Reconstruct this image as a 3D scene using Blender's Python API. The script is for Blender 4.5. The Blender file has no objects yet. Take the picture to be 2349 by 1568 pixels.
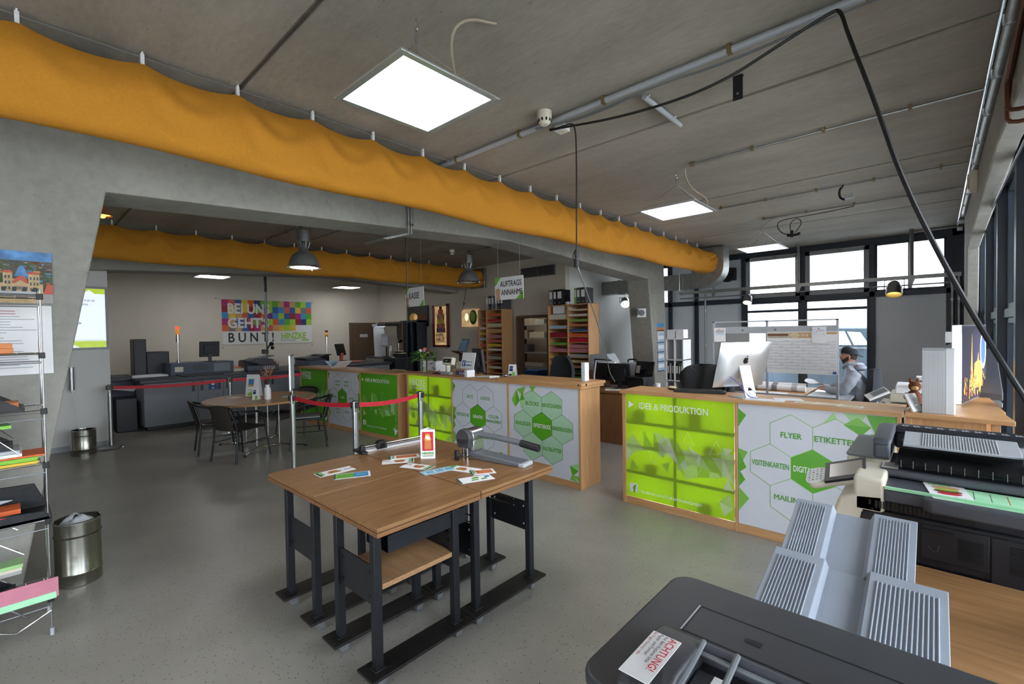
import bpy, bmesh, math, random
from math import sin, cos, pi, radians
from mathutils import Vector, Matrix, Euler
random.seed(7)
SC = bpy.context.scene
COL = SC.collection
# ---------------------------------------------------------------- camera
cam_d = bpy.data.cameras.new('camera')
cam = bpy.data.objects.new('camera', cam_d)
COL.objects.link(cam)
cam_d.sensor_fit = 'HORIZONTAL'; cam_d.sensor_width = 36.0
cam_d.lens = 36.0*1060.0/2349.0
cam_d.clip_start = 0.05; cam_d.clip_end = 300
R = Matrix(((0.7365625, -0.00255393, 0.67636467), (0.67618088, 0.02639432, -0.7362627), (-0.01597183, 0.99964835, 0.02116799)))
cam.matrix_world = Matrix.Translation((0, 0, 1.68)) @ R.to_4x4()
SC.camera = cam
# ---------------------------------------------------------------- view
SC.view_settings.view_transform = 'Standard'
SC.view_settings.look = 'None'
SC.view_settings.gamma = 1.0
SC.view_settings.use_curve_mapping = False
SC.view_settings.exposure = 0.18
# ---------------------------------------------------------------- daylight
W = bpy.data.worlds.new('sky'); SC.world = W; W.use_nodes = True
nt = W.node_tree; nt.nodes.clear()
wo = nt.nodes.new('ShaderNodeOutputWorld'); bg = nt.nodes.new('ShaderNodeBackground')
tc = nt.nodes.new('ShaderNodeTexCoord'); sx = nt.nodes.new('ShaderNodeSeparateXYZ'); cr = nt.nodes.new('ShaderNodeValToRGB')
cr.color_ramp.elements[0].position = 0.45; cr.color_ramp.elements[0].color = (0.30, 0.30, 0.29, 1)
cr.color_ramp.elements[1].position = 0.56; cr.color_ramp.elements[1].color = (0.84, 0.92, 1.0, 1)
mr = nt.nodes.new('ShaderNodeMapRange'); mr.inputs[1].default_value = -1; mr.inputs[2].default_value = 1
nt.links.new(tc.outputs['Generated'], sx.inputs[0]); nt.links.new(sx.outputs[2], mr.inputs[0]); nt.links.new(mr.outputs[0], cr.inputs[0])
nt.links.new(cr.outputs[0], bg.inputs[0]); bg.inputs[1].default_value = 10.0
nt.links.new(bg.outputs[0], wo.inputs[0])
def portal(loc, rot, sx_, sy_):
    l = bpy.data.lights.new('window_portal', 'AREA'); l.shape = 'RECTANGLE'; l.size = sx_; l.size_y = sy_
    l.cycles.is_portal = True
    o = bpy.data.objects.new('window_portal', l); COL.objects.link(o); o.location = loc; o.rotation_euler = rot
portal((-2.0, 11.35, 1.9), (radians(-90), 0, 0), 8.0, 3.2)      # far window wall, faces the room
portal((0.75, 4.5, 1.6), (0, radians(90), 0), 3.2, 12.0)        # right facade
portal((-1.0, -3.2, 1.2), (radians(90), 0, 0), 2.4, 2.2)        # unseen glazing behind the camera, sized to limit front light
# ---------------------------------------------------------------- materials
def lin(c):
    if isinstance(c, str):
        c = tuple(int(c[i:i+2], 16)/255 for i in (0, 2, 4))
    return tuple(((v/12.92) if v <= 0.04045 else ((v+0.055)/1.055)**2.4) for v in c) + (1.0,)
MATS = {}
def mat(name, col, rough=0.5, metal=0.0, var=0.08, scale=12.0, emit=0.0, bump=0.0, stretch=(1, 1, 1), spec=0.5, detail=3.0, alpha=1.0, trans=0.0, col2=None, coat=0.0):
    m = bpy.data.materials.new(name); m.use_nodes = True; n = m.node_tree; b = n.nodes['Principled BSDF']
    c = lin(col); c2 = lin(col2) if col2 else tuple(max(0, v*(1-var)) for v in c[:3])+(1,)
    if not col2: c1 = tuple(min(1, v*(1+var)) for v in c[:3])+(1,)
    else: c1 = c
    t = n.nodes.new('ShaderNodeTexCoord'); mp = n.nodes.new('ShaderNodeMapping'); mp.inputs['Scale'].default_value = stretch
    nz = n.nodes.new('ShaderNodeTexNoise'); nz.inputs['Scale'].default_value = scale; nz.inputs['Detail'].default_value = detail
    rp = n.nodes.new('ShaderNodeValToRGB'); rp.color_ramp.elements[0].position = 0.3; rp.color_ramp.elements[1].position = 0.7
    rp.color_ramp.elements[0].color = c2; rp.color_ramp.elements[1].color = c1
    n.links.new(t.outputs['Object'], mp.inputs[0]); n.links.new(mp.outputs[0], nz.inputs['Vector'])
    n.links.new(nz.outputs['Fac'], rp.inputs[0]); n.links.new(rp.outputs[0], b.inputs['Base Color'])
    b.inputs['Roughness'].default_value = rough; b.inputs['Metallic'].default_value = metal
    b.inputs['Specular IOR Level'].default_value = spec
    b.inputs['Coat Weight'].default_value = coat
    if emit:
        n.links.new(rp.outputs[0], b.inputs['Emission Color']); b.inputs['Emission Strength'].default_value = emit
    if bump:
        bp = n.nodes.new('ShaderNodeBump'); bp.inputs['Strength'].default_value = bump; bp.inputs['Distance'].default_value = 0.01
        n.links.new(nz.outputs['Fac'], bp.inputs['Height']); n.links.new(bp.outputs[0], b.inputs['Normal'])
    if trans: b.inputs['Transmission Weight'].default_value = trans
    MATS[name] = m; return m
def wood(name, a, b_, scale=6.0, axis=0, rough=0.45):
    st = [8.0, 8.0, 8.0]; st[axis] = 0.6
    m = mat(name, a, rough=rough, scale=scale, stretch=tuple(st), detail=6.0, col2=b_, bump=0.05)
    n = m.node_tree; nz = [x for x in n.nodes if x.type == 'TEX_NOISE'][0]
    nz.inputs['Distortion'].default_value = 0.6
    return m
def concrete(name, a, b_, rough=0.75, stretch=(1, 1, 1)):
    m = bpy.data.materials.new(name); m.use_nodes = True; n = m.node_tree; b = n.nodes['Principled BSDF']
    t = n.nodes.new('ShaderNodeTexCoord'); mp = n.nodes.new('ShaderNodeMapping'); mp.inputs['Scale'].default_value = stretch
    n1 = n.nodes.new('ShaderNodeTexNoise'); n1.inputs['Scale'].default_value = 0.9; n1.inputs['Detail'].default_value = 8; n1.inputs['Roughness'].default_value = 0.62
    n2 = n.nodes.new('ShaderNodeTexNoise'); n2.inputs['Scale'].default_value = 14; n2.inputs['Detail'].default_value = 6; n2.inputs['Roughness'].default_value = 0.7
    mx = n.nodes.new('ShaderNodeMix'); mx.data_type = 'FLOAT'; mx.inputs[0].default_value = 0.35
    r = n.nodes.new('ShaderNodeValToRGB'); r.color_ramp.elements[0].position = 0.36; r.color_ramp.elements[1].position = 0.62
    r.color_ramp.elements[0].color = lin(b_); r.color_ramp.elements[1].color = lin(a)
    n.links.new(t.outputs['Object'], mp.inputs[0])
    for q in (n1, n2): n.links.new(mp.outputs[0], q.inputs['Vector'])
    n.links.new(n1.outputs['Fac'], mx.inputs[2]); n.links.new(n2.outputs['Fac'], mx.inputs[3]); n.links.new(mx.outputs[0], r.inputs[0])
    vo = n.nodes.new('ShaderNodeTexVoronoi'); vo.inputs['Scale'].default_value = 5.5; n.links.new(mp.outputs[0], vo.inputs['Vector'])
    r2 = n.nodes.new('ShaderNodeValToRGB'); r2.color_ramp.elements[0].position = 0.03; r2.color_ramp.elements[1].position = 0.07
    r2.color_ramp.elements[0].color = (0.45, 0.45, 0.45, 1); r2.color_ramp.elements[1].color = (1, 1, 1, 1)
    n.links.new(vo.outputs['Distance'], r2.inputs[0])
    m2 = n.nodes.new('ShaderNodeMix'); m2.data_type = 'RGBA'; m2.blend_type = 'MULTIPLY'; m2.inputs[0].default_value = 0.6
    n.links.new(r.outputs[0], m2.inputs[6]); n.links.new(r2.outputs[0], m2.inputs[7]); n.links.new(m2.outputs[2], b.inputs['Base Color'])
    bp = n.nodes.new('ShaderNodeBump'); bp.inputs['Strength'].default_value = 0.12; bp.inputs['Distance'].default_value = 0.02
    n.links.new(mx.outputs[0], bp.inputs['Height']); n.links.new(bp.outputs[0], b.inputs['Normal'])
    b.inputs['Roughness'].default_value = rough
    MATS[name] = m; return m
concrete('concrete', 'a6a49c', '868580')
concrete('ceiling_concrete', 'a69f94', '8a857c', stretch=(0.8, 2.2, 1))
def floor_mat():
    m = bpy.data.materials.new('floor_rubber'); m.use_nodes = True; n = m.node_tree; b = n.nodes['Principled BSDF']
    t = n.nodes.new('ShaderNodeTexCoord')
    n1 = n.nodes.new('ShaderNodeTexNoise'); n1.inputs['Scale'].default_value = 1.3; n1.inputs['Detail'].default_value = 5
    r = n.nodes.new('ShaderNodeValToRGB'); r.color_ramp.elements[0].color = lin('8c8982'); r.color_ramp.elements[1].color = lin('a39f97')
    r.color_ramp.elements[0].position = 0.3; r.color_ramp.elements[1].position = 0.7
    v = n.nodes.new('ShaderNodeTexVoronoi'); v.inputs['Scale'].default_value = 42
    r2 = n.nodes.new('ShaderNodeValToRGB'); r2.color_ramp.elements[0].position = 0.10; r2.color_ramp.elements[1].position = 0.16
    r2.color_ramp.elements[0].color = (0.13, 0.13, 0.13, 1); r2.color_ramp.elements[1].color = (1, 1, 1, 1)
    v2 = n.nodes.new('ShaderNodeTexVoronoi'); v2.inputs['Scale'].default_value = 90
    r3 = n.nodes.new('ShaderNodeValToRGB'); r3.color_ramp.elements[0].position = 0.10; r3.color_ramp.elements[1].position = 0.17
    r3.color_ramp.elements[0].color = (0.4, 0.4, 0.4, 1); r3.color_ramp.elements[1].color = (1, 1, 1, 1)
    ma = n.nodes.new('ShaderNodeMix'); ma.data_type = 'RGBA'; ma.blend_type = 'MULTIPLY'; ma.inputs[0].default_value = 1
    mb_ = n.nodes.new('ShaderNodeMix'); mb_.data_type = 'RGBA'; mb_.blend_type = 'MULTIPLY'; mb_.inputs[0].default_value = 1
    for q in (n1, v, v2): n.links.new(t.outputs['Object'], q.inputs['Vector'])
    n.links.new(n1.outputs['Fac'], r.inputs[0]); n.links.new(v.outputs['Distance'], r2.inputs[0]); n.links.new(v2.outputs['Distance'], r3.inputs[0])
    n.links.new(r.outputs[0], ma.inputs[6]); n.links.new(r2.outputs[0], ma.inputs[7])
    n.links.new(ma.outputs[2], mb_.inputs[6]); n.links.new(r3.outputs[0], mb_.inputs[7]); n.links.new(mb_.outputs[2], b.inputs['Base Color'])
    b.inputs['Roughness'].default_value = 0.34; b.inputs['Specular IOR Level'].default_value = 0.45
    bp = n.nodes.new('ShaderNodeBump'); bp.inputs['Strength'].default_value = 0.15; bp.inputs['Distance'].default_value = 0.01
    n3 = n.nodes.new('ShaderNodeTexNoise'); n3.inputs['Scale'].default_value = 9; n.links.new(t.outputs['Object'], n3.inputs['Vector'])
    n.links.new(n3.outputs['Fac'], bp.inputs['Height']); n.links.new(bp.outputs[0], b.inputs['Normal'])
    MATS['floor_rubber'] = m
floor_mat()
def glass_mat(name, tint=(1, 1, 1), gl=0.08):
    m = bpy.data.materials.new(name); m.use_nodes = True; n = m.node_tree; n.nodes.clear()
    o = n.nodes.new('ShaderNodeOutputMaterial'); mx = n.nodes.new('ShaderNodeMixShader')
    tr = n.nodes.new('ShaderNodeBsdfTransparent'); tr.inputs[0].default_value = (*tint, 1)
    g = n.nodes.new('ShaderNodeBsdfGlossy'); g.inputs['Roughness'].default_value = 0.03
    f = n.nodes.new('ShaderNodeFresnel'); f.inputs[0].default_value = 1.45
    n.links.new(f.outputs[0], mx.inputs[0]); n.links.new(tr.outputs[0], mx.inputs[1]); n.links.new(g.outputs[0], mx.inputs[2]); n.links.new(mx.outputs[0], o.inputs[0])
    MATS[name] = m; return m
glass_mat('glass'); glass_mat('glass_green', (0.55, 0.8, 0.7)); glass_mat('clear_plastic', (0.55, 0.57, 0.6))
def translucent_mat(name, col):
    m = bpy.data.materials.new(name); m.use_nodes = True; n = m.node_tree; n.nodes.clear()
    o = n.nodes.new('ShaderNodeOutputMaterial'); mx = n.nodes.new('ShaderNodeMixShader'); mx.inputs[0].default_value = 0.6
    d = n.nodes.new('ShaderNodeBsdfDiffuse'); t = n.nodes.new('ShaderNodeBsdfTranslucent')
    tx = n.nodes.new('ShaderNodeTexCoord'); nz = n.nodes.new('ShaderNodeTexNoise'); nz.inputs['Scale'].default_value = 2.0
    r = n.nodes.new('ShaderNodeValToRGB'); c = lin(col); r.color_ramp.elements[0].color = tuple(v*0.95 for v in c[:3])+(1,); r.color_ramp.elements[1].color = c
    n.links.new(tx.outputs['Object'], nz.inputs['Vector']); n.links.new(nz.outputs['Fac'], r.inputs[0])
    for q in (d, t): n.links.new(r.outputs[0], q.inputs[0])
    gl = n.nodes.new('ShaderNodeBsdfGlossy'); gl.inputs['Roughness'].default_value = 0.25; fr = n.nodes.new('ShaderNodeFresnel'); m2 = n.nodes.new('ShaderNodeMixShader')
    n.links.new(d.outputs[0], mx.inputs[1]); n.links.new(t.outputs[0], mx.inputs[2])
    n.links.new(fr.outputs[0], m2.inputs[0]); n.links.new(mx.outputs[0], m2.inputs[1]); n.links.new(gl.outputs[0], m2.inputs[2]); n.links.new(m2.outputs[0], o.inputs[0])
    MATS[name] = m
translucent_mat('lit_green', 'b6da40'); translucent_mat('lit_light', 'dcecaa'); translucent_mat('lit_white', 'f2f6e8'); translucent_mat('lit_mid', 'c0dc60')
mat('plaster', 'd2cabc', 0.8, var=0.02, scale=3, bump=0.03)
mat('plaster_white', 'dcdcda', 0.75, var=0.02, scale=3)
mat('panel_grey', 'd0d6de', 0.42, var=0.03, scale=2)
mat('frame_dark', '2a3340', 0.4, var=0.06)
mat('frame_light', '9a9ca0', 0.4, var=0.04)
mat('fabric_orange', 'c4862e', 0.85, var=0.05, scale=60, bump=0.1, spec=0.15)
mat('clip_white', 'dcdcdc', 0.5)
wood('oak', 'c89a6a', 'b58656', axis=0); wood('oak_z', 'cc9e6e', 'ba8a5a', axis=2); wood('oak_y', 'c89a6a', 'b58656', axis=1)
wood('work_top', '96704a', '785434', axis=1, rough=0.36, scale=5); wood('work_edge', '8c6440', '6c4828', axis=1)
wood('ply', 'b48e68', '9c7650', axis=0, rough=0.5); wood('desk_brown', '9a6c46', '85593a', axis=2)
wood('door_brown', '6c5844', '5e4c3a', axis=2, rough=0.5); wood('desk_top', 'b48a5e', '9a7048', axis=0, rough=0.35)
mat('green', '58a81e', 0.32, var=0.03); mat('green_mid', '7cbb46', 0.35, var=0.03); mat('green_pale', 'a4d48c', 0.35, var=0.03)
mat('green_hex', 'aacfae', 0.35, var=0.02); mat('panel_white', 'd2d5de', 0.32, var=0.015); mat('line_dark', '4a6a5c', 0.5)
mat('letter_white', 'eef2ea', 0.5); mat('letter_green', '4f9c22', 0.5); mat('letter_grey', '8f9a8c', 0.5)
mat('white', 'e8e8ea', 0.45, var=0.02); mat('paper', 'ececee', 0.7, var=0.02); mat('cream', 'd8d2c0', 0.45, var=0.03)
mat('black', '15161a', 0.45, var=0.1); mat('black_gloss', '0c0d10', 0.15, var=0.1); mat('black_steel', '25272c', 0.42, 0.35, var=0.15, scale=18)
mat('plate_steel', '2c2a2a', 0.45, 0.4, var=0.25, scale=9)
mat('steel', 'b8babc', 0.28, 1.0, var=0.06, scale=30); mat('steel_dark', '86888c', 0.4, 0.45, var=0.1); mat('chrome', 'd8dadc', 0.12, 1.0, var=0.02)
mat('galvanised', '9a9c9a', 0.42, 0.85, var=0.12, scale=14); mat('steel_brushed', 'a6a59c', 0.25, 1.0, var=0.05, stretch=(1, 1, 12))
mat('grey_plastic', '6e7276', 0.5, var=0.05); mat('grey_light', 'a8acb2', 0.45, var=0.04); mat('grey_tray', '98a0ac', 0.42, var=0.03)
mat('printer_dark', '4a4c54', 0.5, var=0.05, scale=40); mat('printer_black', '22242c', 0.45, var=0.06); mat('press_blue', '474e60', 0.5, var=0.05)
mat('press_grey', '7c8088', 0.5, var=0.04); mat('press_top', '33373f', 0.45, var=0.08); mat('scanner_dark', '3c3d42', 0.45, var=0.05)
mat('red', 'c41c30', 0.6); mat('red_dark', '8e1c2c', 0.6); mat('orange', 'd4622c', 0.6); mat('orange_box', 'c87c48', 0.6); mat('yellow', 'dcb83c', 0.6)
mat('pink', 'c07a8c', 0.7); mat('magenta', 'a8286c', 0.6); mat('purple', '6c3078', 0.6); mat('blue', '2a5a9c', 0.55); mat('navy', '20306c', 0.5)
mat('sky_blue', '3a8cc0', 0.55); mat('cyan', '8ec4d4', 0.6); mat('lime', '9cc83c', 0.6); mat('brown', '6a3c24', 0.7); mat('tan', 'c8a06c', 0.7)
mat('beige', 'd8c8a4', 0.7); mat('maroon', '7a2c24', 0.45); mat('grey_paper', 'a8a8a6', 0.8); mat('leaf', '3c6428', 0.6); mat('leaf_dark', '26441c', 0.6)
mat('green_paper', '6cb048', 0.7); mat('mint', 'a4e0b4', 0.7); mat('dark_green', '2c5c34', 0.7); mat('light_blue_paper', 'a4c0d8', 0.7); mat('salmon', 'c8604c', 0.6)
mat('cable_black', '1a1b1e', 0.5); mat('cable_beige', 'a89c88', 0.6); mat('cable_blue', '5a5ab4', 0.5); mat('brass', '8a7c54', 0.5, 0.6); mat('copper', '6a4434', 0.4, 0.8)
mat('skin', 'c89884', 0.55, var=0.05); mat('beard', '3c2820', 0.85, var=0.2, scale=80); mat('hoodie', 'a2a8b4', 0.9, var=0.06, scale=50, bump=0.15)
mat('trousers', 'b0a48e', 0.85, bump=0.1); mat('cap_black', '1c2128', 0.8); mat('chair_fabric', '23262c', 0.9, var=0.15, scale=60); mat('leather', '1c1e22', 0.7, scale=26, bump=0.6)
mat('wicker', '37312b', 0.7, var=0.35, scale=160, stretch=(1, 1, 0.2)); mat('chair_tube', '3c3e42', 0.3, 0.8); mat('plush', '6c3c22', 0.95, scale=120, bump=0.4)
mat('screen_dark', '15171b', 0.12, var=0.02); mat('alu', 'd4d6d8', 0.28, 0.75, var=0.02); mat('bag_clear', 'b4b8bc', 0.3, var=0.1, scale=25)
mat('punch_grey', '63666b', 0.45, var=0.05); mat('window_pale', 'd4f4e8', 0.4); mat('car_dark', '5a6874', 0.25, 0.5); mat('facade_out', 'c8c8c4', 0.8); mat('asphalt', 'c4c4c0', 0.9); mat('rubber', '16161a', 0.8); mat('caster_grey', '66686a', 0.5)
mat('led_panel', 'ffffff', 0.5, var=0, emit=13.0); mat('lamp_glow', 'fff2dc', 0.5, var=0, emit=5.0); mat('spot_glow', 'fff0d0', 0.5, var=0, emit=5.0)
mat('spot_amber', 'ffcf6a', 0.5, var=0, emit=1.6); mat('signal_red', 'ff4020', 0.4, emit=1.6); mat('signal_orange', 'e88c30', 0.4, emit=0.5)
mat('screen_white', 'dfe9f6', 0.3, var=0.02, emit=0.75); mat('screen_green', 'b4cc30', 0.3, var=0.1, emit=0.6); mat('screen_text', '70808c', 0.3, emit=0.25)
mat('screen_blue', '4a647c', 0.2, var=0.2, emit=0.25, scale=6); mat('screen_beige', '9c948c', 0.2, var=0.02, emit=0.0)
mat('glow_art', 'e8c08a', 0.6, var=0.3, scale=5, emit=0.35); mat('night_violet', '443c52', 0.3, var=0.1, scale=3); mat('gold', 'e0a83c', 0.5, var=0.3, scale=40)
mat('oil_sky', '5c8cc0', 0.6, var=0.4, scale=14); mat('oil_land', '70604c', 0.6, scale=26, col2='3e4c3a'); mat('oil_wall', 'c8ae84', 0.6, var=0.2, scale=30)
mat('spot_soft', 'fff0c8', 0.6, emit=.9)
mat('stone', 'b0a898', 0.7)
# ---------------------------------------------------------------- mesh builder
def font_mesh(body, size, bold=0.0, cx=False):
    c = bpy.data.curves.new('t', 'FONT'); c.body = body; c.size = size; c.offset = bold*size
    c.resolution_u = 3
    if cx: c.align_x = 'CENTER'; c.align_y = 'CENTER'
    o = bpy.data.objects.new('t', c); COL.objects.link(o)
    dg = bpy.context.evaluated_depsgraph_get(); me = o.evaluated_get(dg).to_mesh()
    vs = [tuple(v.co) for v in me.vertices]; fs = [tuple(p.vertices) for p in me.polygons]
    o.evaluated_get(dg).to_mesh_clear(); bpy.data.objects.remove(o); bpy.data.curves.remove(c)
    return vs, fs
class MB:
    def __init__(s): s.v = []; s.f = []; s.m = []; s.mats = []; s.T = Matrix.Identity(4)
    def mi(s, m):
        if m not in s.mats: s.mats.append(m)
        return s.mats.index(m)
    def add(s, vs, fs, m):
        b = len(s.v); s.v += [tuple(s.T @ Vector(p)) for p in vs]; k = s.mi(m)
        for f in fs: s.f.append(tuple(b+i for i in f)); s.m.append(k)
        return s
    def at(s, loc=(0, 0, 0), rot=(0, 0, 0)): s.T = Matrix.Translation(loc) @ Euler(rot).to_matrix().to_4x4(); return s
    def box(s, x0, x1, y0, y1, z0, z1, m):
        v = [(x, y, z) for z in (z0, z1) for y in (y0, y1) for x in (x0, x1)]
        return s.add(v, [(0, 2, 3, 1), (4, 5, 7, 6), (0, 1, 5, 4), (2, 6, 7, 3), (0, 4, 6, 2), (1, 3, 7, 5)], m)
    def prism(s, pts, a, b, m, axis='z'):      # polygon extruded along an axis
        def P(p, h): return {'z': (p[0], p[1], h), 'y': (p[0], h, p[1]), 'x': (h, p[0], p[1])}[axis]
        n = len(pts); v = [P(p, a) for p in pts]+[P(p, b) for p in pts]
        f = [tuple(range(n))[::-1], tuple(range(n, 2*n))]+[(i, (i+1) % n, n+(i+1) % n, n+i) for i in range(n)]
        if axis == 'y': f = [q[::-1] for q in f]
        return s.add(v, f, m)
    def cyl(s, p, q, r, m, r2=None, n=12, cap=True):
        p = Vector(p); q = Vector(q); d = (q-p).normalized(); u = d.orthogonal().normalized(); w = d.cross(u); r2 = r if r2 is None else r2
        v = [tuple(p+(u*cos(2*pi*i/n)+w*sin(2*pi*i/n))*r) for i in range(n)]+[tuple(q+(u*cos(2*pi*i/n)+w*sin(2*pi*i/n))*r2) for i in range(n)]
        f = [(i, (i+1) % n, n+(i+1) % n, n+i) for i in range(n)]
        if cap: f += [tuple(range(n))[::-1], tuple(range(n, 2*n))]
        return s.add(v, f, m)
    def tube(s, pts, r, m, n=8, sm=0, closed=False):
        P = [Vector(p) for p in pts]
        for _ in range(sm):                     # corner cutting
            Q = [P[0]]
            for a, b in zip(P, P[1:]): Q += [a.lerp(b, .25), a.lerp(b, .75)]
            Q.append(P[-1]); P = Q
        v = []; f = []; u = None; k = len(P)
        for i, p in enumerate(P):
            d = ((P[(i+1) % k] if closed else P[min(i+1, k-1)])-(P[i-1] if closed else P[max(i-1, 0)])).normalized()
            u = d.orthogonal().normalized() if u is None else (u-d*u.dot(d)).normalized()
            w = d.cross(u)
            v += [tuple(p+(u*cos(2*pi*j/n)+w*sin(2*pi*j/n))*r) for j in range(n)]
        for i in range(k if closed else k-1):
            for j in range(n): a = i*n; b = ((i+1) % k)*n; f.append((a+j, a+(j+1) % n, b+(j+1) % n, b+j))
        if not closed: f += [tuple(range(n))[::-1], tuple(range((k-1)*n, k*n))]
        return s.add(v, f, m)
    def lathe(s, prof, m, n=24, c=(0, 0)):      # (r, z) profile about z
        v = []; f = []; k = len(prof)
        for r, z in prof: v += [(c[0]+r*cos(2*pi*j/n), c[1]+r*sin(2*pi*j/n), z) for j in range(n)]
        for i in range(k-1):
            for j in range(n): a = i*n; b = a+n; f.append((a+j, a+(j+1) % n, b+(j+1) % n, b+j))
        return s.add(v, f, m)
    def ball(s, c, r, m, sx=1, sy=1, sz=1, n=14, k=9):
        v = []; f = []
        for i in range(1, k):
            t = pi*i/k
            v += [(c[0]+r*sx*sin(t)*cos(2*pi*j/n), c[1]+r*sy*sin(t)*sin(2*pi*j/n), c[2]-r*sz*cos(t)) for j in range(n)]
        for i in range(k-2):
            for j in range(n): a = i*n; b = a+n; f.append((a+j, a+(j+1) % n, b+(j+1) % n, b+j))
        v += [(c[0], c[1], c[2]-r*sz), (c[0], c[1], c[2]+r*sz)]; q = len(v)
        for j in range(n): f.append((q-2, (j+1) % n, j)); f.append((q-1, (k-2)*n+j, (k-2)*n+(j+1) % n))
        return s.add(v, f, m)
    def grid(s, fn, nu, nv, m, thick=0.0):      # surface fn(u, v)
        v = [tuple(fn(i/nu, j/nv)) for i in range(nu+1) for j in range(nv+1)]
        f = [(i*(nv+1)+j, (i+1)*(nv+1)+j, (i+1)*(nv+1)+j+1, i*(nv+1)+j+1) for i in range(nu) for j in range(nv)]
        return s.add(v, f, m)
    # flat artwork: local plane frame (origin, u axis, v axis), small lift off the surface
    def plane(s, o, u, v): s.po = Vector(o); s.pu = Vector(u).normalized(); s.pv = Vector(v).normalized(); s.pn = s.pu.cross(s.pv); return s
    def pt(s, a, b, h=0.0): return tuple(s.po+s.pu*a+s.pv*b+s.pn*h)
    def poly(s, pts, m, h=0.0006):
        s.lift = (getattr(s, 'lift', 0)+1) % 60; h += s.lift*0.000015
        return s.add([s.pt(a, b, h) for a, b in pts], [tuple(range(len(pts)))], m)
    def rect(s, a0, b0, a1, b1, m, h=0.0006): return s.poly([(a0, b0), (a1, b0), (a1, b1), (a0, b1)], m, h)
    def line(s, pts, w, m, h=0.0008, closed=False):
        n = len(pts)
        for i in range(n if closed else n-1):
            a = Vector(pts[i]); b = Vector(pts[(i+1) % n]); d = (b-a).normalized(); q = Vector((-d.y, d.x))*w/2; e = d*w/2
            s.poly([tuple(a-q-e), tuple(b-q+e), tuple(b+q+e), tuple(a+q-e)], m, h)
        return s
    def hexa(s, a, b, r, m=None, edge=None, w=0.004):
        P = [(a+r*sin(pi/3*i), b+r*cos(pi/3*i)) for i in range(6)][::-1]
        if m: s.poly(P, m, 0.0008)
        if edge: s.line(P, w, edge, 0.0012, True)
        return s
    def text(s, body, a, b, size, m, bold=0.0, sx=1.0, cx=False, rot=0.0, h=0.0034, maxw=None):
        fat = bold if 'M' in body else 0
        vs, fs = font_mesh(body, size, 0 if fat else bold, cx); c, d = cos(rot), sin(rot)
        if maxw and vs:
            w = max(v[0] for v in vs)-min(v[0] for v in vs); sx = min(sx, maxw/w)
        for k in ((-1, 1) if fat else ()):
            s.add([s.pt(a+(x*sx*c-y*d)+k*fat*size*.9*c, b+(x*sx*d+y*c)+k*fat*size*.9*d, h-k*.0002-.0003) for x, y, z in vs], fs, m)
        return s.add([s.pt(a+(x*sx*c-y*d), b+(x*sx*d+y*c), h) for x, y, z in vs], fs, m)
    def go(s, name, parent=None, bev=0.0, smooth=True, seg=2, label=None, loc=None, rz=0.0):
        me = bpy.data.meshes.new(name); me.from_pydata(s.v, [], s.f); me.update()
        for k in s.mats: me.materials.append(MATS[k])
        me.polygons.foreach_set('material_index', s.m)
        if smooth:
            me.polygons.foreach_set('use_smooth', [True]*len(me.polygons))
            me.set_sharp_from_angle(angle=radians(38))
        me.update()
        o = bpy.data.objects.new(name, me); COL.objects.link(o)
        if parent: o.parent = parent
        if loc is not None: o.location = loc
        o.rotation_euler = (0, 0, rz)
        if bev:
            b = o.modifiers.new('bevel', 'BEVEL'); b.width = bev; b.segments = seg; b.limit_method = 'ANGLE'; b.angle_limit = radians(40); b.harden_normals = False
        if label: o['label'] = label
        return o
def thing(name, label, cat, loc=(0, 0, 0), rz=0.0, group=None):
    o = bpy.data.objects.new(name, None); COL.objects.link(o); o.empty_display_size = 0.1
    o.location = loc; o.rotation_euler = (0, 0, rz); o['label'] = label; o['category'] = cat
    if group: o['group'] = group
    return o
def tag(o, label, cat, group=None, kind=None):
    o['label'] = label; o['category'] = cat
    if group: o['group'] = group
    if kind: o['kind'] = kind
    return o
def struct(o, label=None, cat=None):
    o['kind'] = 'structure'
    o['label'] = label or o.name; o['category'] = cat or o.name.split('_')[0]
    return o
def kids(o): return [c for c in bpy.data.objects if c.parent == o]
def dup(o, loc, rz, label, group=None):
    def cp(a, par):
        c = a.copy(); COL.objects.link(c)
        if par: c.parent = par
        for k in tree.get(a, []): cp(k, c)
        return c
    tree = {}
    for c in list(bpy.data.objects):
        if c.parent: tree.setdefault(c.parent, []).append(c)
    r = cp(o, None); r.location = loc; r.rotation_euler = (0, 0, rz); r['label'] = label
    if group: r['group'] = group
    return r
def solo(mb, name, label, cat, loc=(0, 0, 0), rz=0.0, group=None, bev=0.0, **k):
    return tag(mb.go(name, None, bev, loc=loc, rz=rz, **k), label, cat, group)
def ordinal(n): return ['first', 'second', 'third', 'fourth', 'fifth', 'sixth', 'seventh', 'eighth', 'ninth', 'tenth', 'eleventh', 'twelfth', 'thirteenth', 'fourteenth', 'fifteenth', 'sixteenth', 'seventeenth', 'eighteenth', 'nineteenth', 'twentieth'][n-1]
# ================================================================ SETTING
m = MB(); m.box(-13.6, 0.75, -3.4, 11.35, -0.1, 0, 'floor_rubber'); struct(m.go('floor', smooth=False))
m = MB()
ys = [-3.5, -1.43, 1.10, 3.63, 6.13, 8.58, 11.4]
for a, b in zip(ys, ys[1:]): m.box(-13.6, 0.9, a+0.02, b-0.02, 3.35, 3.5, 'ceiling_concrete')
m.box(-13.6, 0.9, -3.5, 11.4, 3.39, 3.6, 'ceiling_concrete'); struct(m.go('ceiling', smooth=False), 'grey concrete slab ceiling with dark joints between the slabs')
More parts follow.
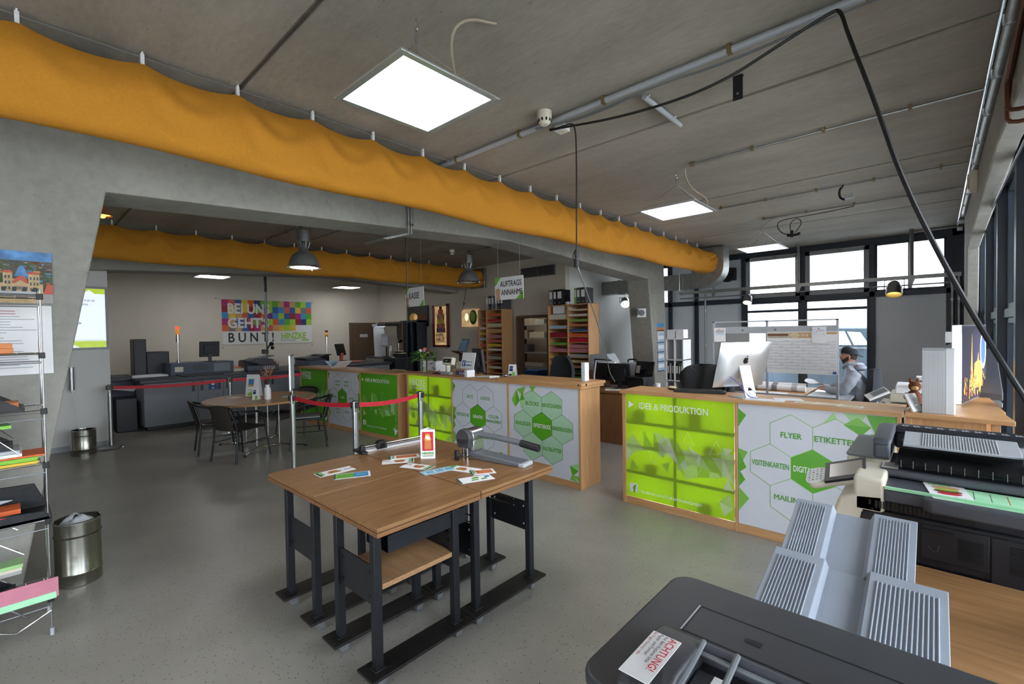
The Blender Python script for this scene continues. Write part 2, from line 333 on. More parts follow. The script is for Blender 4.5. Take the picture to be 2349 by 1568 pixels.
# portal frames of cast concrete
for i, x in enumerate((-4.30, 0.80, -9.40)):
    m = MB()
    P = [(-0.6, 0), (0.0, 0), (0.49, 2.71), (4.67, 2.925), (8.79, 2.71), (9.13, 0), (9.66, 0), (9.53, 2.95), (9.53, 3.35), (-0.45, 3.35), (-0.27, 2.9)]
    if i == 1: m.prism(P, x-0.50, x-0.38+0.0, 'concrete', 'x')
    else: m.prism(P, x-0.47, x, 'concrete', 'x')
    struct(m.go('trim_%d' % (i+1), smooth=False, bev=0.012), ['cast concrete portal frame with leaning legs below the long orange fabric duct', 'cast concrete portal beam along the glass facade at the right', 'second concrete portal frame behind the far orange fabric duct'][i], 'concrete frame')
m = MB(); m.box(-13.45, -13.3, -3.4, 8.25, 0, 3.35, 'plaster'); struct(m.go('wall_left', smooth=False), 'pale plastered wall behind the digital presses')
m = MB(); m.box(-13.3, -5.86, 8.1, 8.25, 2.05, 3.35, 'plaster'); m.box(-13.3, -13.22, 8.1, 8.25, 0, 2.05, 'plaster'); m.box(-11.8, -7.26, 8.1, 8.25, 0, 2.05, 'plaster'); m.box(-6.3, -5.86, 8.1, 8.25, 0, 2.05, 'plaster')
struct(m.go('wall_back', smooth=False), 'plastered wall with pictures, ventilation grille and doorway')
m = MB(); m.box(-6.0, -5.86, 8.25, 11.1, 0, 3.35, 'plaster_white'); struct(m.go('wall_return', smooth=False), 'white side wall beside the window wall')
m = MB(); m.box(-9.75, -9.6, -2.5, 1.07, 0.02, 2.74, 'plaster_white'); struct(m.go('wall_partition', smooth=False), 'white partition wall carrying the lit poster screen')
m = MB(); m.box(-13.6, -5.0, -3.4, -3.2, 0, 3.35, 'plaster'); m.box(-5.0, 0.9, -3.4, -3.2, 2.3, 3.35, 'plaster'); m.box(-5.0, -2.2, -3.4, -3.2, 0, 2.95, 'plaster'); m.box(0.2, 0.9, -3.4, -3.2, 0, 2.95, 'plaster')
struct(m.go('wall_front', smooth=False))
m = MB()  # unseen front glazing, kept small so less light enters behind the camera
for k in range(3): x = -2.1+k*1.1-0.03; m.box(x, x+0.06, -3.33, -3.27, 0, 2.3, 'frame_dark')
m.box(-2.2, 0.2, -3.33, -3.27, 2.2, 2.27, 'frame_dark')
wn = struct(m.go('window_1', smooth=False), 'unseen glazing behind the camera, sized for the light from the front', 'window')
m = MB(); m.box(-2.2, 0.2, -3.305, -3.295, 0.02, 2.3, 'glass'); m.go('pane', wn, smooth=False)
# small store room behind the doorway
m = MB(); m.box(-9.4, -6.0, 10.2, 10.3, 0, 2.6, 'plaster'); m.box(-9.5, -9.4, 8.25, 10.3, 0, 2.6, 'plaster'); m.box(-9.5, -6.0, 8.25, 10.3, 2.6, 2.7, 'plaster')
m.box(-13.6, -11.5, 9.5, 9.6, 0, 2.6, 'plaster'); m.box(-13.6, -13.3, 8.25, 9.5, 0, 2.6, 'plaster'); m.box(-11.6, -11.5, 8.25, 9.5, 0, 2.6, 'plaster'); m.box(-13.3, -11.5, 8.25, 9.6, 2.6, 2.7, 'plaster'); struct(m.go('wall_store', smooth=False))
# far window wall: dark frame, grey panels, windows
m = MB(); Y = 11.1; D = 'frame_dark'
m.box(-5.86, 0.42, Y, Y+0.12, 3.23, 3.35, D); m.box(-5.86, 0.42, Y, Y+0.12, 2.24, 2.34, D); m.box(-5.86, 0.42, Y, Y+0.12, 0, 0.12, D)
XS = [-5.86, -4.86, -4.22, -3.17, -2.04, -0.9, 0.17, 0.42]
for x in XS[1:-1]: m.box(x-0.045, x+0.045, Y, Y+0.12, 0.1, 3.25, D)
m.box(0.2, 0.42, Y, Y+0.12, 0, 3.35, D)
fw = struct(m.go('wall_far', smooth=False, bev=0.004), 'far window wall of dark steel profiles', 'window wall')
def mod(i, z0, z1): return XS[i]+0.045, XS[i+1]-0.045, z0, z1
pans = [(0, .1, 2.24), (1, .1, 2.24), (2, .1, 2.24), (1, 2.34, 3.23), (2, 2.34, 3.23), (5, .1, 2.24), (6, .1, 3.23)]
for i, z0, z1 in pans:
    a, b, c, d = mod(i, z0, z1); m = MB(); m.box(a, b, Y+0.05, Y+0.1, c, d, 'panel_grey'); m.box(a, b, Y+0.045, Y+0.05, c, c+.012, 'frame_dark'); m.go('panel', fw, smooth=False)
wi = 2
for i, z0, z1, thick in [(0, 2.34, 3.23, .02), (3, 2.34, 3.23, .085), (4, 2.34, 3.23, .085), (5, 2.34, 3.23, .03), (3, .12, 2.24, .035), (4, .12, 2.24, .035)]:
    a, b, c, d = mod(i, z0, z1); fm = 'frame_light' if thick > .05 else 'frame_dark'; m = MB(); t = thick
    m.box(a, b, Y+.01, Y+.08, d-t, d, fm); m.box(a, b, Y+.01, Y+.08, c, c+t, fm); m.box(a, a+t, Y+.01, Y+.08, c, d, fm); m.box(b-t, b, Y+.01, Y+.08, c, d, fm)
    if z0 < 1: m.box(a, b, Y+.0, Y+.09, 2.02, 2.07, 'frame_dark')
    if i == 5 and z0 > 1: m.box(-.385, -.325, Y+.01, Y+.08, c, d, 'steel_dark')
    o = struct(m.go('window_%d' % wi, smooth=False, bev=.004), ['narrow dark framed clerestory window beside the concrete leg', 'light framed tilting upper window above the whiteboard', 'second light framed tilting upper window, above the seated person', 'dark framed upper window nearest the glass facade', 'lower window behind the whiteboard', 'lower window with the parked car outside'][wi-2], 'window')
    g = MB(); g.box(a+t, b-t, Y+.04, Y+.046, c+t, d-t, 'glass'); g.go('pane', o, smooth=False)
    if thick > .05:
        h = MB(); h.box(b-.42, b-.06, Y-.02, Y+.01, d-.03, d-.005, 'grey_light'); h.box(b-.5, b-.42, Y-.03, Y+.01, d-.05, d-.03, 'steel_dark'); h.go('opener', o, smooth=False)
    wi += 1
# right facade: dark posts, transoms, glass
m = MB(); F = 'frame_dark'
pv = [-2.4, -1.0, 0.6, 2.0, 3.5, 4.97, 6.35, 7.75, 9.15]
for y in pv: m.box(0.42, 0.60, y-0.06, y+0.06, 0, 3.35, F)
m.box(0.46, 0.58, -3.2, 11.1, 2.95, 3.35, F); m.box(0.46, 0.58, -3.2, 11.1, 1.74, 1.82, F); m.box(0.46, 0.58, -3.2, 11.1, 0, 0.25, F)
m.box(0.40, 0.58, 9.66, 11.1, 0, 3.35, F); m.box(0.43, 0.60, 8.9, 9.7, 0, 3.35, F)
for a, b in zip(pv, pv[1:]):
    for z0, z1 in ((.25, 1.74), (1.82, 2.95)):
        for q0, q1, w0, w1 in ((a+.06, b-.06, z0, z0+.05), (a+.06, b-.06, z1-.05, z1), (a+.06, a+.11, z0, z1), (b-.11, b-.06, z0, z1)): m.box(.48, .55, q0, q1, w0, w1, F)
wr = struct(m.go('wall_right', smooth=False, bev=.004), 'dark steel and glass facade along the right side', 'glass facade')
m = MB()
m.box(.51, .516, -2.4, 9.15, .25, 2.95, 'glass'); m.go('pane', wr, smooth=False)
m = MB(); m.tube([(.405, -2, 2.83), (.405, 9.3, 2.83)], .008, 'steel'); m.go('edge_strip', wr)
# doors
def door(n, x0, x1, label, leaf_open):
    m = MB(); Yd = 8.08; t = .07
    m.box(x0, x0+t, Yd-.03, Yd+.19, 0, 2.05, 'door_brown'); m.box(x1-t, x1, Yd-.03, Yd+.19, 0, 2.05, 'door_brown'); m.box(x0+t, x1-t, Yd-.03, Yd+.19, 2.0, 2.06, 'door_brown')
    return struct(m.go('door_%d' % n, smooth=False), label, 'door frame')
d1 = door(1, -7.26, -6.28, 'brown door frame of the store room doorway', True)
m = MB(); m.box(-6.42, -6.37, 8.27, 9.05, .01, 2.0, 'door_brown'); m.go('door_leaf', d1, smooth=False)
d2 = door(2, -13.25, -11.85, 'brown door frame at the corner of the back wall', True)
m = MB(); m.box(-13.3, -13.24, 7.08, 7.96, 0, 2.05, 'door_brown'); m.box(-13.24, -13.225, 7.16, 7.88, .01, 1.98, 'door_brown')
m.plane((-13.225, 7.88, 0), (0, 1, 0), (0, 0, 1)); d3 = struct(m.go('door_3', smooth=False), 'brown door with a small white sign in the press wall', 'door')
m = MB(); m.box(-13.224, -13.218, 7.40, 7.66, 1.60, 1.69, 'white'); m.plane((-13.218, 7.42, 1.625), (0, 1, 0), (0, 0, 1)); m.text('KEIN ZUTRITT', 0, 0, .035, 'black', .01); m.go('door_sign', d3, smooth=False)
# baseboards
m = MB(); m.box(-9.6, -9.585, -2.5, 1.07, 0, .08, 'grey_light'); struct(m.go('baseboard_partition', smooth=False))
# outside: street, neighbouring building
m = MB(); m.box(-40, 40, -30, 60, -.3, -.12, 'asphalt'); struct(m.go('floor_outside', smooth=False), 'paved street outside the windows', 'street')
m = MB(); m.box(-22, 12, 24, 30, -.1, 7.5, 'facade_out')
for k in range(9):
    for z in (1.0, 4.2): m.box(-20+k*3.4, -18.2+k*3.4, 23.9, 24, z, z+1.6, 'grey_light'); m.box(-20.1+k*3.4, -18.1+k*3.4, 23.86, 23.92, z-.12, z, 'pink')
solo(m, 'neighbour_building', 'pale building with dark windows seen through the far windows', 'building', smooth=False)
# ================================================================ CEILING: ducts, lamps, cables
def fabric_duct(x, y0, y1, label, first_clip, seam):
    t = thing('fabric_duct', label, 'air duct', (x, y0, 2.8), 0)
    zt, zb = 3.285, 2.79
    L = y1-y0
    def sec(y, a):                       # a 0..1 round the closed section
        s = abs(((y-first_clip)/0.5) % 1.0-0.5)*2      # 1 at a clip, 0 midway
        sag = 0.045*(1-s**2.2)
        end = max(0.0, min(1.0, (y-(y1-0.75))/0.75)); end = end*end*(3-2*end)
        top = zt-sag*(1-end)-0.06*end; bot = zb+0.012*sin(y*3.1)+0.03*end
        if y1 > 9 and y > 5.2: bot -= 0.0
        h = top-bot; ph = 2*pi*a
        w = 0.13+0.10*end
        cz = bot+h/2; e = 0.9-0.25*end
        sx_ = sin(ph); cz_ = cos(ph)
        k = (1-0.72*max(0, cz_)**2*(1-end))
        xx = w*k*(abs(sx_)**e)*(1 if sx_ > 0 else -1)
        zz = cz+h/2*cz_
        # folds: drape from each clip in shallow arcs
        u = ((y-first_clip)/0.5) % 1.0; d = (top-zz)/max(h, .01)
        r = math.hypot((u-.5)*1.15, d-0.1)
        f = 0.012*sin(r*15+0.9*sin(y*1.7))*min(1, d*3)*(0.6+0.8*sin(y*0.9)**2)
        f += 0.016*end*sin(a*2*pi*14+y*22)*min(1, end*2)
        f += 0.014*math.exp(-((y-seam)/0.03)**2)
        xx += f*(1 if sx_ > 0 else -1)*(0.4+0.6*abs(sx_))
        return (xx, y-y0, zz-2.8)
    m = MB(); nu = int(L/0.035); m.grid(lambda u, v: sec(y0+L*u, v), nu, 44, 'fabric_orange'); m.go('fabric_sleeve', t)
    m = MB(); m.tube([(0, 0, .518), (0, L+.1, .518)], .004, 'steel_dark', 6); m.go('hanging_wire', t)
    y = first_clip
    while y < y1-0.1:
        if y > y0:
            m = MB(); m.box(-.012, .012, y-y0-.009, y-y0+.009, .475, .535, 'clip_white'); m.box(-.016, .016, y-y0-.004, y-y0+.004, .515, .545, 'clip_white'); m.go('clip', t, smooth=False)
        y += 0.5
    return t
fabric_duct(-3.42, -1.6, 9.52, 'long orange fabric duct hanging on a wire across the front bay', 0.07, 4.60)
fabric_duct(-8.52, -1.2, 8.02, 'darker far orange fabric duct hanging in front of the second concrete frame', 0.02, 4.06)
# sheet metal duct at the window wall
t = thing('metal_duct', 'grey sheet metal ventilation duct under the ceiling at the end of the orange fabric', 'air duct', (-5.86, 9.7, 2.53))
m = MB(); m.box(0, 2.2, -.15, .15, 0, .3, 'galvanised')
for x in (.45, .9, 1.95): m.box(x-.015, x+.015, -.165, .165, -.015, .315, 'galvanised')
m.go('straight_section', t, bev=.004, smooth=False)
m = MB(); pts = [(2.2, 0), (2.2, .3)]
A = [(2.33+.45*sin(a)-.0, .38-.38*cos(a)) for a in [pi/2*i/8 for i in range(9)]]
pts = [(2.15, 0)]+A+[(2.78, .78), (2.15, .78)]
m.prism([(a, b) for a, b in pts], -.18, .16, 'galvanised', 'y'); m.cyl((2.44, -.20, .50), (2.44, -.17, .50), .19, 'galvanised', n=28); m.go('elbow', t, bev=.006)
for x in (1.9, .7): m = MB(); m.cyl((x, -.19, -.04), (x, -.19, .82), .008, 'steel', n=6); m.box(x-.02, x+.02, -.19, .19, -.03, -.015, 'galvanised'); m.go('hanger', t)
t = thing('duct_outlet', 'small grey metal box closing the far orange fabric duct at the back wall', 'air duct', (-8.52, 8.0, 2.86))
m = MB(); m.box(-.26, .26, 0, .09, -.06, .42, 'galvanised'); m.cyl((0, -.1, .2), (0, 0, .2), .19, 'fabric_orange', n=20); m.go('end_box', t, bev=.01)

def panel_lamp(x, y, z, label, group, cab=None):
    t = thing('panel_lamp', label, 'ceiling lamp', (x, y, z), 0, group); h = .31
    m = MB()
    for a, b, c, d in ((-h, h, -h, -h+.035), (-h, h, h-.035, h), (-h, -h+.035, -h+.035, h-.035), (h-.035, h, -h+.035, h-.035)): m.box(a, b, c, d, 0, .012, 'alu')
    m.box(-h+.012, h-.012, -h+.012, h-.012, .012, .022, 'alu'); m.go('frame', t, bev=.002)
    m = MB(); m.box(-h+.035, h-.035, -h+.035, h-.035, .002, .011, 'led_panel'); m.go('diffuser', t, smooth=False)
    zc = 3.35-z; hk = zc-.14 if zc > .3 else zc-.05
    for sx_ in (-1, 1):
        for sy in (-1, 1): m = MB(); m.tube([(sx_*(h-.05), sy*(h-.05), .02), (0, 0, hk)], .0022, 'steel', 5); m.cyl((sx_*(h-.05), sy*(h-.05), .018), (sx_*(h-.05), sy*(h-.05), .045), .006, 'steel', n=6); m.go('suspension_wire', t)
    m = MB(); m.tube([(.018*cos(a)*.6, 0, zc-.05+.022*sin(a)) for a in [2*pi*i/12 for i in range(12)]], .003, 'chrome', 6, closed=True)
    m.tube([(.008, 0, zc-.07), (.011, 0, zc-.11), (0, 0, hk-.005), (-.011, 0, zc-.11), (-.008, 0, zc-.07)], .003, 'steel_dark', 6); m.cyl((0, 0, zc-.03), (0, 0, zc), .004, 'chrome', n=6); m.go('hook', t)
    if cab:
        m = MB(); m.tube(cab, .008, 'cable_beige', 8, sm=2); m.go('power_cable', t)
    return t
gp = 'square white panel lamps on wires'
panel_lamp(-2.03, 1.50, 2.92, 'largest square white panel lamp, nearest the camera below the bare ceiling', gp, [(.28, .32, .42), (.22, .15, .40), (.17, .08, .3), (.2, .1, .02)])
panel_lamp(-2.03, 4.83, 2.93, 'panel lamp over the counters with a small orange wire tie on its suspension', gp, [(.2, -.17, .4), (.12, -.12, .38), (.16, -.05, .2), (.28, .12, .1), (.25, .15, .02)])
panel_lamp(-2.03, 8.06, 2.93, 'panel lamp nearest the window wall in the front bay', gp, [(.3, -.3, .4), (.05, -.25, .3), (.0, -.2, .05), (-.18, -.22, .03)])
m = MB(); m.ball((0, 0, 0), .022, 'orange_box'); m.tube([(-.04, 0, -.01), (-.03, .0, .03), (0, 0, .035), (.04, 0, .02), (.035, 0, -.02)], .003, 'black', 5); solo(m, 'cable_tie_bundle', 'small orange wire tie on top of the middle panel lamp', 'cable tie', (-2.18, 4.75, 2.975))
panel_lamp(-11.75, 3.07, 3.0, 'left panel lamp in front of the pale press wall', gp)
panel_lamp(-12.2, 6.45, 3.0, 'right panel lamp in front of the press wall, above the colourful banner', gp)

def pendant(y, label, glow):
    t = thing('bell_pendant', label, 'pendant lamp', (-7.0, y, 2.70), 0, 'industrial bell pendants')
    m = MB(); m.lathe([(.215, .012), (.21, .05), (.195, .11), (.165, .17), (.12, .215), (.075, .24), (.06, .27), (.055, .30)], 'steel_dark', 32); m.lathe([(.205, .015), (.19, .1), (.15, .17), (.06, .235), (.0, .24)], 'alu', 32); m.go('shade', t)
    m = MB(); m.lathe([(.205, -.006), (.235, -.006), (.24, .004), (.235, .014), (.205, .014)], 'chrome', 36); rimo = m.go('rim', t)
    m = MB(); m.lathe([(0, -.012), (.1, -.008), (.205, .006)], glow, 28); m.go('lens', t)
    m = MB(); m.cyl((0, 0, .30), (0, 0, .37), .055, 'steel', r2=.05, n=16)
    for k in range(6): a = k*pi/3; m.cyl((.058*cos(a), .058*sin(a), .29), (.09*cos(a), .09*sin(a), .40), .010, 'steel', n=6)
    m.go('neck', t)
    m = MB(); m.cyl((0, 0, .38), (0, 0, .55), .105, 'galvanised', n=20); m.go('ballast_housing', t, bev=.008)
    m = MB(); m.box(-.012, .012, -.11, -.104, .36, .65, 'steel'); m.box(-.012, .012, .104, .11, .36, .65, 'steel'); m.cyl((0, 0, .55), (0, 0, .65), .012, 'steel', n=8); m.go('bracket', t)
    for a in (.3, 2.2, 4.0): m = MB(); m.at((0, 0, 0), (0, 0, a)); m.box(.22, .25, -.008, .008, -.02, .03, 'chrome'); m.go('rim_clip', rimo)
    return t
pendant(3.03, 'larger bell pendant with lit lens in front of the far orange duct', 'lamp_glow')
t = thing('ceiling_spot', 'small amber glowing ceiling spot beside the top of the left concrete leg', 'ceiling lamp', (-7.0, .76, 3.08))
m = MB(); m.lathe([(.09, 0), (.03, .10), (.02, .11)], 'orange_box', 20); m.cyl((0, 0, .10), (0, 0, .27), .01, 'steel_dark', n=8); m.go('shade', t)
m = MB(); m.lathe([(0, .01), (.075, .012)], 'spot_amber', 18); m.ball((0, 0, .0), .03, 'spot_amber'); m.go('bulb', t)
pendant(6.35, 'smaller bell pendant with unlit lens near the back wall', 'alu')

panel_lamp(-11.75, -.2, 3.0, 'unseen panel lamp added behind the partition wall to brighten the rear bays', gp)  # out of view, added only for its light on the rear bays
# conduits on the ceiling
def conduit(y, x0, x1, label, r=.012, z=3.325, m_='galvanised'):
    t = thing('ceiling_conduit', label, 'conduit', (x0, y, 3.35), 0, 'thin metal conduits along the slab')
    m = MB(); m.cyl((0, 0, z-3.35), (x1-x0, 0, z-3.35), r, m_, n=8); m.go('tube', t)
    for k in range(int((x1-x0)/.55)+1): m = MB(); m.box(k*.55-.012+.03, k*.55+.012+.03, -.02, .02, z-3.35-r-.006, 0, 'brass'); m.go('clamp', t, smooth=False)
conduit(4.66, -1.83, .25, 'thin conduit leading to the middle panel lamp')
conduit(6.63, -2.2, .25, 'thin conduit beyond the middle panel lamp')
conduit(7.75, -1.95, .25, 'thin conduit leading to the panel lamp nearest the windows')
conduit(3.03, -9.3, -7.0, 'thin conduit leading to the larger bell pendant')
conduit(6.35, -7.0, -4.8, 'thin conduit leading to the smaller bell pendant')
conduit(10.75, -.3, .25, 'short conduit along the top of the window wall', .02)
t = thing('ceiling_pipe', 'long grey installation tube crossing the ceiling with cables strapped below it', 'conduit', (-4.25, 2.92, 3.35))
m = MB(); m.cyl((0, 0, -.03), (4.5, 0, -.03), .022, 'grey_light', n=12); m.go('tube', t)
for x in (.9, 1.7, 2.5, 3.35, 4.0): m = MB(); m.box(x-.012, x+.012, -.03, .012, -.055, 0, 'brass'); m.go('clamp', t, smooth=False)
for k in range(3): m = MB(); m.tube([(1.9, -.03-.01*k, -.06), (2.3, .02+.02*k, -.075), (2.9, .0, -.065), (3.3, .05-.03*k, -.075-.01*k), (3.9, 0, -.07), (4.5, .01*k, -.06)], .005, 'grey_plastic', 6, sm=2); m.go('strapped_cable', t)
m = MB(); m.cyl((0, 0, 0), (0, .62, 0), .02, 'grey_light', n=12); m.cyl((0, .05, 0), (0, .08, .04), .008, 'white', n=6); m.cyl((0, .5, 0), (0, .53, .04), .008, 'white', n=6); solo(m, 'short_ceiling_tube', 'short grey tube crossing a ceiling joint at right angles', 'conduit', (-1.51, 3.05, 3.31), 0)
def detector(x, y, z, label):
    t = thing('smoke_detector', label, 'smoke detector', (x, y, z), 0, 'smoke detectors')
    m = MB(); m.lathe([(0, 0), (.055, 0), (.055, -.05), (.045, -.085), (.028, -.10), (0, -.10)], 'cream', 20); m.go('housing', t)
    m = MB()
    for k in range(10): a = k*pi/5; m.box(.046, .050, -.006, .006, -.083, -.055, 'black'); 
    m2 = MB()
    for k in range(10):
        m2.at((0, 0, 0), (0, 0, k*pi/5)); m2.box(.044, .054, -.006, .006, -.08, -.06, 'black')
    m2.go('smoke_slots', t, smooth=False)
detector(-2.2, 2.80, 3.35, 'cream smoke detector beside the long ceiling tube'); detector(-7.15, 6.05, 3.35, 'cream smoke detector above the smaller bell pendant')
m = MB(); m.box(-.045, .045, -.045, .045, -.05, 0, 'white'); m.cyl((0, 0, -.055), (0, 0, -.05), .03, 'cream', n=14); solo(m, 'junction_box', 'small white junction box on the ceiling next to the smoke detector', 'junction box', (-2.24, 3.08, 3.35), bev=.006)
m = MB(); m.box(-.03, .03, -.003, .003, -.16, 0, 'rubber'); m.box(-.03, .03, -.003, .03, -.004, 0, 'rubber'); m.cyl((0, -.006, -.12), (0, .006, -.12), .008, 'steel', n=8); solo(m, 'ceiling_strap', 'black strap hanging alone from the ceiling', 'strap', (-.97, 3.3, 3.35))
t = thing('ceiling_strap', 'curved black strap with a plastic bracket on the ceiling between two conduits', 'strap', (-.80, 6.62, 3.33))
m = MB(); m.tube([(0, 0, 0), (-.05, .05, -.04), (-.05, .1, -.12), (0, .1, -.15)], .012, 'rubber', 6, sm=2); m.go('band', t); m = MB(); m.box(-.0, .09, .06, .1, -.15, -.1, 'grey_light'); m.go('bracket', t, bev=.004)
# cables
m = MB(); m.tube([(-2.25, 2.93, 3.27), (-1.6, 2.95, 3.17), (-1.0, 2.93, 3.14), (-.6, 2.9, 3.24), (-.40, 2.89, 3.29), (-.36, 2.88, 3.28), (-.32, 2.80, 3.10), (-.20, 2.6, 2.66), (-.10, 2.4, 2.25), (.02, 2.3, 1.90), (.14, 2.25, 1.60), (.26, 2.2, 1.33), (.36, 2.15, 1.05)], .009, 'cable_black', 8, sm=3)
solo(m, 'black_power_cable', 'thick black cable sagging from the ceiling tube down to the copier at the right', 'cable')
t = thing('drop_cable', 'black cable hanging from the ceiling with a coupling halfway, going down to the counter', 'cable', (-2.06, 3.0, 3.3))
m = MB(); m.tube([(-.2, -.05, -.03), (-.05, 0, .0), (.0, 0, -.03), (.012, 0, -.2), (0, 0, -1.02)], .006, 'cable_black', 8, sm=2); m.go('cable', t)
m = MB(); m.cyl((0, 0, -1.0), (0, 0, -1.05), .016, 'black', n=10); m.cyl((0, 0, -1.06), (0, 0, -1.12), .021, 'black', n=10); m.tube([(.0, 0, -.98), (-.035, 0, -1.02), (-.03, 0, -1.08), (0, 0, -1.04)], .005, 'cable_black', 6, sm=2); m.go('coupling', t)
m = MB(); m.tube([(0, 0, -1.1), (.0, .05, -1.18), (-.16, .55, -1.55), (-.33, .98, -1.87), (-.45, 1.22, -2.05), (-.5, 1.42, -2.17)], .005, 'galvanised', 8, sm=2); m.go('grey_lead', t, label='grey lower lead')
t = thing('plug_cable', 'black cable with a multi socket hanging in loops near the windows', 'cable', (-1.62, 7.78, 3.3))
m = MB(); m.tube([(.8, -.05, 0), (.4, 0, -.02), (-.1, 0, -.02), (-.14, 0, -.12), (-.05, 0, -.24), (.05, 0, -.25)], .006, 'cable_black', 6, sm=3); m.tube([(.05, 0, -.22), (.03, 0, -.1), (.12, 0, -.02), (.2, 0, -.1), (.1, 0, -.24)], .006, 'cable_black', 6, sm=3); m.go('cable', t)
m = MB(); m.cyl((.06, 0, -.30), (.06, 0, -.2), .022, 'black', n=10); m.cyl((.0, 0, -.27), (.14, 0, -.27), .018, 'black', n=10); m.ball((.15, 0, -.26), .024, 'black'); m.go('multi_socket', t)
m = MB(); m.tube([(0, 0, 0), (0.01, 0, -1.0), (-.08, .03, -2.15)], .005, 'cable_black', 8, sm=1); solo(m, 'drop_cable', 'thin black cable hanging in front of the cash desk sign', 'cable', (-5.86, 4.06, 3.33))
# conduits running down the first frame
t = thing('wall_conduit', 'two grey conduits running down the concrete beam and turning under it', 'conduit', (-4.27, 3.0, 2.78))
for k in (0, .035): m = MB(); m.tube([(0, k, .55), (0, k, .0), (-.02, k-.02, -.0), (-.02, k-.3, -.09), (-.4, k-.3, -.09)], .011, 'galvanised', 8); m.go('tube', t)
for z in (.1, .35): m = MB(); m.box(-.012, .02, -.02, .055, z-.01, z+.01, 'steel'); m.go('clamp', t, smooth=False)
# pipes along the right beam
t = thing('beam_pipe', 'bright metal pipes running along the top of the right concrete beam', 'pipe', (.25, 4, 3.3))
m = MB(); m.cyl((0, -5, 0), (0, 6.9, 0), .016, 'chrome', n=10); m.go('narrow_pipe', t)
m = MB(); m.cyl((.03, -5, -.055), (.03, 5.2, -.055), .028, 'galvanised', n=12); m.go('wide_pipe', t)
for k in range(16): m = MB(); m.box(-.004, .062, -4+k*.7-.004, -4+k*.7+.004, -.088, -.03, 'steel'); m.go('clamp', t, smooth=False)
m = MB(); m.tube([(-.0, -1.6, .34), (0, 0, .20), (0, 0, .02), (.02, 0, 0), (.11, 0, 0)], .011, 'copper', 8, sm=1); m.tube([(.02, -1.6, .39), (.015, .05, .24), (.0, .05, -.02), (.02, .05, -.05), (.11, .05, -.05)], .011, 'copper', 8, sm=1); solo(m, 'copper_pipes', 'pair of dark copper coloured pipes bending under the right beam', 'pipe', (.275, 3.62, 2.81))
m = MB(); m.box(-.06, .0, -.08, .08, -.1, .1, 'cream'); m.box(-.075, -.06, -.06, .06, -.07, .07, 'cream'); solo(m, 'alarm_box', 'small cream wedge shaped alarm housing on the right beam', 'alarm box', (.30, 6.6, 3.12), bev=.01)
# cable tray with spots near the windows
t = thing('cable_tray', 'perforated metal cable tray crossing the bay in front of the windows', 'cable tray', (-4.4, 10.6, 2.52))
m = MB(); L = 4.7
m.box(0, L, -.06, -.056, -.03, .03, 'galvanised'); m.box(0, L, .056, .06, -.03, .03, 'galvanised')
for k in range(60): m.box(k*L/60, k*L/60+.035, -.056, .056, -.03, -.026, 'galvanised')
m.go('tray_channel', t, smooth=False)
for x in (.75, 2.38, 4.08): m = MB(); m.cyl((x, .03, .0), (x, .03, .83), .03 if x > 4 else .022, 'galvanised', n=8); m.prism([(x-.05, -.03), (x+.05, -.03), (x, -.16)], -.01, .01, 'galvanised', 'y'); m.go('support', t)
m = MB(); m.cyl((0, 0, -.13), (L, 0, -.13), .012, 'steel_dark', n=8); m.go('spot_rail', t)
def spot(x, z, glow, label, y=10.55, rz=0.0, tilt=0.5, sc=1.0):
    t = thing('stage_spot', label, 'spotlight', (x, y, z), rz, 'can shaped spotlights'); t.rotation_euler = (tilt, 0, rz); t.scale = (sc,)*3
    m = MB(); m.lathe([(0, .13), (.04, .13), (.07, .09), (.085, .04), (.09, -.06), (.085, -.06), (.075, .02)], 'steel', 20); m.go('can', t)
    m = MB(); m.lathe([(0, .0), (.05, .0), (.078, -.01)], glow, 20); m.go('bulb', t)
    m = MB(); m.tube([(-.1, 0, 0), (-.1, 0, .16), (.1, 0, .16), (.1, 0, 0)], .006, 'black', 6); m.go('yoke', t)
    return t
spot(-2.93, 2.27, 'spot_glow', 'small spotlight shining brightly below the left end of the cable tray', tilt=-.5)
spot(-.55, 2.30, 'spot_amber', 'larger amber spotlight below the cable tray in front of the right window', tilt=-.4, sc=1.35)
spot(-5.35, 2.33, 'spot_glow', 'white spotlight left of the concrete leg, aimed at the white wall', y=9.75, rz=.6, tilt=-.9, sc=1.2)
t = thing('square_spot', 'small white square framed spotlight on the concrete leg', 'spotlight', (-4.42, 8.72, 2.03)); t.rotation_euler = (0, 0, .5)
m = MB(); m.box(-.09, .09, -.02, 0, -.09, .09, 'white'); m.cyl((0, -.022, 0), (0, -.03, 0), .06, 'grey_plastic', n=20); m.go('front_plate', t, bev=.004)
m = MB(); m.cyl((-.04, .0, .01), (-.17, .09, .03), .075, 'steel_dark', n=16); m.go('can', t)
m = MB(); m.cyl((0, 0, 0), (0, -.1, 0), .17, 'black', n=20); m.box(-.05, .18, -.08, .02, -.14, .14, 'black'); solo(m, 'wall_speaker', 'round black speaker on the upper window wall beside the metal elbow', 'speaker', (-3.48, 11.05, 2.9), bev=.01)
for i, (x, y, lab) in enumerate([(-4.98, 10.9, 'thin grey pipe rising beside the concrete leg'), (-3.95, 10.95, 'grey downpipe in front of the grey panels'), (.28, 10.7, 'grey pipe in the right corner by the windows'), (.20, 10.75, 'second grey pipe in the right corner')]):
    m = MB(); m.cyl((0, 0, 0), (0, 0, 2.5), .022, 'galvanised', n=10)
    for z in (.5, 1.3, 2.1): m.cyl((0, 0, z), (0, 0, z+.03), .03, 'steel', n=10)
    solo(m, 'vertical_pipe', lab, 'pipe', (x, y, 0))
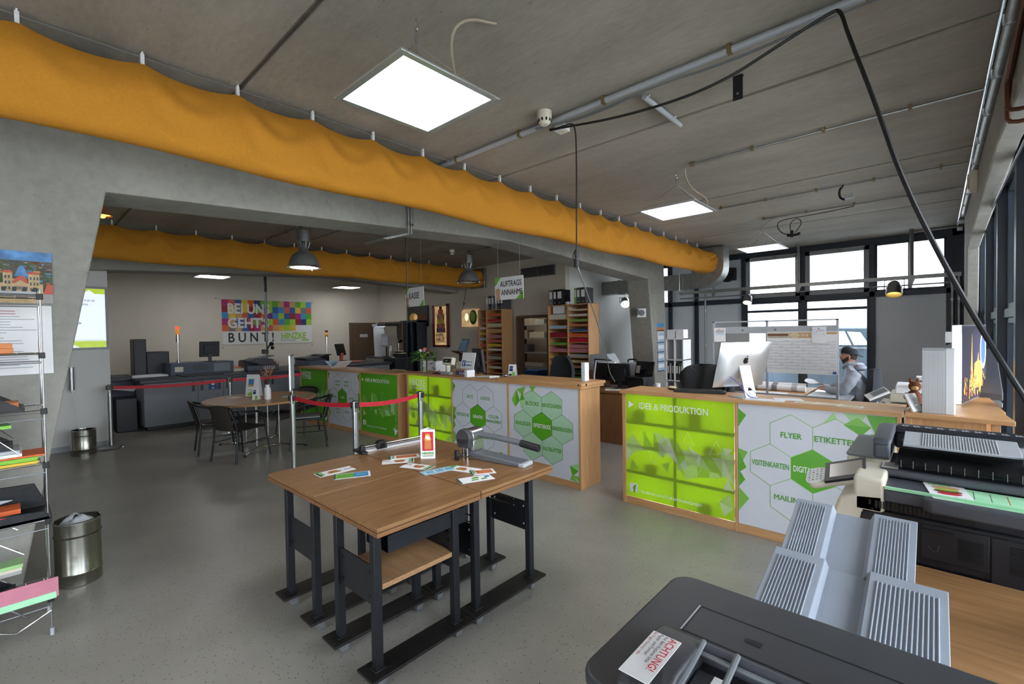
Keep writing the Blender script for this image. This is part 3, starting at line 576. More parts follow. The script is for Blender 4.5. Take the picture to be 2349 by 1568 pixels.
m = MB(); m.tube([(0, -.3, 1.24), (0, 0, .9), (0, 0, .35), (-.03, 0, .2), (.0, 0, -.1)], .007, 'cable_black', 6, sm=2); m.tube([(.02, 0, .33), (.08, 0, .2), (.05, 0, -.1)], .006, 'cable_black', 6, sm=2); m.box(-.02, .03, -.02, .02, .2, .38, 'black'); solo(m, 'hanging_plug', 'black plug on a cable hanging beside the concrete leg', 'cable', (-5.0, 10.0, 1.3))
# ventilation grille
t = thing('vent_grille', 'long dark ventilation grille high on the back wall', 'ventilation grille', (-6.6, 8.08, 2.92))
m = MB()
for a, b, c, d in ((-.5, .48, 0, .015), (-.5, .48, .21, .225), (-.5, -.48, 0, .225), (.46, .48, 0, .225), (-.01, .01, 0, .225)): m.box(a, b, -.02, .02, c, d, 'steel_dark')
m.go('frame', t, smooth=False)
m = MB(); m.box(-.48, .46, .0, .018, .015, .21, 'press_top')
for k in range(9): m.box(-.48, .46, -.015, .0, .02+k*.021, .026+k*.021, 'steel_dark')
m.go('slats', t, smooth=False)
# hanging signs
def sign(x, y, z, w, h, lines, label, size):
    t = thing('hanging_sign', label, 'sign', (x, y, z), .0, 'white signs hanging on threads')
    m = MB(); m.box(0, w, -.003, .003, 0, h, 'white'); m.plane((0, -.003, 0), (1, 0, 0), (0, 0, 1))
    m.poly([(0, h), (0, h*.62), (w*.22, h)], 'green_mid'); m.poly([(0, h*.8), (0, h*.62), (w*.1, h*.8)], 'green'); m.poly([(w, 0), (w, h*.35), (w*.75, 0)], 'green_mid'); m.poly([(w, 0), (w, h*.18), (w*.86, 0)], 'green')
    m.poly([(w*(.11+.08*cos(a)), h*(.32+.16*sin(a))) for a in [2*pi*i/14 for i in range(14)]], 'skin', .001)
    m.poly([(w*(.11+.085*cos(a)), h*(.38+.15*sin(a))) for a in [pi*i/8 for i in range(9)]], 'tan', .0014); m.poly([(w*.02, 0), (w*.06, h*.2), (w*.16, h*.2), (w*.22, 0)], 'skin', .0012)
    for s_, a, b in lines: m.text(s_, a, b, size, 'black', .010, .74)
    m.go('board', t, smooth=False)
    for a in (.06, w-.06): m = MB(); m.cyl((a, 0, h), (a, 0, 3.35-z), .0015, 'grey_light', n=4); m.go('thread', t)
sign(-6.53, 4.5, 2.125, .5, .31, [('KASSE', .10, .13)], 'white hanging sign reading KASSE above the till', .14)
sign(-4.43, 4.5, 2.115, .51, .30, [('AUFTRAGS', .10, .175), ('ANNAHME', .12, .06)], 'white hanging sign reading AUFTRAGS ANNAHME above the counter', .105)
# ================================================================ WORK TABLES
def work_table(x0, y0, label, seam):
    t = thing('work_table', label, 'table', (x0, y0, 0), 0, 'four wheeled wooden work tables pushed together'); w, d = .632, .632; H = .82
    m = MB(); m.box(.0015, w-.0015, .0015, d-.0015, H-.018, H, 'work_top'); m.box(.006, w-.006, .006, d-.006, H-.021, H-.018, 'black'); m.box(.0015, w-.0015, .0015, d-.0015, H-.042, H-.021, 'work_edge'); m.go('tabletop', t, bev=.003)
    for lx in (.135, .495):
        for ly in (.07, .55):
            m = MB(); m.box(lx-.02, lx+.02, ly-.02, ly+.02, .095, H-.042, 'black_steel'); m.box(lx-.03, lx+.03, ly-.03, ly+.03, .095, .103, 'plate_steel'); m.go('leg', t, bev=.002)
    for lx in (.135, .495):
        m = MB(); m.box(lx-.07, lx+.07, .0, .63, .082, .095, 'plate_steel'); fp = m.go('foot_plate', t, bev=.002)
        for ly in (.07, .55):
            m = MB(); m.cyl((lx-.012, ly+.02, .03), (lx+.012, ly+.02, .03), .03, 'caster_grey', n=16); m.cyl((lx-.014, ly+.02, .03), (lx+.014, ly+.02, .03), .012, 'rubber', n=10); m.box(lx-.02, lx-.015, ly-.01, ly+.03, .02, .08, 'steel_dark'); m.box(lx+.015, lx+.02, ly-.01, ly+.03, .02, .08, 'steel_dark'); m.box(lx-.022, lx+.022, ly-.022, ly+.03, .072, .082, 'steel_dark'); m.go('caster', fp, smooth=True)
    for ly in (.07, .55):
        m = MB(); a, b, c, e = .155, .475, .385, .575; z = [c, c+.03, c+.045, e-.045, e-.03, e]; xx = [a, a+.02, a+.035, b-.035, b-.02, b]
        for i in range(5):
            for j in range(5):
                if i in (1, 3) and j in (1, 3): continue
                m.box(xx[i], xx[i+1], ly-.003, ly+.003, z[j], z[j+1], 'black_steel')
        m.go('side_panel', t, smooth=False)
    return t
TA = work_table(-2.445, 1.075, 'worn oak work table with shelf and metal tray below, nearest the camera', 0)
TB = dup(TA, (-3.08, 1.075, 0), 0, 'oak work table at the left front of the block, leaflets on its left edge')
TC = dup(TA, (-2.445, 1.71, 0), 0, 'oak work table at the right, carrying the grey heavy duty punch')
TD = dup(TA, (-3.08, 1.71, 0), 0, 'oak work table at the back left, carrying the rotary paper trimmer')
m = MB(); m.box(.14, .50, .10, .545, .46, .485, 'ply'); m.go('shelf', TA, bev=.002)
m = MB(); m.box(.497, .50, .135, .63, .625, .712, 'black_steel'); m.box(.30, .50, .135, .63, .622, .626, 'black_steel'); m.box(.30, .303, .135, .63, .625, .712, 'black_steel'); m.box(.30, .51, .135, .63, .705, .712, 'black_steel'); m.go('metal_tray', TA, bev=.001)
m = MB()
for z in (.60, .64): m.tube([(.50, .66-.635+.02, z), (.25, .66-.635+.02, z), (.25, .4, z), (.50, .4, z)], .004, 'chrome', 6)
m.go('wire_rack', TC)
# things on the tables
H = .82
def card(name, cx, cy, w, l, rz, kind, label, z=H):
    m = MB(); m.box(-l/2, l/2, -w/2, w/2, 0, .0012, 'paper'); m.plane((-l/2, -w/2, .0012), (1, 0, 0), (0, 1, 0)); rr = random.Random(int(abs(cx*1000)))
    if kind == 'burger':
        m.rect(.02*l, .04*w, .08*l, .96*w, 'dark_green'); m.text('HINZKE', .16*l, .08*w, .032, 'letter_green', .03, .9, rot=pi/2)
        for a, b, c, d_, k in ((.26, .3, .66, .52, 'brown'), (.30, .5, .62, .60, 'red'), (.28, .2, .64, .32, 'tan'), (.3, .58, .6, .78, 'orange_box'), (.33, .42, .6, .47, 'lime'), (.36, .36, .56, .40, 'yellow')):
            m.poly([(l*(a+(c-a)*(.5+.5*cos(q))), w*(b+(d_-b)*(.5+.5*sin(q)))) for q in [2*pi*i/12 for i in range(12)]], k, .0007+.0001*rr.random())
        m.text('Angebot', .74*l, .30*w, .028, 'red_dark', .02, .8, rot=rr.choice((0.1, -.1)))
    elif kind == 'blue':
        m.rect(.06*l, .08*w, .55*l, .92*w, 'green'); m.rect(.55*l, .08*w, .94*l, .92*w, 'sky_blue'); m.rect(0, 0, .05*l, w, 'dark_green'); m.text('DRUCK', .62*l, .4*w, .016, 'white', .02)
    elif kind == 'cyan':
        m.rect(0, 0, l, w, 'cyan')
        for i in range(6): m.poly([(l*(.05+.15*i), w*.2), (l*(.12+.15*i), w*.25), (l*(.16+.15*i), w*.8), (l*(.08+.15*i), w*.7)], ['paper', 'light_blue_paper'][i % 2], .0009)
        m.text('Flyer & Karten', .08*l, .35*w, .028, 'sky_blue', .02)
    elif kind == 'chips':
        m.rect(.0, .0, .06*l, w, 'dark_green'); m.rect(.24*l, .2*w, .9*l, .85*w, 'orange'); m.rect(.3*l, .3*w, .85*l, .75*w, 'orange_box', .0009); m.text('HINZKE', .18*l, .1*w, .026, 'letter_green', .03, .9, rot=pi/2)
    elif kind == 'form':
        m.rect(0, 0, .06*l, w, 'dark_green'); m.rect(.42*l, .55*w, .62*l, .8*w, 'green'); m.rect(.36*l, .25*w, .56*l, .42*w, 'green'); m.rect(.66*l, .25*w, .82*l, .45*w, 'green'); m.rect(.8*l, .5*w, .94*l, .8*w, 'sky_blue')
    return solo(m, name, label, 'leaflet', (cx, cy, z), rz, 'leaflets scattered on the work tables', smooth=False)
card('leaflet', -2.79, 1.37, .10, .23, radians(88), 'burger', 'leaflet with a burger picture at the far left of the tables')
card('leaflet', -2.63, 1.40, .11, .21, radians(62), 'blue', 'green and blue leaflet beside the leftmost burger leaflet', H+.0013)
card('leaflet', -2.68, 1.76, .10, .21, radians(235), 'burger', 'burger leaflet lying under the folded price card, trimmer side')
card('leaflet', -2.74, 1.85, .10, .21, radians(60), 'chips', 'orange leaflet half hidden behind the upright card', H+.0013)
card('leaflet', -2.47, 1.765, .10, .21, radians(200), 'burger', 'burger leaflet directly in front of the upright card', H+.0013)
card('leaflet', -2.29, 1.79, .085, .21, radians(77), 'cyan', 'light blue leaflet in the middle of the tables', H+.0026)
card('leaflet', -2.20, 1.92, .10, .21, radians(17), 'burger', 'burger leaflet to the right of the light blue one')
card('leaflet', -2.06, 1.955, .10, .15, radians(60), 'chips', 'small orange and white leaflet at the right end of the row', H+.0013)
card('leaflet', -1.99, 1.83, .10, .21, radians(68), 'form', 'white leaflet with green boxes near the table edge', H+.0026)
t = thing('table_card', 'upright folded card with an orange snack picture and the word HINZKE', 'display card', (-2.575, 1.93, H), radians(47))
m = MB(); h = .20; w = .10
tri = [(-w/2, 0), (w/2, 0), (0, .085)]
for (a, b) in ((0, 1), (1, 2), (2, 0)):
    p, q = tri[a], tri[b]; m.add([(p[0], p[1], 0), (q[0], q[1], 0), (q[0], q[1], h), (p[0], p[1], h)], [(0, 1, 2, 3)], 'paper')
m.plane((-w/2, -.0006, 0), (1, 0, 0), (0, 0, 1)); m.rect(.012, .055, .088, .185, 'red'); m.poly([(.028, .065), (.075, .065), (.072, .12), (.078, .14), (.062, .145), (.062, .175), (.035, .175), (.035, .145), (.024, .14), (.03, .12)], 'orange_box', .0009); m.poly([(.035, .125), (.068, .125), (.066, .165), (.036, .165)], 'yellow', .0012); m.poly([(.034, .14), (.066, .13), (.066, .15), (.034, .158)], 'paper', .0015)
m.text('HINZKE', .010, .03, .024, 'letter_green', .02, .95); m.rect(.014, .016, .086, .022, 'letter_grey'); m.go('card', t, smooth=False)
# rotary trimmer
t = thing('paper_trimmer', 'long rotary paper trimmer with black ends and a sliding cutting head', 'paper trimmer', (-3.10, 1.69, H), radians(86))
m = MB(); m.box(.03, .60, -.045, .045, 0, .012, 'alu'); m.box(.03, .60, -.045, -.035, .012, .02, 'alu'); m.go('base', t, bev=.002)
for x in (0, .585): m = MB(); m.box(x, x+.045, -.085, .075, 0, .018, 'black'); m.box(x+.005, x+.04, -.06, -.015, .018, .05, 'black'); m.cyl((x+.01, -.04, .05), (x+.03, -.04, .05), .014, 'black', n=12); m.go('end_block', t, bev=.004)
m = MB(); m.cyl((.03, -.04, .045), (.6, -.04, .045), .006, 'chrome', n=10); m.cyl((.03, -.04, .028), (.6, -.04, .028), .004, 'steel_dark', n=8); m.go('guide_rail', t)
m = MB(); m.prism([(.13, .012), (.21, .012), (.205, .055), (.19, .07), (.15, .07), (.135, .055)], -.062, -.012, 'black', 'y'); m.cyl((.17, -.065, .035), (.17, -.01, .035), .022, 'black_gloss', n=14); m.go('cutting_head', t, bev=.004)
# heavy duty punch
t = thing('paper_punch', 'grey heavy duty hole punch with a long lever handle', 'hole punch', (-2.40, 2.16, H), radians(8))
m = MB(); m.prism([(-.03, 0), (.47, 0), (.48, .01), (.475, .025), (.05, .05), (-.03, .06)], -.055, .055, 'punch_grey', 'y'); m.go('base', t, bev=.008)
m = MB(); m.box(.44, .485, -.056, .056, .0, .026, 'grey_light'); m.go('base_cap', t, bev=.006)
m = MB(); m.cyl((.02, -.055, .145), (.02, .07, .145), .058, 'steel', n=32); m.box(-.035, .075, -.05, .065, .05, .13, 'steel'); m.go('punch_head', t, bev=.006)
m = MB(); m.cyl((.02, -.10, .145), (.02, -.056, .145), .062, 'scanner_dark', r2=.064, n=32); m.prism([(-.042, .145), (.08, .145), (.07, .08), (-.03, .08)], -.10, -.056, 'scanner_dark', 'y'); m.go('side_cover', t, bev=.008)
m = MB(); m.tube([(.02, .02, .15), (.12, .03, .155), (.3, .04, .14), (.42, .045, .128)], .019, 'punch_grey', 12, sm=2); m.go('lever', t)
m = MB(); m.tube([(.40, .0445, .13), (.52, .05, .112), (.535, .051, .110)], .024, 'black', 14, sm=1); m.go('grip', t)
m = MB(); m.cyl((-.01, -.12, .03), (.16, -.10, .03), .005, 'chrome', n=8); m.cyl((.01, -.075, .0), (.01, -.075, .09), .006, 'chrome', n=8); m.cyl((.04, -.075, .0), (.04, -.075, .09), .006, 'chrome', n=8); m.go('guide_rods', t)
m = MB(); m.box(-.02, .012, -.145, -.12, .0, .07, 'black'); m.go('stop_knob', t, bev=.008)
# ================================================================ COUNTERS
def triangles(m, a0, b0, a1, b1, n, seed, mats, smin=.05, smax=.13):
    r = random.Random(seed)
    for i in range(n):
        a = r.uniform(a0+.04, a1-.04); b = b0+(b1-b0)*r.random(); s_ = r.uniform(smin, smax); q = r.uniform(0, 2*pi); P = []
        for k in range(3): P.append((min(a1, max(a0, a+s_*.75*cos(q+k*2.1))), min(b1, max(b0, b+s_*sin(q+k*2.1)))))
        if (P[1][0]-P[0][0])*(P[2][1]-P[0][1])-(P[1][1]-P[0][1])*(P[2][0]-P[0][0]) < 0: P = P[::-1]
        m.poly(P, mats[i % len(mats)], .0012+.00012*i)
def zigzag(m, x0, x1, zc, amp, n, seed, mats, h0=.0006):    # band of joined triangles
    r = random.Random(seed); top = []; bot = []
    for i in range(n+1):
        x = x0+(x1-x0)*i/n; top.append((x+r.uniform(-.01, .01) if 0 < i < n else x, zc(x)+amp*r.uniform(.4, 1.2))); bot.append((x, zc(x)-amp*r.uniform(.3, 1.3)))
    for i in range(n):
        for P in ((bot[i], bot[i+1], top[i]), (top[i], bot[i+1], top[i+1])):
            if r.random() < .8: m.poly(list(P), r.choice(mats), h0+.0)
HW, HH = .94, .99
def art_green(m, w, hh, lit, seed):
    A = ['lit_light', 'lit_mid', 'lit_white', 'lit_mid', 'lit_light'] if lit else ['green_mid', 'green_pale', 'green_mid', 'green', 'green_hex']
    zigzag(m, 0.0, w, lambda x: .40+.10*sin(x*6)+.12*x, .13, 10, seed, A)
    zigzag(m, .35, w, lambda x: .52-.2*(x-.4), .10, 7, seed+5, A, .0009)
    triangles(m, .05, .25, w, .6, 9, seed+1, [A[2], A[1], A[0]], .04, .08)
    for ta, tb, tr in ((.16, .50, 1), (.30, .42, -1), (.62, .62, 1), (.70, .40, -1), (.86, .58, 1)): m.line([(ta*w-.055, tb-.05*tr), (ta*w+.055, tb-.03*tr), (ta*w, tb+.07*tr)], .003, 'lit_white' if lit else 'green_hex', .0030, True)
    m.poly([(w-.12, .14), (w-.08, .02), (w-.01, .1)], 'white' if not lit else 'lit_white', .001); m.poly([(w-.12, .14), (w-.01, .1), (w-.03, .22)], A[0], .001)
def art_hexes(m, a, b, words, center, fill, r=.160, size=.058, edge='green_mid', sx_=.95):
    ca = r*math.sqrt(3)/2; P = [(-ca, 1.5*r), (ca, 1.5*r), (2*ca, 0), (ca, -1.5*r), (-ca, -1.5*r), (-2*ca, 0)]
    for k, (da, db) in enumerate(P):
        if words[k] is None: continue
        m.hexa(a+da, b+db, r, fill, edge, .004)
        ln = words[k].split('|')
        for i, s_ in enumerate(ln): m.text(s_, a+da, b+db+(len(ln)-1)*.03-i*.06, size, 'letter_green', .018, .9, cx=True, maxw=r*1.6)
    m.hexa(a, b, r, 'green', edge, .004); m.text(center, a, b, size*1.05, 'letter_white', .018, .95, cx=True, maxw=r*1.55)
def side_tri(m, w, hh, seed, right=False):
    for P, k in (([(0, .95), (.0, .80), (.06, .90)], 'green'), ([(0, .62), (.0, .45), (.07, .60)], 'green_mid'), ([(0, .45), (.0, .30), (.05, .37)], 'green'), ([(0, .30), (.0, .1), (.08, .22)], 'green_mid'), ([(0, .6), (.06, .47), (0, .42)], 'green')):
        Q = P if not right else [(w-a, b) for a, b in P][::-1]
        m.poly(Q, k)
def counter(x0, n_mod, z, depth, label, kinds, rz=0, y0=4.04, group=None, endside=True, over=.03):
    w = 1.045; L = n_mod*w
    t = thing('counter', label, 'counter', (x0, y0, 0), rz, group)
    m = MB(); m.box(-over, L+over, -.03, depth, z-.03, z, 'oak'); m.go('worktop', t, bev=.003)
    for i in range(n_mod+1):
        xx = i*w; m = MB(); m.box(xx-(.0 if i == 0 else .012), xx+(.0 if i == n_mod else .012)+(.024 if i == 0 else 0)-(0.024 if i == n_mod else 0)+(.0), .0, depth-.04, 0, z-.03, 'oak_z')
        if i == n_mod: m = MB(); m.box(xx-.024, xx, .0, depth-.04, 0, z-.03, 'oak_z')
        m.go('side_board', t, bev=.002)
    for i in range(n_mod):
        a = i*w+.024; b = (i+1)*w-.024; ht = z-.03-.075; m = MB(); k = kinds[i]; lit = k[0] == 'lit'
        m.box(a-.012, b+.012, .004, .02, .0, .072, 'oak'); m.go('plinth', t, bev=.002)
        m = MB(); base = 'lit_green' if lit else ('green' if k[0] == 'green' else 'panel_white')
        m.box(a-.008, b+.008, .006, .010, .074, z-.032, base); m.plane((a-.006, .006, .076), (1, 0, 0), (0, 0, 1)); pw = b-a+.012
        k[1](m, pw, ht)
        m.go('printed_panel', t, smooth=False)
        if not lit:
            m = MB(); m.box(a, b, .02, .03, .08, z-.04, 'white'); m.go('panel_back', t, smooth=False)
        else:
            m = MB()
            for zz in (.30, .55, .78): m.box(a, b, .0115, depth-.06, zz, zz+.03, 'oak')
            m.box((a+b)/2-.014, (a+b)/2+.014, .0115, depth-.06, .07, z-.04, 'oak_z'); m.go('shelf_boards', t, smooth=False)
            m = MB()
            for j, (u, zb_, hh_) in enumerate(((.1, .802, .12), (.62, .802, .15), (.75, .572, .1), (.2, .322, .1), (.7, .07, .1), (.3, .572, .06))): m.box(a+u, a+u+.12, .04, .2, zb_, zb_+hh_, ['cream', 'grey_light', 'white'][j % 3])
            m.go('stored_boxes', t, bev=.004)  # unseen boxes added to throw soft shade bands onto the translucent panel
            for j in range(4):  # unseen area lights added inside the cabinet so the panel glows
                l = bpy.data.lights.new('cabinet_light', 'AREA'); l.shape = 'RECTANGLE'; l.size = .9; l.size_y = .17; l.energy = CAB; l.color = (1, .97, .88)
                o = bpy.data.objects.new('cabinet_light', l); COL.objects.link(o); o.parent = t; o.location = ((a+b)/2, depth-.07, (.18, .435, .68, .93)[j]); o.rotation_euler = (radians(-90), 0, 0)
            m = MB(); m.box(a, b, depth-.055, depth-.04, .07, z-.04, 'white'); m.go('back_board', t, smooth=False)
    return t
CAB = 10.0
def k_logo(m, w, h):
    art_green(m, w, h, False, 3); m.text('HINZKE', .05, h-.16, .14, 'letter_white', .02, .75); m.text('DRUCKEREI', .05, h-.20, .035, 'letter_white', .0, 1.0); m.rect(.27, h-.20, .42, h-.178, 'white')
def k_team(m, w, h):
    side_tri(m, w, h, 2); side_tri(m, w, h, 2, True); art_hexes(m, .47, .50, ['DIGITAL|DRUCK', 'OFFSET|DRUCK', 'MEDIEN', 'GRAFIK', 'PRINT|SHOP', 'GRAFIK'], 'TEAM', 'panel_white', .165, .05, 'line_dark')
def fb(m, a, b, s):
    r = s*.18; P = []
    for cx_, cy_, a0 in ((s-r, s-r, 0), (r, s-r, pi/2), (r, r, pi), (s-r, r, 3*pi/2)): P += [(a+cx_+r*cos(a0+i*pi/8), b+cy_+r*sin(a0+i*pi/8)) for i in range(5)]
    m.poly(P, 'letter_white', .0022); m.text('f', a+s*.42, b+s*.0, s*1.15, 'green', .04, 1.0, h=.0044)
def k_idee(m, w, h):
    art_green(m, w, h, False, 9); m.poly([(.05, h-.09), (.10, h-.115), (.05, h-.14)][::-1], 'letter_white', .0015); m.text('IDEE & PRODUKTION', .15, h-.145, .082, 'letter_white', .01, .82); fb(m, .06, .10, .08); m.text('facebook.com/VolkerHinzkeGmbH', .17, .085, .04, 'letter_white', 0, .95)
def k_lit1(m, w, h):
    art_green(m, w, h, True, 3); m.text('HINZKE', .05, h-.155, .135, 'letter_white', .02, .82); m.text('DRUCKEREI', .07, h-.20, .035, 'letter_white', .0, 1.0); m.rect(.28, h-.20, .46, h-.178, 'letter_white')
def k_lit2(m, w, h):
    art_green(m, w, h, True, 9); m.poly([(.05, h-.07), (.05, h-.14), (.105, h-.105)], 'letter_white', .0015); m.text('IDEE & PRODUKTION', .155, h-.135, .082, 'letter_white', .012, .82); fb(m, .055, .045, .085); m.text('facebook.com/VolkerHinzkeGmbH', .17, .055, .044, 'letter_white', 0, .92)
def k_grafik(m, w, h):
    side_tri(m, w, h, 2); art_hexes(m, .49, .525, ['SATZ', 'LOGOS', 'COLOR|MANAGEMENT', 'WEBSEITE', 'LAYOUT', 'RETUSCHE'], 'GRAFIK', 'panel_white', .165, .056, 'line_dark')
    m.poly([(w-.02, .05), (w-.12, .02), (w-.1, .14)], 'green_mid'); m.poly([(w-.22, .1), (w-.1, .14), (w-.12, .02)], 'green')
def k_offset(m, w, h):
    art_hexes(m, .50, .535, ['BLÖCKE', 'BROSCHÜREN', 'BRIEFBOGEN', 'FALTBLÄTTER', 'SD-SÄTZE', 'EINLEGER'], 'OFFSETDRUCK', 'green_hex', .163, .06, 'line_dark')
    for P, k in (([(.04, .80), (.10, .72), (.12, .93)], 'green_mid'), ([(.10, .72), (.17, .80), (.12, .93)], 'green'), ([(.12, .93), (.22, .86), (.26, .97)], 'green_mid'), ([(.17, .80), (.19, .68), (.25, .82)], 'green_pale'), ([(.32, .98), (.36, .91), (.42, .98)], 'green_mid'), ([(.17, .8), (.25, .82), (.2, .9)], 'green'),
                 ([(w-.13, .16), (w-.10, .05), (w-.02, .12)], 'green'), ([(w-.13, .01), (w-.10, .08), (w-.03, .0)], 'green_mid'), ([(w-.10, .07), (w-.0, .0), (w-.0, .06)], 'green_mid'), ([(w-.13, .16), (w-.02, .12), (w-.01, .2)], 'green_pale')): 
        a, b, c = P
        if (b[0]-a[0])*(c[1]-a[1])-(b[1]-a[1])*(c[0]-a[0]) < 0: P = P[::-1]
        m.poly(P, k, .0007)
def k_digital(m, w, h):
    side_tri(m, w, h, 2); art_hexes(m, .52, .525, ['FLYER', 'ETIKETTEN', 'BÜCHER', 'PLAKATE', 'MAILINGS', 'VISITENKARTEN'], 'DIGITALDRUCK', 'panel_white', .165, .06, 'green_mid')
    for P, k in (([(w, .985), (w-.17, .985), (w-.12, .86)], 'green'), ([(w, .985), (w-.12, .86), (w, .8)], 'green_mid'), ([(w-.3, .985), (w-.22, .88), (w-.17, .985)], 'green_pale'), ([(w-.3, .90), (w-.22, .96), (w-.14, .9)], 'green_mid'), ([(w-.3, .90), (w-.14, .9), (w-.2, .83)], 'green'), ([(w-.42, .9), (w-.36, .985), (w-.33, .92)], 'green_pale'), ([(w-.2, .83), (w-.12, .86), (w-.1, .76)], 'green_mid')):
        a, b, c = P
        if (b[0]-a[0])*(c[1]-a[1])-(b[1]-a[1])*(c[0]-a[0]) < 0: P = P[::-1]
        m.poly(P, k, .0007)
gc = 'oak counters with printed front panels'
cl = counter(-5.885, 3, 1.10, .42, 'long oak counter with lit HINZKE panel and hexagon panels reading GRAFIK and OFFSETDRUCK', [('lit', k_lit1), ('w', k_grafik), ('w', k_offset)], group=gc)
m = MB(); m.box(1.95, 3.175, -.035, .44, 1.10, 1.132, 'oak'); m.go('raised_top', cl, bev=.003); m = MB(); m.cyl((3.17, .05, 1.115), (3.18, .05, 1.115), .012, 'black', n=10); m.go('lid_bolt', cl); m = MB(); m.cyl((3.14, -.033, 1.115), (3.14, -.04, 1.115), .01, 'black', n=10); m.go('lid_bolt', cl)
counter(-9.24, 3, 1.075, .42, 'lower oak counter further back with darker green HINZKE and TEAM panels', [('green', k_logo), ('w', k_team), ('green', k_idee)], rz=radians(3.2), y0=3.86, group=gc)
cr_ = counter(-2.262, 2, 1.10, .41, 'oak counter at the right with glowing IDEE & PRODUKTION panel and FLYER hexagons', [('lit', k_lit2), ('w', k_digital)], group=gc, over=.012)
# right hand worktop block with drawers
t = thing('side_cabinet', 'pale wooden cabinet beside the right counter, carrying the display boxes', 'cabinet', (-.15, 4.04, 0))
m = MB(); m.prism([(0, 0), (.50, 0), (.47, .42), (.44, .5), (0, .5)], 1.07, 1.10, 'oak', 'z'); m.go('worktop', t, bev=.003)
m = MB(); m.box(.02, .38, .03, .48, 0, 1.07, 'oak_z'); m.box(.0, .03, .02, .48, 0, 1.07, 'oak_z'); m.box(.40, .44, .02, .06, 0, 1.07, 'oak_z'); m.go('body', t, bev=.002)
t = thing('corner_shelf', 'pale wooden cabinet with angled top behind the display boxes by the glass', 'cabinet', (.02, 4.58, 0))
m = MB(); m.prism([(0, 0), (.33, 0), (.28, 1.5), (0, 1.5)], 1.05, 1.08, 'oak', 'z'); m.go('worktop', t, bev=.003); m = MB(); m.box(.01, .28, .02, 1.45, 0, 1.05, 'oak_z'); m.go('body', t, bev=.002)
# ================================================================ RIGHT FOREGROUND: copiers and their table
t = thing('side_table', 'oak topped side table between the two copiers', 'table', (-.40, 1.10, 0))
m = MB(); m.box(0, .78, .0, 1.22, .74, .77, 'desk_top'); m.go('tabletop', t, bev=.003)
for x in (.03, .72):
    for y in (.05, 1.14): m = MB(); m.box(x, x+.04, y, y+.04, 0, .74, 'black_steel'); m.go('leg', t)
def ribbed(m, x0, x1, ya, za, yb, zb, th, mt, ribs=True, n=12, e=.015):
    d = Vector((0, yb-ya, zb-za)); nn = Vector((0, -(zb-za), yb-ya)).normalized()*th
    def bar(a, b, p, q, lift):
        P = [Vector((a, ya, za))+d*p, Vector((b, ya, za))+d*p, Vector((b, ya, za))+d*q, Vector((a, ya, za))+d*q]
        lo = [tuple(v) for v in P]; hi = [tuple(v+nn*lift) for v in P]
        m.add(lo+hi, [(3, 2, 1, 0), (4, 5, 6, 7), (0, 1, 5, 4), (1, 2, 6, 5), (2, 3, 7, 6), (3, 0, 4, 7)], mt)
    bar(x0, x1, 0, 1, 1)
    if ribs:
        w = (x1-x0-2*e)/n
        for k in range(n): bar(x0+e+k*w+w*.28, x0+e+k*w+w*.72, .03, .94, 1.35)
t = thing('copier', 'dark lidded copier nearest the camera with a ribbed grey paper output tray', 'copier', (-.45, .64, 0))
def rrect(x0, x1, y0, y1, r, n=6):
    P = []
    for cx_, cy_, a0 in ((x1-r, y1-r, 0), (x0+r, y1-r, pi/2), (x0+r, y0+r, pi), (x1-r, y0+r, 3*pi/2)): P += [(cx_+r*cos(a0+i*pi/2/n), cy_+r*sin(a0+i*pi/2/n)) for i in range(n+1)]
    return P
m = MB(); m.prism(rrect(-.004, .84, -.0, .432, .045), 1.075, 1.10, 'scanner_dark', 'z'); m.go('lid', t, bev=.006, seg=3)
m = MB(); m.prism(rrect(.012, .82, .015, .42, .035), .0, 1.075, 'grey_light', 'z'); m.go('body', t, bev=.004)
m = MB(); m.box(.085, .83, .228, .2285+.0, 1.1002, 1.1004, 'black'); 
for a, b, c, d in ((.088, .83, .2255, .2285), (.088, .83, .325, .3275), (.088, .0905, .2255, .3275)): m.box(a, b, c, d, 1.1002, 1.1008, 'black')
m.box(.085, .088, .2255, .3275, 1.1002, 1.1012, 'grey_light'); m.go('lid_groove', t, smooth=False)
m = MB(); m.cyl((.195, .274, 1.1002), (.195, .274, 1.101), .007, 'black', n=14); m.box(.199, .217, .266, .282, 1.1002, 1.1007, 'black'); m.go('latch_hole', t, smooth=False)
m = MB(); m.prism([(.0, 1.10), (.19, 1.10), (.19, 1.115), (.165, 1.135), (.13, 1.143), (.05, 1.143), (.0, 1.125)], .075, .155, 'scanner_dark', 'x'); m.box(.155, .83, .0, .13, 1.10, 1.112, 'scanner_dark'); m.go('feeder_cover', t, bev=.006, seg=3)
m = MB(); m.cyl((.155, .165, 1.118), (.83, .165, 1.118), .016, 'printer_dark', n=16); m.cyl((.155, .145, 1.128), (.83, .145, 1.128), .004, 'grey_plastic', n=8); m.go('feeder_roller', t)
for x in (.155, .21): m = MB(); m.tube([(x, .02, 1.120), (x, .1, 1.128), (x, .16, 1.14)], .005, 'grey_plastic', 8, sm=1); m.go('hinge', t)
m = MB(); m.box(.080, .130, .0, .125, 1.143, 1.1442, 'white'); m.plane((.080, .125, 1.1443), (0, -1, 0), (1, 0, 0))
m.text('ACHTUNG!', .006, .034, .0180, 'red', .01, 1.02); m.text('Vor dem Kopieren bitte', .006, .025, .0088, 'black', .01, .95); m.text('Papier und Format', .006, .016, .0088, 'black', .01); m.text('Bei Fragen Personal rufen', .006, .006, .0072, 'red_dark', .01); m.go('warning_sticker', t, smooth=False)
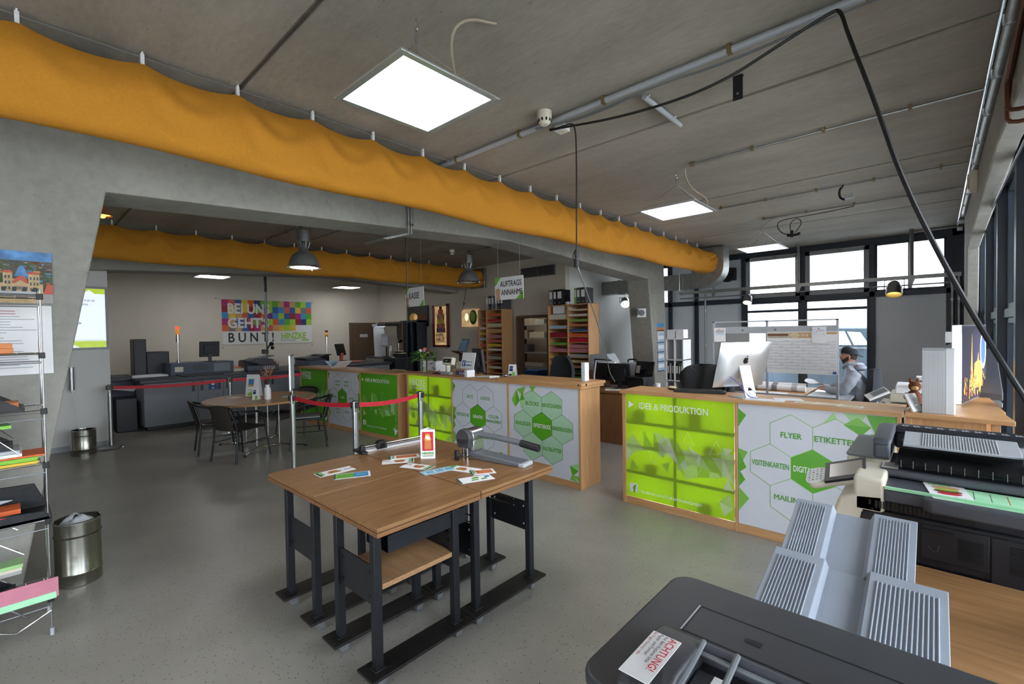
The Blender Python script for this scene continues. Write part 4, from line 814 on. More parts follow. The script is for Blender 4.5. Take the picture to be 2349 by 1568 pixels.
m = MB(); m.box(.185, .25, .05, .125, 1.112, 1.1132, 'white'); m.plane((.185, .05, 1.1134), (1, 0, 0), (0, 1, 0)); m.line([(.02, .02), (.04, .05)], .006, 'grey_plastic'); m.go('paper_label', t, smooth=False)
# output tray
m = MB(); G = 'grey_tray'
y0, z0, y1, z1 = .43, .80, 1.04, .958
ribbed(m, .066, .20, y0, z0, y1, z1, .012, G, n=12); ribbed(m, .31, .476, y0, z0, y1, z1, .012, G, n=14); ribbed(m, .20, .31, y0, z0-.026, y1, z1-.026, .012, G, False)
for xx, s_ in ((.20, 1), (.31, -1)): m.add([(xx, y0, z0+.012), (xx, y1, z1+.012), (xx+s_*.012, y1, z1-.02), (xx+s_*.012, y0, z0-.02)], [(0, 1, 2, 3)] if s_ > 0 else [(3, 2, 1, 0)], G)
for xx, s_ in ((.066, 1), (.476, -1)): m.add([(xx, y0, z0), (xx, y1, z1), (xx, y1, z1-.03), (xx, y0, z0-.03)], [(0, 1, 2, 3)], G)
m.go('output_tray', t, bev=.002, label='grey ribbed output tray')
m = MB(); y2, z2, y3, z3 = 1.03, .945, 1.30, 1.048
ribbed(m, .078, .185, y2, z2, y3, z3, .010, G, n=10); ribbed(m, .30, .408, y2, z2, y3, z3, .010, G, n=10); ribbed(m, .185, .30, y2, z2-.024, y3, z3-.024, .010, G, False)
for xx, s_ in ((.185, 1), (.30, -1)): m.add([(xx, y2, z2+.01), (xx, y3, z3+.01), (xx+s_*.012, y3, z3-.018), (xx+s_*.012, y2, z2-.018)], [(0, 1, 2, 3)] if s_ > 0 else [(3, 2, 1, 0)], G)
m.go('tray_extension', t, bev=.002)
# second copier
t = thing('copier', 'black and beige copier with tilted control panel and open document feeder, by the glass facade', 'copier', (-.30, 2.33, 0))
m = MB(); m.box(.08, .70, .02, .62, .04, 1.0, 'printer_black'); m.box(.075, .70, 0, .03, .77, .945, 'printer_black'); m.go('body', t, bev=.006)
m = MB(); m.box(.26, .44, -.006, .0, .80, .93, 'printer_black'); m.box(.445, .70, -.006, 0, .73, .93, 'printer_black')
for k in range(11): m.box(.36, .43, -.009, -.006, .825+k*.007, .828+k*.007, 'black'); m.box(.49, .60, -.009, -.006, .815+k*.009, .819+k*.009, 'black')
m.plane((.27, -.0065, .83), (1, 0, 0), (0, 0, 1)); m.line([(.01, .02), (.02, .005), (.035, .005), (.04, .03)], .0015, 'grey_plastic'); m.box(.26, .35, -.012, -.005, .905, .915, 'black'); m.go('front_door', t, bev=.002)
m = MB()
for k in range(22): m.box(.12+k*.013, .128+k*.013, -.003, 0, .955, .985, 'black')
m.go('vent_slots', t, smooth=False)
m = MB(); m.prism([(0, 0), (.10, 0), (.10, .3), (.05, .3), (-.0, .2)], 0, .62, 'cream', 'z'); m.prism([(-.02, .9), (.0, .97), (.06, 1.0), (.15, 1.01), (.15, .93), (.08, .92), (.06, .86), (.06, .4), (-.02, .4)], -.0, .30, 'cream', 'y'); m.box(.05, .15, .0, .35, .93, 1.07, 'cream'); m.go('side_arm', t, bev=.012, seg=3)
m = MB(); m.box(.10, .108, -.002, .0, .965, .985, 'black'); m.box(.122, .13, -.002, 0, .965, .985, 'black'); m.cyl((.112, -.002, .95), (.112, 0, .95), .004, 'black'); m.go('ports', t, smooth=False)
m = MB(); L = [(.148, 0), (.262, 0), (.27, -.03), (.285, -.045), (.70, -.045), (.70, .5), (.148, .5)]; m.prism([(a, b) for a, b in L], .985, 1.035, 'printer_dark', 'z'); m.go('shelf_ledge', t, bev=.008, seg=3)
m = MB(); m.box(.15, .70, .0, .012, 1.036, 1.046, 'mint'); m.go('green_strip', t, smooth=False)
_g = MB.go
def _up(self, *k, **q):
    dy, dz = UPS; self.v = [(x-.008, y+dy, z+dz) for x, y, z in self.v]; return _g(self, *k, **q)
MB.go = _up; UPS = (.19, -.042)
m = MB(); m.box(.128, .70, -.005, .34, 1.082, 1.118, 'printer_dark'); m.box(.13, .70, .03, .42, 1.06, 1.10, 'printer_black'); m.go('scanner_unit', t, bev=.012, seg=3)
m = MB(); m.box(.135, .19, .005, .11, 1.1185, 1.1195, 'white'); m.plane((.135, .005, 1.120), (1, 0, 0), (0, 1, 0))
for k, c in enumerate(('red', 'grey_plastic', 'black', 'black', 'grey_plastic')): m.rect(.006, .09-k*.018, .05, .096-k*.018, c)
m.go('notice_sticker', t, smooth=False)
UPS = (.14, -.028)
m = MB(); m.prism([(.15, 1.118), (.17, 1.21), (.23, 1.225), (.26, 1.20), (.26, 1.118)], .13, .16, 'printer_dark', 'x'); m.box(.10, .16, .14, .56, 1.118, 1.19, 'printer_dark'); m.prism([(.10, 1.19), (.12, 1.215), (.40, 1.235), (.56, 1.215), (.58, 1.19)], .10, .165, 'printer_dark', 'x'); m.box(.16, .70, .42, .62, 1.12, 1.2, 'printer_dark'); m.go('feeder_housing', t, bev=.012, seg=3)
m = MB(); m.prism([(.40, 1.2), (.44, 1.222), (.58, 1.215), (.60, 1.19), (.60, 1.15)], .165, .68, 'printer_black', 'x'); m.plane((.165, .44, 1.2225), (1, 0, 0), (0, 1, -.05)); 
rr = random.Random(4)
for k in range(11): m.rect(.02+k*.042, .03, .045+k*.042, .042, 'white'); m.rect(.022+k*.042, .05, .028+k*.042, .075, 'grey_light'); m.rect(.034+k*.042, .05, .04+k*.042, .075, 'grey_light')
m.go('guide_bar', t, bev=.004)
m = MB(); ribbed(m, .20, .56, .20, 1.175, .40, 1.20, .010, 'grey_light', n=26, e=.06); m.box(.56, .58, .18, .44, 1.15, 1.185, 'grey_light'); m.prism([(.19, .30), (.29, .27), (.29, .33)], 1.175, 1.19, 'grey_plastic', 'z'); m.go('feed_tray', t, bev=.003)
m = MB(); m.box(.18, .62, .05, .38, 1.12, 1.128, 'black'); m.box(.18, .62, .38, .40, 1.12, 1.16, 'black'); m.go('document_tray', t, smooth=False)
m = MB(); m.add([(.19, .03, 1.125), (.68, .03, 1.125), (.68, .09, 1.165), (.19, .09, 1.175)], [(0, 1, 2, 3)], 'clear_plastic')
for k in range(13): m.box(.20+k*.038, .202+k*.038, .03, .034, 1.12, 1.15, 'grey_plastic')
m.go('clear_guard', t, smooth=False)
MB.go = _g
m = MB()
m.T = Matrix.Translation((-.02, .16, 1.03)) @ Euler((radians(18), radians(-20), 0)).to_matrix().to_4x4()
m.prism(rrect(-.12, .10, -.07, .07, .03), -.025, .0, 'cream', 'z'); cpn = m.go('control_panel', t, bev=.008, seg=3)
pnl = MB(); pnl.T = m.T.copy(); pnl.box(-.05, .105, -.075, .08, .0, .012, 'printer_black'); pnl.box(-.03, .095, -.05, .06, .0121, .013, 'screen_beige'); pnl.go('touch_screen', cpn, bev=.003)
pnl = MB(); pnl.T = m.T.copy(); pnl.prism(rrect(-.13, -.05, -.06, .06, .03), .0, .006, 'white', 'z')
for i in range(4):
    for j in range(5): pnl.cyl((-.115+i*.016, -.04+j*.02, .006), (-.115+i*.016, -.04+j*.02, .009), .004, ['grey_light', 'grey_plastic', 'cyan'][(i+j) % 3], n=8)
pnl.go('keypad', cpn, bev=.002)
m = MB(); m.box(-.0, .15, .32, .75, .85, 1.02, 'printer_black'); m.box(-.005, .15, .30, .78, 1.02, 1.085, 'cream'); m.prism(rrect(-.01, .15, .29, .79, .02), 1.085, 1.098, 'grey_plastic', 'z'); m.go('finisher', t, bev=.006)
def flat(x, y, z, w, d, rz, label, fn, name='printed_sheet', cat='paper', group=None):
    m = MB(); m.box(-w/2, w/2, -d/2, d/2, 0, .001, 'paper'); m.plane((-w/2, -d/2, .001), (1, 0, 0), (0, 1, 0)); fn(m, w, d); return solo(m, name, label, cat, (x, y, z), rz, group, smooth=False)
def f_burger(m, w, d):
    for a, b, c, e, k in ((.2, .3, .8, .45, 'red'), (.15, .42, .85, .6, 'brown'), (.2, .55, .8, .68, 'lime'), (.15, .65, .85, .82, 'tan')): m.poly([(w*(a+(c-a)*(.5+.5*cos(q))), d*(b+(e-b)*(.5+.5*sin(q)))) for q in [2*pi*i/14 for i in range(14)]], k, .0007+b*.0008)
    m.text('HINZKE', .1*w, d*.84, .024, 'letter_green', .03, .8); m.text('Angebot', .15*w, d*.08, .026, 'red_dark', .02, .9)
def f_mint(m, w, d):
    m.rect(0, 0, w, d, 'mint')
    for k in range(6): m.rect(.05*w+k*.045, .35*d, .058*w+k*.045, .9*d, ['grey_plastic', 'salmon'][k % 5 == 4])
    m.rect(w*.80, .45*d, w*.86, .85*d, 'blue')
flat(.185, 2.415, 1.036, .38, .20, 0, 'mint green notice sheet on the ledge of the beige copier', f_mint)
flat(.035, 2.43, 1.0375, .12, .21, .15, 'square leaflet with a burger lying on the ledge of the beige copier', f_burger, 'leaflet', 'leaflet')
# things on the right cabinet
t = thing('display_box', 'ribbed grey white plastic block standing on the pale cabinet', 'display box', (-.07, 4.10, 1.10), radians(-3))
m = MB(); m.box(0, .115, .0, .09, 0, .43, 'grey_light')
for k in range(22): m.box(.003+k*.005, .0055+k*.005, -.002, .0, .005, .415, 'white')
m.go('ribbed_front', t, smooth=False)
m = MB(); m.box(.112, .16, -.002, .10, 0, .43, 'white'); m.go('white_side', t, bev=.006)
t = thing('lightbox', 'upright display frame with a night picture of a golden lit fairground and tower', 'framed picture', (.085, 4.80, 1.081), radians(-11.5))
m = MB(); m.prism([(0, 0), (.05, .04), (.05, .90), (0, .90)], 0, .60, 'alu', 'z'); m.go('frame', t, bev=.003)
m = MB(); m.box(.05, .0515, .045, .895, .01, .59, 'night_violet'); m.plane((.0516, .05, .01), (0, 1, 0), (0, 0, 1))
m.poly([(.24, .10), (.36, .10), (.33, .3), (.315, .52), (.305, .52), (.28, .3)], 'gold'); m.poly([(.36, .08), (.7, .08), (.68, .28), (.56, .30), (.54, .37), (.50, .30), (.40, .28)], 'gold', .0008)
m.poly([(.72+.12*cos(a), .38+.16*sin(a)) for a in [2*pi*i/20 for i in range(20)]], 'white', .0009); m.poly([(.72+.085*cos(a), .38+.12*sin(a)) for a in [2*pi*i/20 for i in range(20)]], 'blue', .0012); rr = random.Random(3)
for k in range(80): a, b = rr.uniform(.02, .8), rr.uniform(.02, .2)*rr.uniform(.4, 1.1); m.poly([(a, b), (a+.03, b), (a+.03, b+.03), (a, b+.03)], rr.choice(['gold', 'orange', 'yellow', 'salmon', 'gold']), .0012+k*.00001)
m.go('picture', t, smooth=False)
t = thing('soft_toy', 'brown plush toy animal sitting on the cabinet corner', 'soft toy', (-.115, 4.30, 1.10), .5)
m = MB(); m.ball((0, 0, .065), .045, 'plush', 1, 1, 1.45); m.ball((0, -.01, .155), .036, 'plush'); m.ball((-.015, -.04, .145), .02, 'tan', 1, 1, .8)
for s_ in (-1, 1): m.ball((s_*.022, .0, .195), .011, 'plush', 1, .6, 1.8); m.ball((s_*.04, -.04, .02), .02, 'plush', 1, 1.6, .9); m.ball((s_*.05, -.01, .085), .016, 'plush', 1, 1, 1.7)
m.go('body', t); m = MB()
for s_ in (-1, 1): m.ball((s_*.014-.004, -.04, .168), .004, 'black')
m.go('eyes', t)
m = MB(); m.at((0, 0, 0), (radians(-28), 0, 0)); m.box(-.04, .04, -.006, .006, 0, .13, 'white'); m.at(); m.cyl((0, .0, .05), (0, .09, 0), .005, 'white', n=8); solo(m, 'easel_card', 'small tilted white frame on the cabinet next to the plush toy', 'picture frame', (-.09, 4.12, 1.102), radians(50))
t = thing('copier', 'far beige copier with small tilted panels in the right back corner', 'copier', (-.55, 6.9, 0))
m = MB(); m.box(.05, .6, 0, .5, 0, .78, 'cream'); m.box(.0, .3, .05, .4, .0, .55, 'grey_light'); m.go('body', t, bev=.02); m = MB(); m.box(.15, .6, .02, .5, .80, .9, 'cream'); m.prism([(.02, .9), (.5, .9), (.45, 1.0), (.1, .98)], .2, .6, 'white', 'x'); m.go('scanner', t, bev=.01)
for z in (.72, .88): m = MB(); m.at((.05, .0, z), (.3, -.5, .3)); m.box(-.12, .10, -.07, .07, 0, .025, 'white'); m.box(-.06, .09, -.05, .05, .025, .03, 'grey_plastic'); m.go('panel', t, bev=.006)
m = MB(); m.box(0, .2, -.1, .1, 0, .04, 'white'); m.box(.02, .18, -.09, .09, .04, .06, 'grey_plastic'); m.box(.03, .17, -.08, .08, .06, .1, 'white'); solo(m, 'paper_tray_stack', 'stacked white paper trays on the far beige copier', 'paper tray', (-.20, 7.05, 1.0), bev=.006)
t = thing('scanner_lid', 'dark open scanner lid leaning up behind the lit picture by the facade', 'scanner', (.28, 5.75, .0))
m = MB(); m.box(-.06, .1, -.25, .3, 0, 1.0, 'grey_light'); m.go('cabinet', t, bev=.01); m = MB(); m.box(-.08, .12, -.3, .32, 1.0, 1.04, 'grey_plastic'); m.at((-.08, 0, 1.06), (radians(0), radians(0), 0)); m.prism([(-.32, .0), (.3, .36), (.3, .40), (-.32, .06)], 0, .2, 'printer_dark', 'x'); m.go('lid', t, bev=.006)
t = thing('label_printer', 'small dark device with a white sheet on top behind the lit picture', 'printer', (.14, 5.83, 1.08))
m = MB(); m.box(-.08, .06, 0, .12, 0, .34, 'black_steel'); m.at((-.06, 0, .38), (0, -.6, 0)); m.box(-.08, .06, 0, .12, 0, .03, 'grey_plastic'); m.go('stand', t, bev=.004); m = MB(); m.box(-.08, -.0, .02, .03, .44, .54, 'paper'); m.go('sheet', t)
mat_fix = None
# ================================================================ LEFT FRONT: wire rack, bins, posters
t = thing('wire_rack', 'chrome wire display rack full of trays and coloured paper at the left edge', 'rack', (-3.71, .125, 0))
Lr = -1.0; D = -.32; zs = [1.93, 1.60, 1.285, .98, .66, .215]
for x in (0, D):
    for y in (0, Lr): m = MB(); m.cyl((x, y, .02), (x, y, 1.96), .0045, 'steel', n=8); m.cyl((x, y, .0), (x, y, .04), .010, 'grey_light', n=10); m.go('post', t)
for x in (-.06, -.26): m = MB(); m.cyl((x, 0, .1), (x, 0, 1.88), .0035, 'chrome', n=6); m.go('end_wire', t)
for i, z in enumerate(zs):
    m = MB()
    for x in (0, D): m.cyl((x, 0, z), (x, Lr, z), .004, 'chrome', n=6); m.cyl((x, 0, z-.05), (x, Lr, z-.05), .0035, 'steel_dark', n=6)
    for k in range(14): m.cyl((0, -.02-k*.075, z), (D, -.02-k*.075, z), .0025, 'steel', n=5); 
    for y in (0, Lr): m.cyl((0, y, z), (D, y, z), .004, 'chrome', n=6); m.cyl((0, y, z-.05), (D, y, z-.05), .0035, 'chrome', n=6)
    m.go('wire_shelf', t)
    m = MB(); m.box(-.02, .012, -.015, .012, z-.025, z+.008, 'black'); m.go('corner_clip', t, bev=.003)
for a, b in ((1.80, 1.10), (1.10, .55), (.85, .20)): m = MB(); m.cyl((.014, -.75, a+.0), (.014, -.10, b-.05), .0035, 'chrome', n=6); m.cyl((D, -.75, a), (D, -.12, b), .0035, 'chrome', n=6); m.go('brace', t)
m = MB(); m.tube([(0, -.0, .14), (0, -.14, .07), (0, -.4, .20)], .005, 'chrome', 8); m.go('foot_rail', t)
m = MB(); m.box(-.30, 0, -.95, -.01, 0, .012, 'steel_dark'); 
for k in range(24): m.box(-.30, 0, -.94+k*.04, -.925+k*.04, .012, .035, 'black_steel')
solo(m, 'grille_basket', 'dark perforated basket on the top level of the wire rack', 'basket', (-3.72, .12, 1.937), smooth=False)
def sheets(cols, x, y, z, w, d, label, rz=0, th=.012, bend=.0, name='paper_stack', group='coloured paper on the wire rack'):
    return solo_stack(cols, x, y, z, w, d, label, rz, th, name, group)
def solo_stack(cols, x, y, z, w, d, label, rz, th, name, group):
    m = MB(); r = random.Random(len(label)*7+int(z*100)); zz = 0
    for i, c in enumerate(cols):
        a = r.uniform(-.008, .008); m.box(-w/2+a, w/2+a, -d+a, a, zz, zz+th-.0008, c); zz += th
    return solo(m, name, label, 'paper', (x, y, z), rz, group, bev=.001)
solo_stack(['orange_box', 'orange_box'], -3.86, .02, 1.607, .22, .6, 'flat orange box on the second level of the wire rack', 0, .028, 'cardboard_box', None)
def desk_tray(z, y, label, lid=True, fill=None, dx=0):
    t = thing('magazine_tray', label, 'tray', (-3.70+dx, y, z), 0, 'black desk trays on the wire rack')
    m = MB(); m.box(-.29, -.01, -.55, 0, 0, .012, 'black'); P = [(-.55, 0), (0, 0), (-.02, .02), (-.10, .075), (-.22, .10), (-.34, .11), (-.55, .11)]
    m.prism(P, -.014, -.006, 'black', 'x'); m.prism(P, -.29, -.282, 'black', 'x'); m.go('tray', t, bev=.002)
    m = MB(); m.plane((-.005, -.36, .055), (0, 1, 0), (0, 0, 1)); m.poly([(.045*cos(a), .032*sin(a)) for a in [2*pi*i/20 for i in range(20)]], 'green_pale', .001); m.poly([(.03*cos(a), .018*sin(a)) for a in [2*pi*i/16 for i in range(16)]], 'pink', .0014); m.go('round_sticker', t, smooth=False)
    return t
desk_tray(1.29, .05, 'black desk tray with a round green sticker on the third level of the wire rack')
solo_stack(['orange_box'], -3.83, .03, 1.305, .16, .3, 'orange folder sticking out of the upper black tray', 0, .03, 'folder', None)
desk_tray(1.075, .0, 'black desk tray lying on the coloured sheets of the rack', dx=-.05)
for c, l, z, th in ((['yellow', 'yellow'], 'yellow paper at the bottom of the coloured pile on the wire rack', .985, .008), (['green_mid', 'lime', 'green_mid'], 'bright green paper above the yellow sheets on the wire rack', 1.002, .008), (['orange'], 'orange red paper sticking out of the pile on the wire rack', 1.027, .010), (['white', 'grey_light'], 'white paper on top of the orange sheets on the wire rack', 1.038, .018)):
    solo_stack(c, -3.83+(.0), .13 if 'orange' in l and 'sticking' in l else (.03 if 'white' in l else .10), z, .22, .7, l, 0, th, 'paper_stack', None)
solo_stack(['green_mid'], -3.88, -.02, 1.19, .2, .5, 'green folder on top of the lower black desk tray', .1, .02, 'folder', None)
t = thing('open_binder_case', 'open black case with red and orange folders on the wire rack', 'case', (-3.70, .14, .665))
m = MB(); m.box(-.26, 0, -.6, 0, 0, .02, 'black'); m.prism([(-.6, .0), (-.0, 0), (-.06, .16), (-.6, .18)], -.27, -.255, 'leather', 'x'); m.prism([(-.6, .0), (-.0, 0), (-.03, .05), (-.6, .10)], -.008, 0, 'leather', 'x'); m.go('case', t, bev=.004)
m = MB(); m.poly if False else None; m.plane((.001, -.6, 0), (0, 1, 0), (0, 0, 1)); m.poly([(.0, .02), (.3, .04), (.43, .055), (.3, .065), (.0, .05)], 'red', .001); m.go('red_insert', t, smooth=False)
m = MB(); m.box(-.2, -.06, -.45, -.12, .05, .075, 'orange'); m.go('orange_folder', t); m = MB(); m.cyl((-.14, -.45, .10), (-.14, -.2, .11), .012, 'grey_light', n=10); m.cyl((-.14, -.2, .11), (-.14, -.15, .112), .012, 'grey_light', r2=.002, n=10); m.go('pen', t)
desk_tray(.225, -.01, 'lowest black desk tray with a round sticker on the wire rack', dx=-.03)
solo_stack(['grey_paper', 'cream', 'green_pale'], -3.95, .02, .33, .12, .5, 'grey and pale green files behind the lowest black tray', 0, .02, 'file_stack', None)
m = MB(); m.box(-.004, .004, -.62, 0, 0, .11, 'pink'); m.box(.004, .007, -.62, -.01, -.005, .03, 'mint'); solo(m, 'pink_folder', 'pink folder leaning against the front of the lowest rack level', 'folder', (-3.685, .155, .222), .0, smooth=False)
def bin_(x, y, r, h, label, bag):
    t = thing('waste_bin', label, 'waste bin', (x, y, 0), 0, 'round steel waste bins')
    m = MB(); m.lathe([(0, .012), (r*.98, .012), (r*.98, h), (r, h), (r, h*.80), (r+.006, h*.785), (r, h*.77), (r, .09), (r+.003, .085), (r, .08), (r, .004), (r-.02, 0), (0, 0)][::-1], 'steel_brushed', 40); m.go('body', t)
    m = MB(); m.lathe([(r-.004, h), (r+.005, h-.003), (r+.006, h+.004), (r, h+.008), (r-.005, h+.004)], 'chrome', 40); m.go('rim', t)
    if bag:
        m = MB(); rr = random.Random(2)
        def f(u, v):
            a = 2*pi*u; q = v
            R_ = (r-.006)*(1-q*.8)*(1+.02*sin(a*9)); z = h-.05+.085*sin(q*pi*.62)*(0.8+.2*sin(a*2+1))+.012*sin(a*7+q*5)*q*(1-q)*2
            return (R_*cos(a), R_*sin(a), z)
        m.grid(f, 60, 8, 'bag_clear'); m.go('bin_bag', t)
    return t
bin_(-4.40, .29, .122, .43, 'large steel waste bin with a clear bag behind the wire rack', True)
bin_(-9.15, .70, .14, .36, 'small steel waste bin by the white partition wall', False)
# posters on the concrete leg
t = thing('painting', 'painting of a station building with two towers on the concrete leg above the rack', 'painting', (-4.297, -.55, 1.915))
m = MB(); m.box(-.0, .006, 0, .755, 0, .33, 'oil_land'); m.plane((.0065, 0, 0), (0, 1, 0), (0, 0, 1)); m.rect(0, .27, .755, .33, 'oil_sky'); rr = random.Random(5)
for k in range(150):
    a, b = rr.uniform(.45, .74), rr.uniform(.12, .262); m.rect(a, b, min(.755, a+rr.uniform(.01, .035)), b+rr.uniform(.004, .012), rr.choice(['brown', 'dark_green', 'tan', 'leaf', 'grey_plastic', 'press_blue', 'oil_sky', 'grey_paper']), .0007)
m.poly([(.585, .17), (.65, .17), (.625, .235), (.612, .24), (.60, .225)], 'oil_sky', .002)
m.rect(.50, .0, .71, .125, 'oil_wall', .0022); m.rect(.535, .0, .575, .19, 'oil_wall', .0024); m.rect(.645, .0, .695, .185, 'oil_wall', .0024)
m.poly([(.528, .19), (.582, .19), (.57, .205), (.54, .205)], 'salmon', .0028); m.poly([(.638, .185), (.702, .185), (.69, .20), (.65, .20)], 'salmon', .0028); m.poly([(.575, .125), (.645, .125), (.632, .165), (.612, .175), (.59, .16)], 'salmon', .0028)
m.poly([(.58, .12), (.64, .12), (.61, .148)], 'oil_wall', .0034); m.poly([(.71, .06), (.755, .06), (.755, .12), (.73, .13)], 'salmon', .0028); m.rect(.71, .0, .755, .06, 'grey_paper', .0022)
for x in (.542, .557): 
    for z in (.155, .12, .085, .04): m.rect(x, z, x+.008, z+.018, 'press_blue', .0040)
for x in (.652, .668, .682): 
    for z in (.15, .115, .08, .04): m.rect(x, z, x+.007, z+.018, 'press_blue', .0040)
for k in range(7): m.rect(.582+k*.0088, .085, .587+k*.0088, .105, 'press_blue', .0040); m.rect(.582+k*.0088, .03, .587+k*.0088, .055, 'brown', .0040)
m.go('canvas', t, smooth=False)
t = thing('notice_board', 'framed white notice with lines of text on the concrete leg behind the rack', 'notice', (-4.297, -.55, 1.46))
m = MB(); m.box(0, .012, 0, .745, 0, .44, 'white'); m.plane((.0125, 0, 0), (0, 1, 0), (0, 0, 1))
for k in range(22): m.rect(.06, .40-k*.017, .06+rr.uniform(.45, .62), .405-k*.017, 'pink' if k < 2 else 'grey_light')
m.go('sheet', t, smooth=False)
t = thing('wall_screen', 'lit portrait screen with green bands on the white partition wall', 'screen', (-9.598, .40, 1.52))
m = MB(); m.box(0, .04, 0, .66, 0, .96, 'frame_light'); m.go('frame', t, bev=.004)
m = MB(); m.box(.04, .042, .03, .63, .03, .93, 'screen_white'); m.plane((.0425, .03, .03), (0, 1, 0), (0, 0, 1)); m.rect(0, 0, .6, .10, 'screen_green'); m.rect(0, .82, .6, .90, 'screen_green'); m.poly([(.35, .82), (.42, .88), (.48, .82)], 'screen_white', .0012); m.poly([(.1, 0), (.2, .06), (.3, 0)], 'screen_white', .0012)
m.text('WIR KÖNNEN FÜR SIE', .10, .70, .045, 'screen_text', .01, .85); m.text('DA SEIN...', .26, .64, .045, 'screen_text', .01, .85); m.rect(.12, .11, .58, .115, 'screen_text'); m.line([(.2, .32), (.32, .37), (.22, .42)], .01, 'screen_text'); m.go('display', t, smooth=False)
m = MB(); m.cyl((0, 0, 0), (0, 0, .34), .035, 'steel', n=16); m.cyl((0, 0, -.03), (0, 0, 0), .02, 'white', n=12); m.tube([(0, 0, -.02), (0, .02, -.25), (.03, .06, -.6)], .004, 'white', 6, sm=1); solo(m, 'ashtray_tube', 'upright steel tube dispenser on the partition wall above the small bin', 'dispenser', (-9.54, .62, .92))
# crowd barrier posts and belts
def post(x, y, label, sign=None, heads=4):
    t = thing('barrier_post', label, 'barrier post', (x, y, 0), 0, 'steel barrier posts with red belts')
    m = MB(); m.lathe([(0, 0), (.16, 0), (.165, .01), (.155, .025), (.05, .04), (.03, .05), (0, .05)], 'steel', 32); m.go('base', t)
    m = MB(); m.cyl((0, 0, .03), (0, 0, .88), .031, 'steel', n=20); m.go('tube', t)
    m = MB(); m.cyl((0, 0, .86), (0, 0, .97), .034, 'chrome', n=20)
    m.cyl((0, 0, .97), (0, 0, .978), .028, 'black', n=16); hd_ = m.go('head', t)
    for k in range(4): a = k*pi/2; m = MB(); m.at((0, 0, 0), (0, 0, a)); m.box(.030, .044, -.016, .016, .90, .965, 'black'); m.go('belt_clip', hd_, bev=.003)
    return t
P1 = post(-9.30, 1.02, 'barrier post at the left in front of the partition wall'); P5 = post(-9.02, 2.57, 'barrier post hidden behind the brochure stand of the round table')
P2 = post(-5.71, 2.29, 'barrier post carrying the upright sign holder'); P3 = post(-4.57, 2.48, 'barrier post just behind the work tables where the red belts meet'); P4 = post(-4.65, 3.39, 'barrier post in front of the lit HINZKE panel')
def belt(a, b, za, zb, label, sag=.03):
    a = Vector(a); b = Vector(b); d = (b-a).normalized(); a += d*.045; b -= d*.045; o = a.copy(); q = Vector((-d.y, d.x))*.0012; m = MB(); n = 16
    for s_ in (1, -1):
        vs = []; 
        for i in range(n+1):
            u = i/n; p = a.lerp(b, u)-o; z = za+(zb-za)*u-sag*4*u*(1-u); vs += [(p.x+q.x*s_, p.y+q.y*s_, z-.024), (p.x+q.x*s_, p.y+q.y*s_, z+.024)]
        fs = [(2*i, 2*i+2, 2*i+3, 2*i+1) for i in range(n)]; m.add(vs, fs if s_ > 0 else [f[::-1] for f in fs], 'red')
    return solo(m, 'barrier_belt', label, 'barrier belt', (o.x, o.y, 0), 0, 'red barrier belts')
belt((-5.71, 2.29), (-4.57, 2.48), .93, .93, 'red belt from the sign post to the post behind the work tables'); belt((-4.57, 2.48), (-4.65, 3.39), .93, .93, 'red belt leading to the post before the lit panel')
belt((-9.30, 1.02), (-9.02, 2.57), .93, .93, 'red belt at the left in front of the grey press'); belt((-9.02, 2.57), (-8.9, 3.80), .93, .95, 'red belt from behind the brochure stand to the far counter', .02)
t = thing('sign_holder', 'grey upright sign frame seen nearly edge on, on top of a barrier post', 'sign holder', (-5.71, 2.29, .978), radians(-29))
m = MB(); m.box(-.15, .15, -.006, .006, .06, .46, 'grey_light'); m.box(-.16, .16, -.008, .008, .05, .065, 'steel'); m.box(-.16, .16, -.008, .008, .455, .47, 'steel'); m.box(-.16, -.15, -.008, .008, .05, .47, 'steel'); m.box(.15, .16, -.008, .008, .05, .47, 'steel'); m.cyl((0, 0, 0), (0, 0, .06), .01, 'steel', n=8); m.go('frame', t, smooth=False)
m = MB(); m.box(-.145, .145, -.0085, -.006, .07, .45, 'panel_white'); m.plane((-.145, -.0086, .07), (1, 0, 0), (0, 0, 1)); m.text('BITTE', .05, .22, .07, 'brown', .02); m.text('WARTEN', .03, .13, .07, 'brown', .02, .85); m.go('notice', t, smooth=False)
# round table with cafe chairs
t = thing('round_table', 'round wooden meeting table on chrome tube legs', 'table', (-7.62, 2.60, 0))
m = MB(); m.lathe([(0, .74), (.77, .74), (.78, .73), (.775, .712), (0, .712)][::-1], 'desk_top', 56); m.go('tabletop', t, bev=.0)
for i, (a, b) in enumerate([(.5, .3), (.5, -.3), (-.45, .3), (-.45, -.3)]): pass
for s_ in (-1, 1):
    m = MB()
    for k in (-.5, 0, .5): m.cyl((s_*.22+.0, k*.32, .04), (s_*.22, k*.32, .71), .011, 'chrome', n=10)
    m.tube([(s_*.55, -.42, .02), (s_*.22, -.16, .035), (s_*.22, .16, .035), (s_*.55, .42, .02)], .013, 'chrome', 8, sm=1); m.cyl((s_*.55, -.42, .0), (s_*.55, -.42, .03), .02, 'black', n=10); m.cyl((s_*.55, .42, 0), (s_*.55, .42, .03), .02, 'black', n=10); m.go('leg_frame', t)
m = MB(); m.cyl((-.22, -.16, .1), (.22, .16, .6), .005, 'chrome', n=6); m.cyl((-.22, .16, .1), (.22, -.16, .6), .005, 'chrome', n=6); m.go('cross_brace', t)
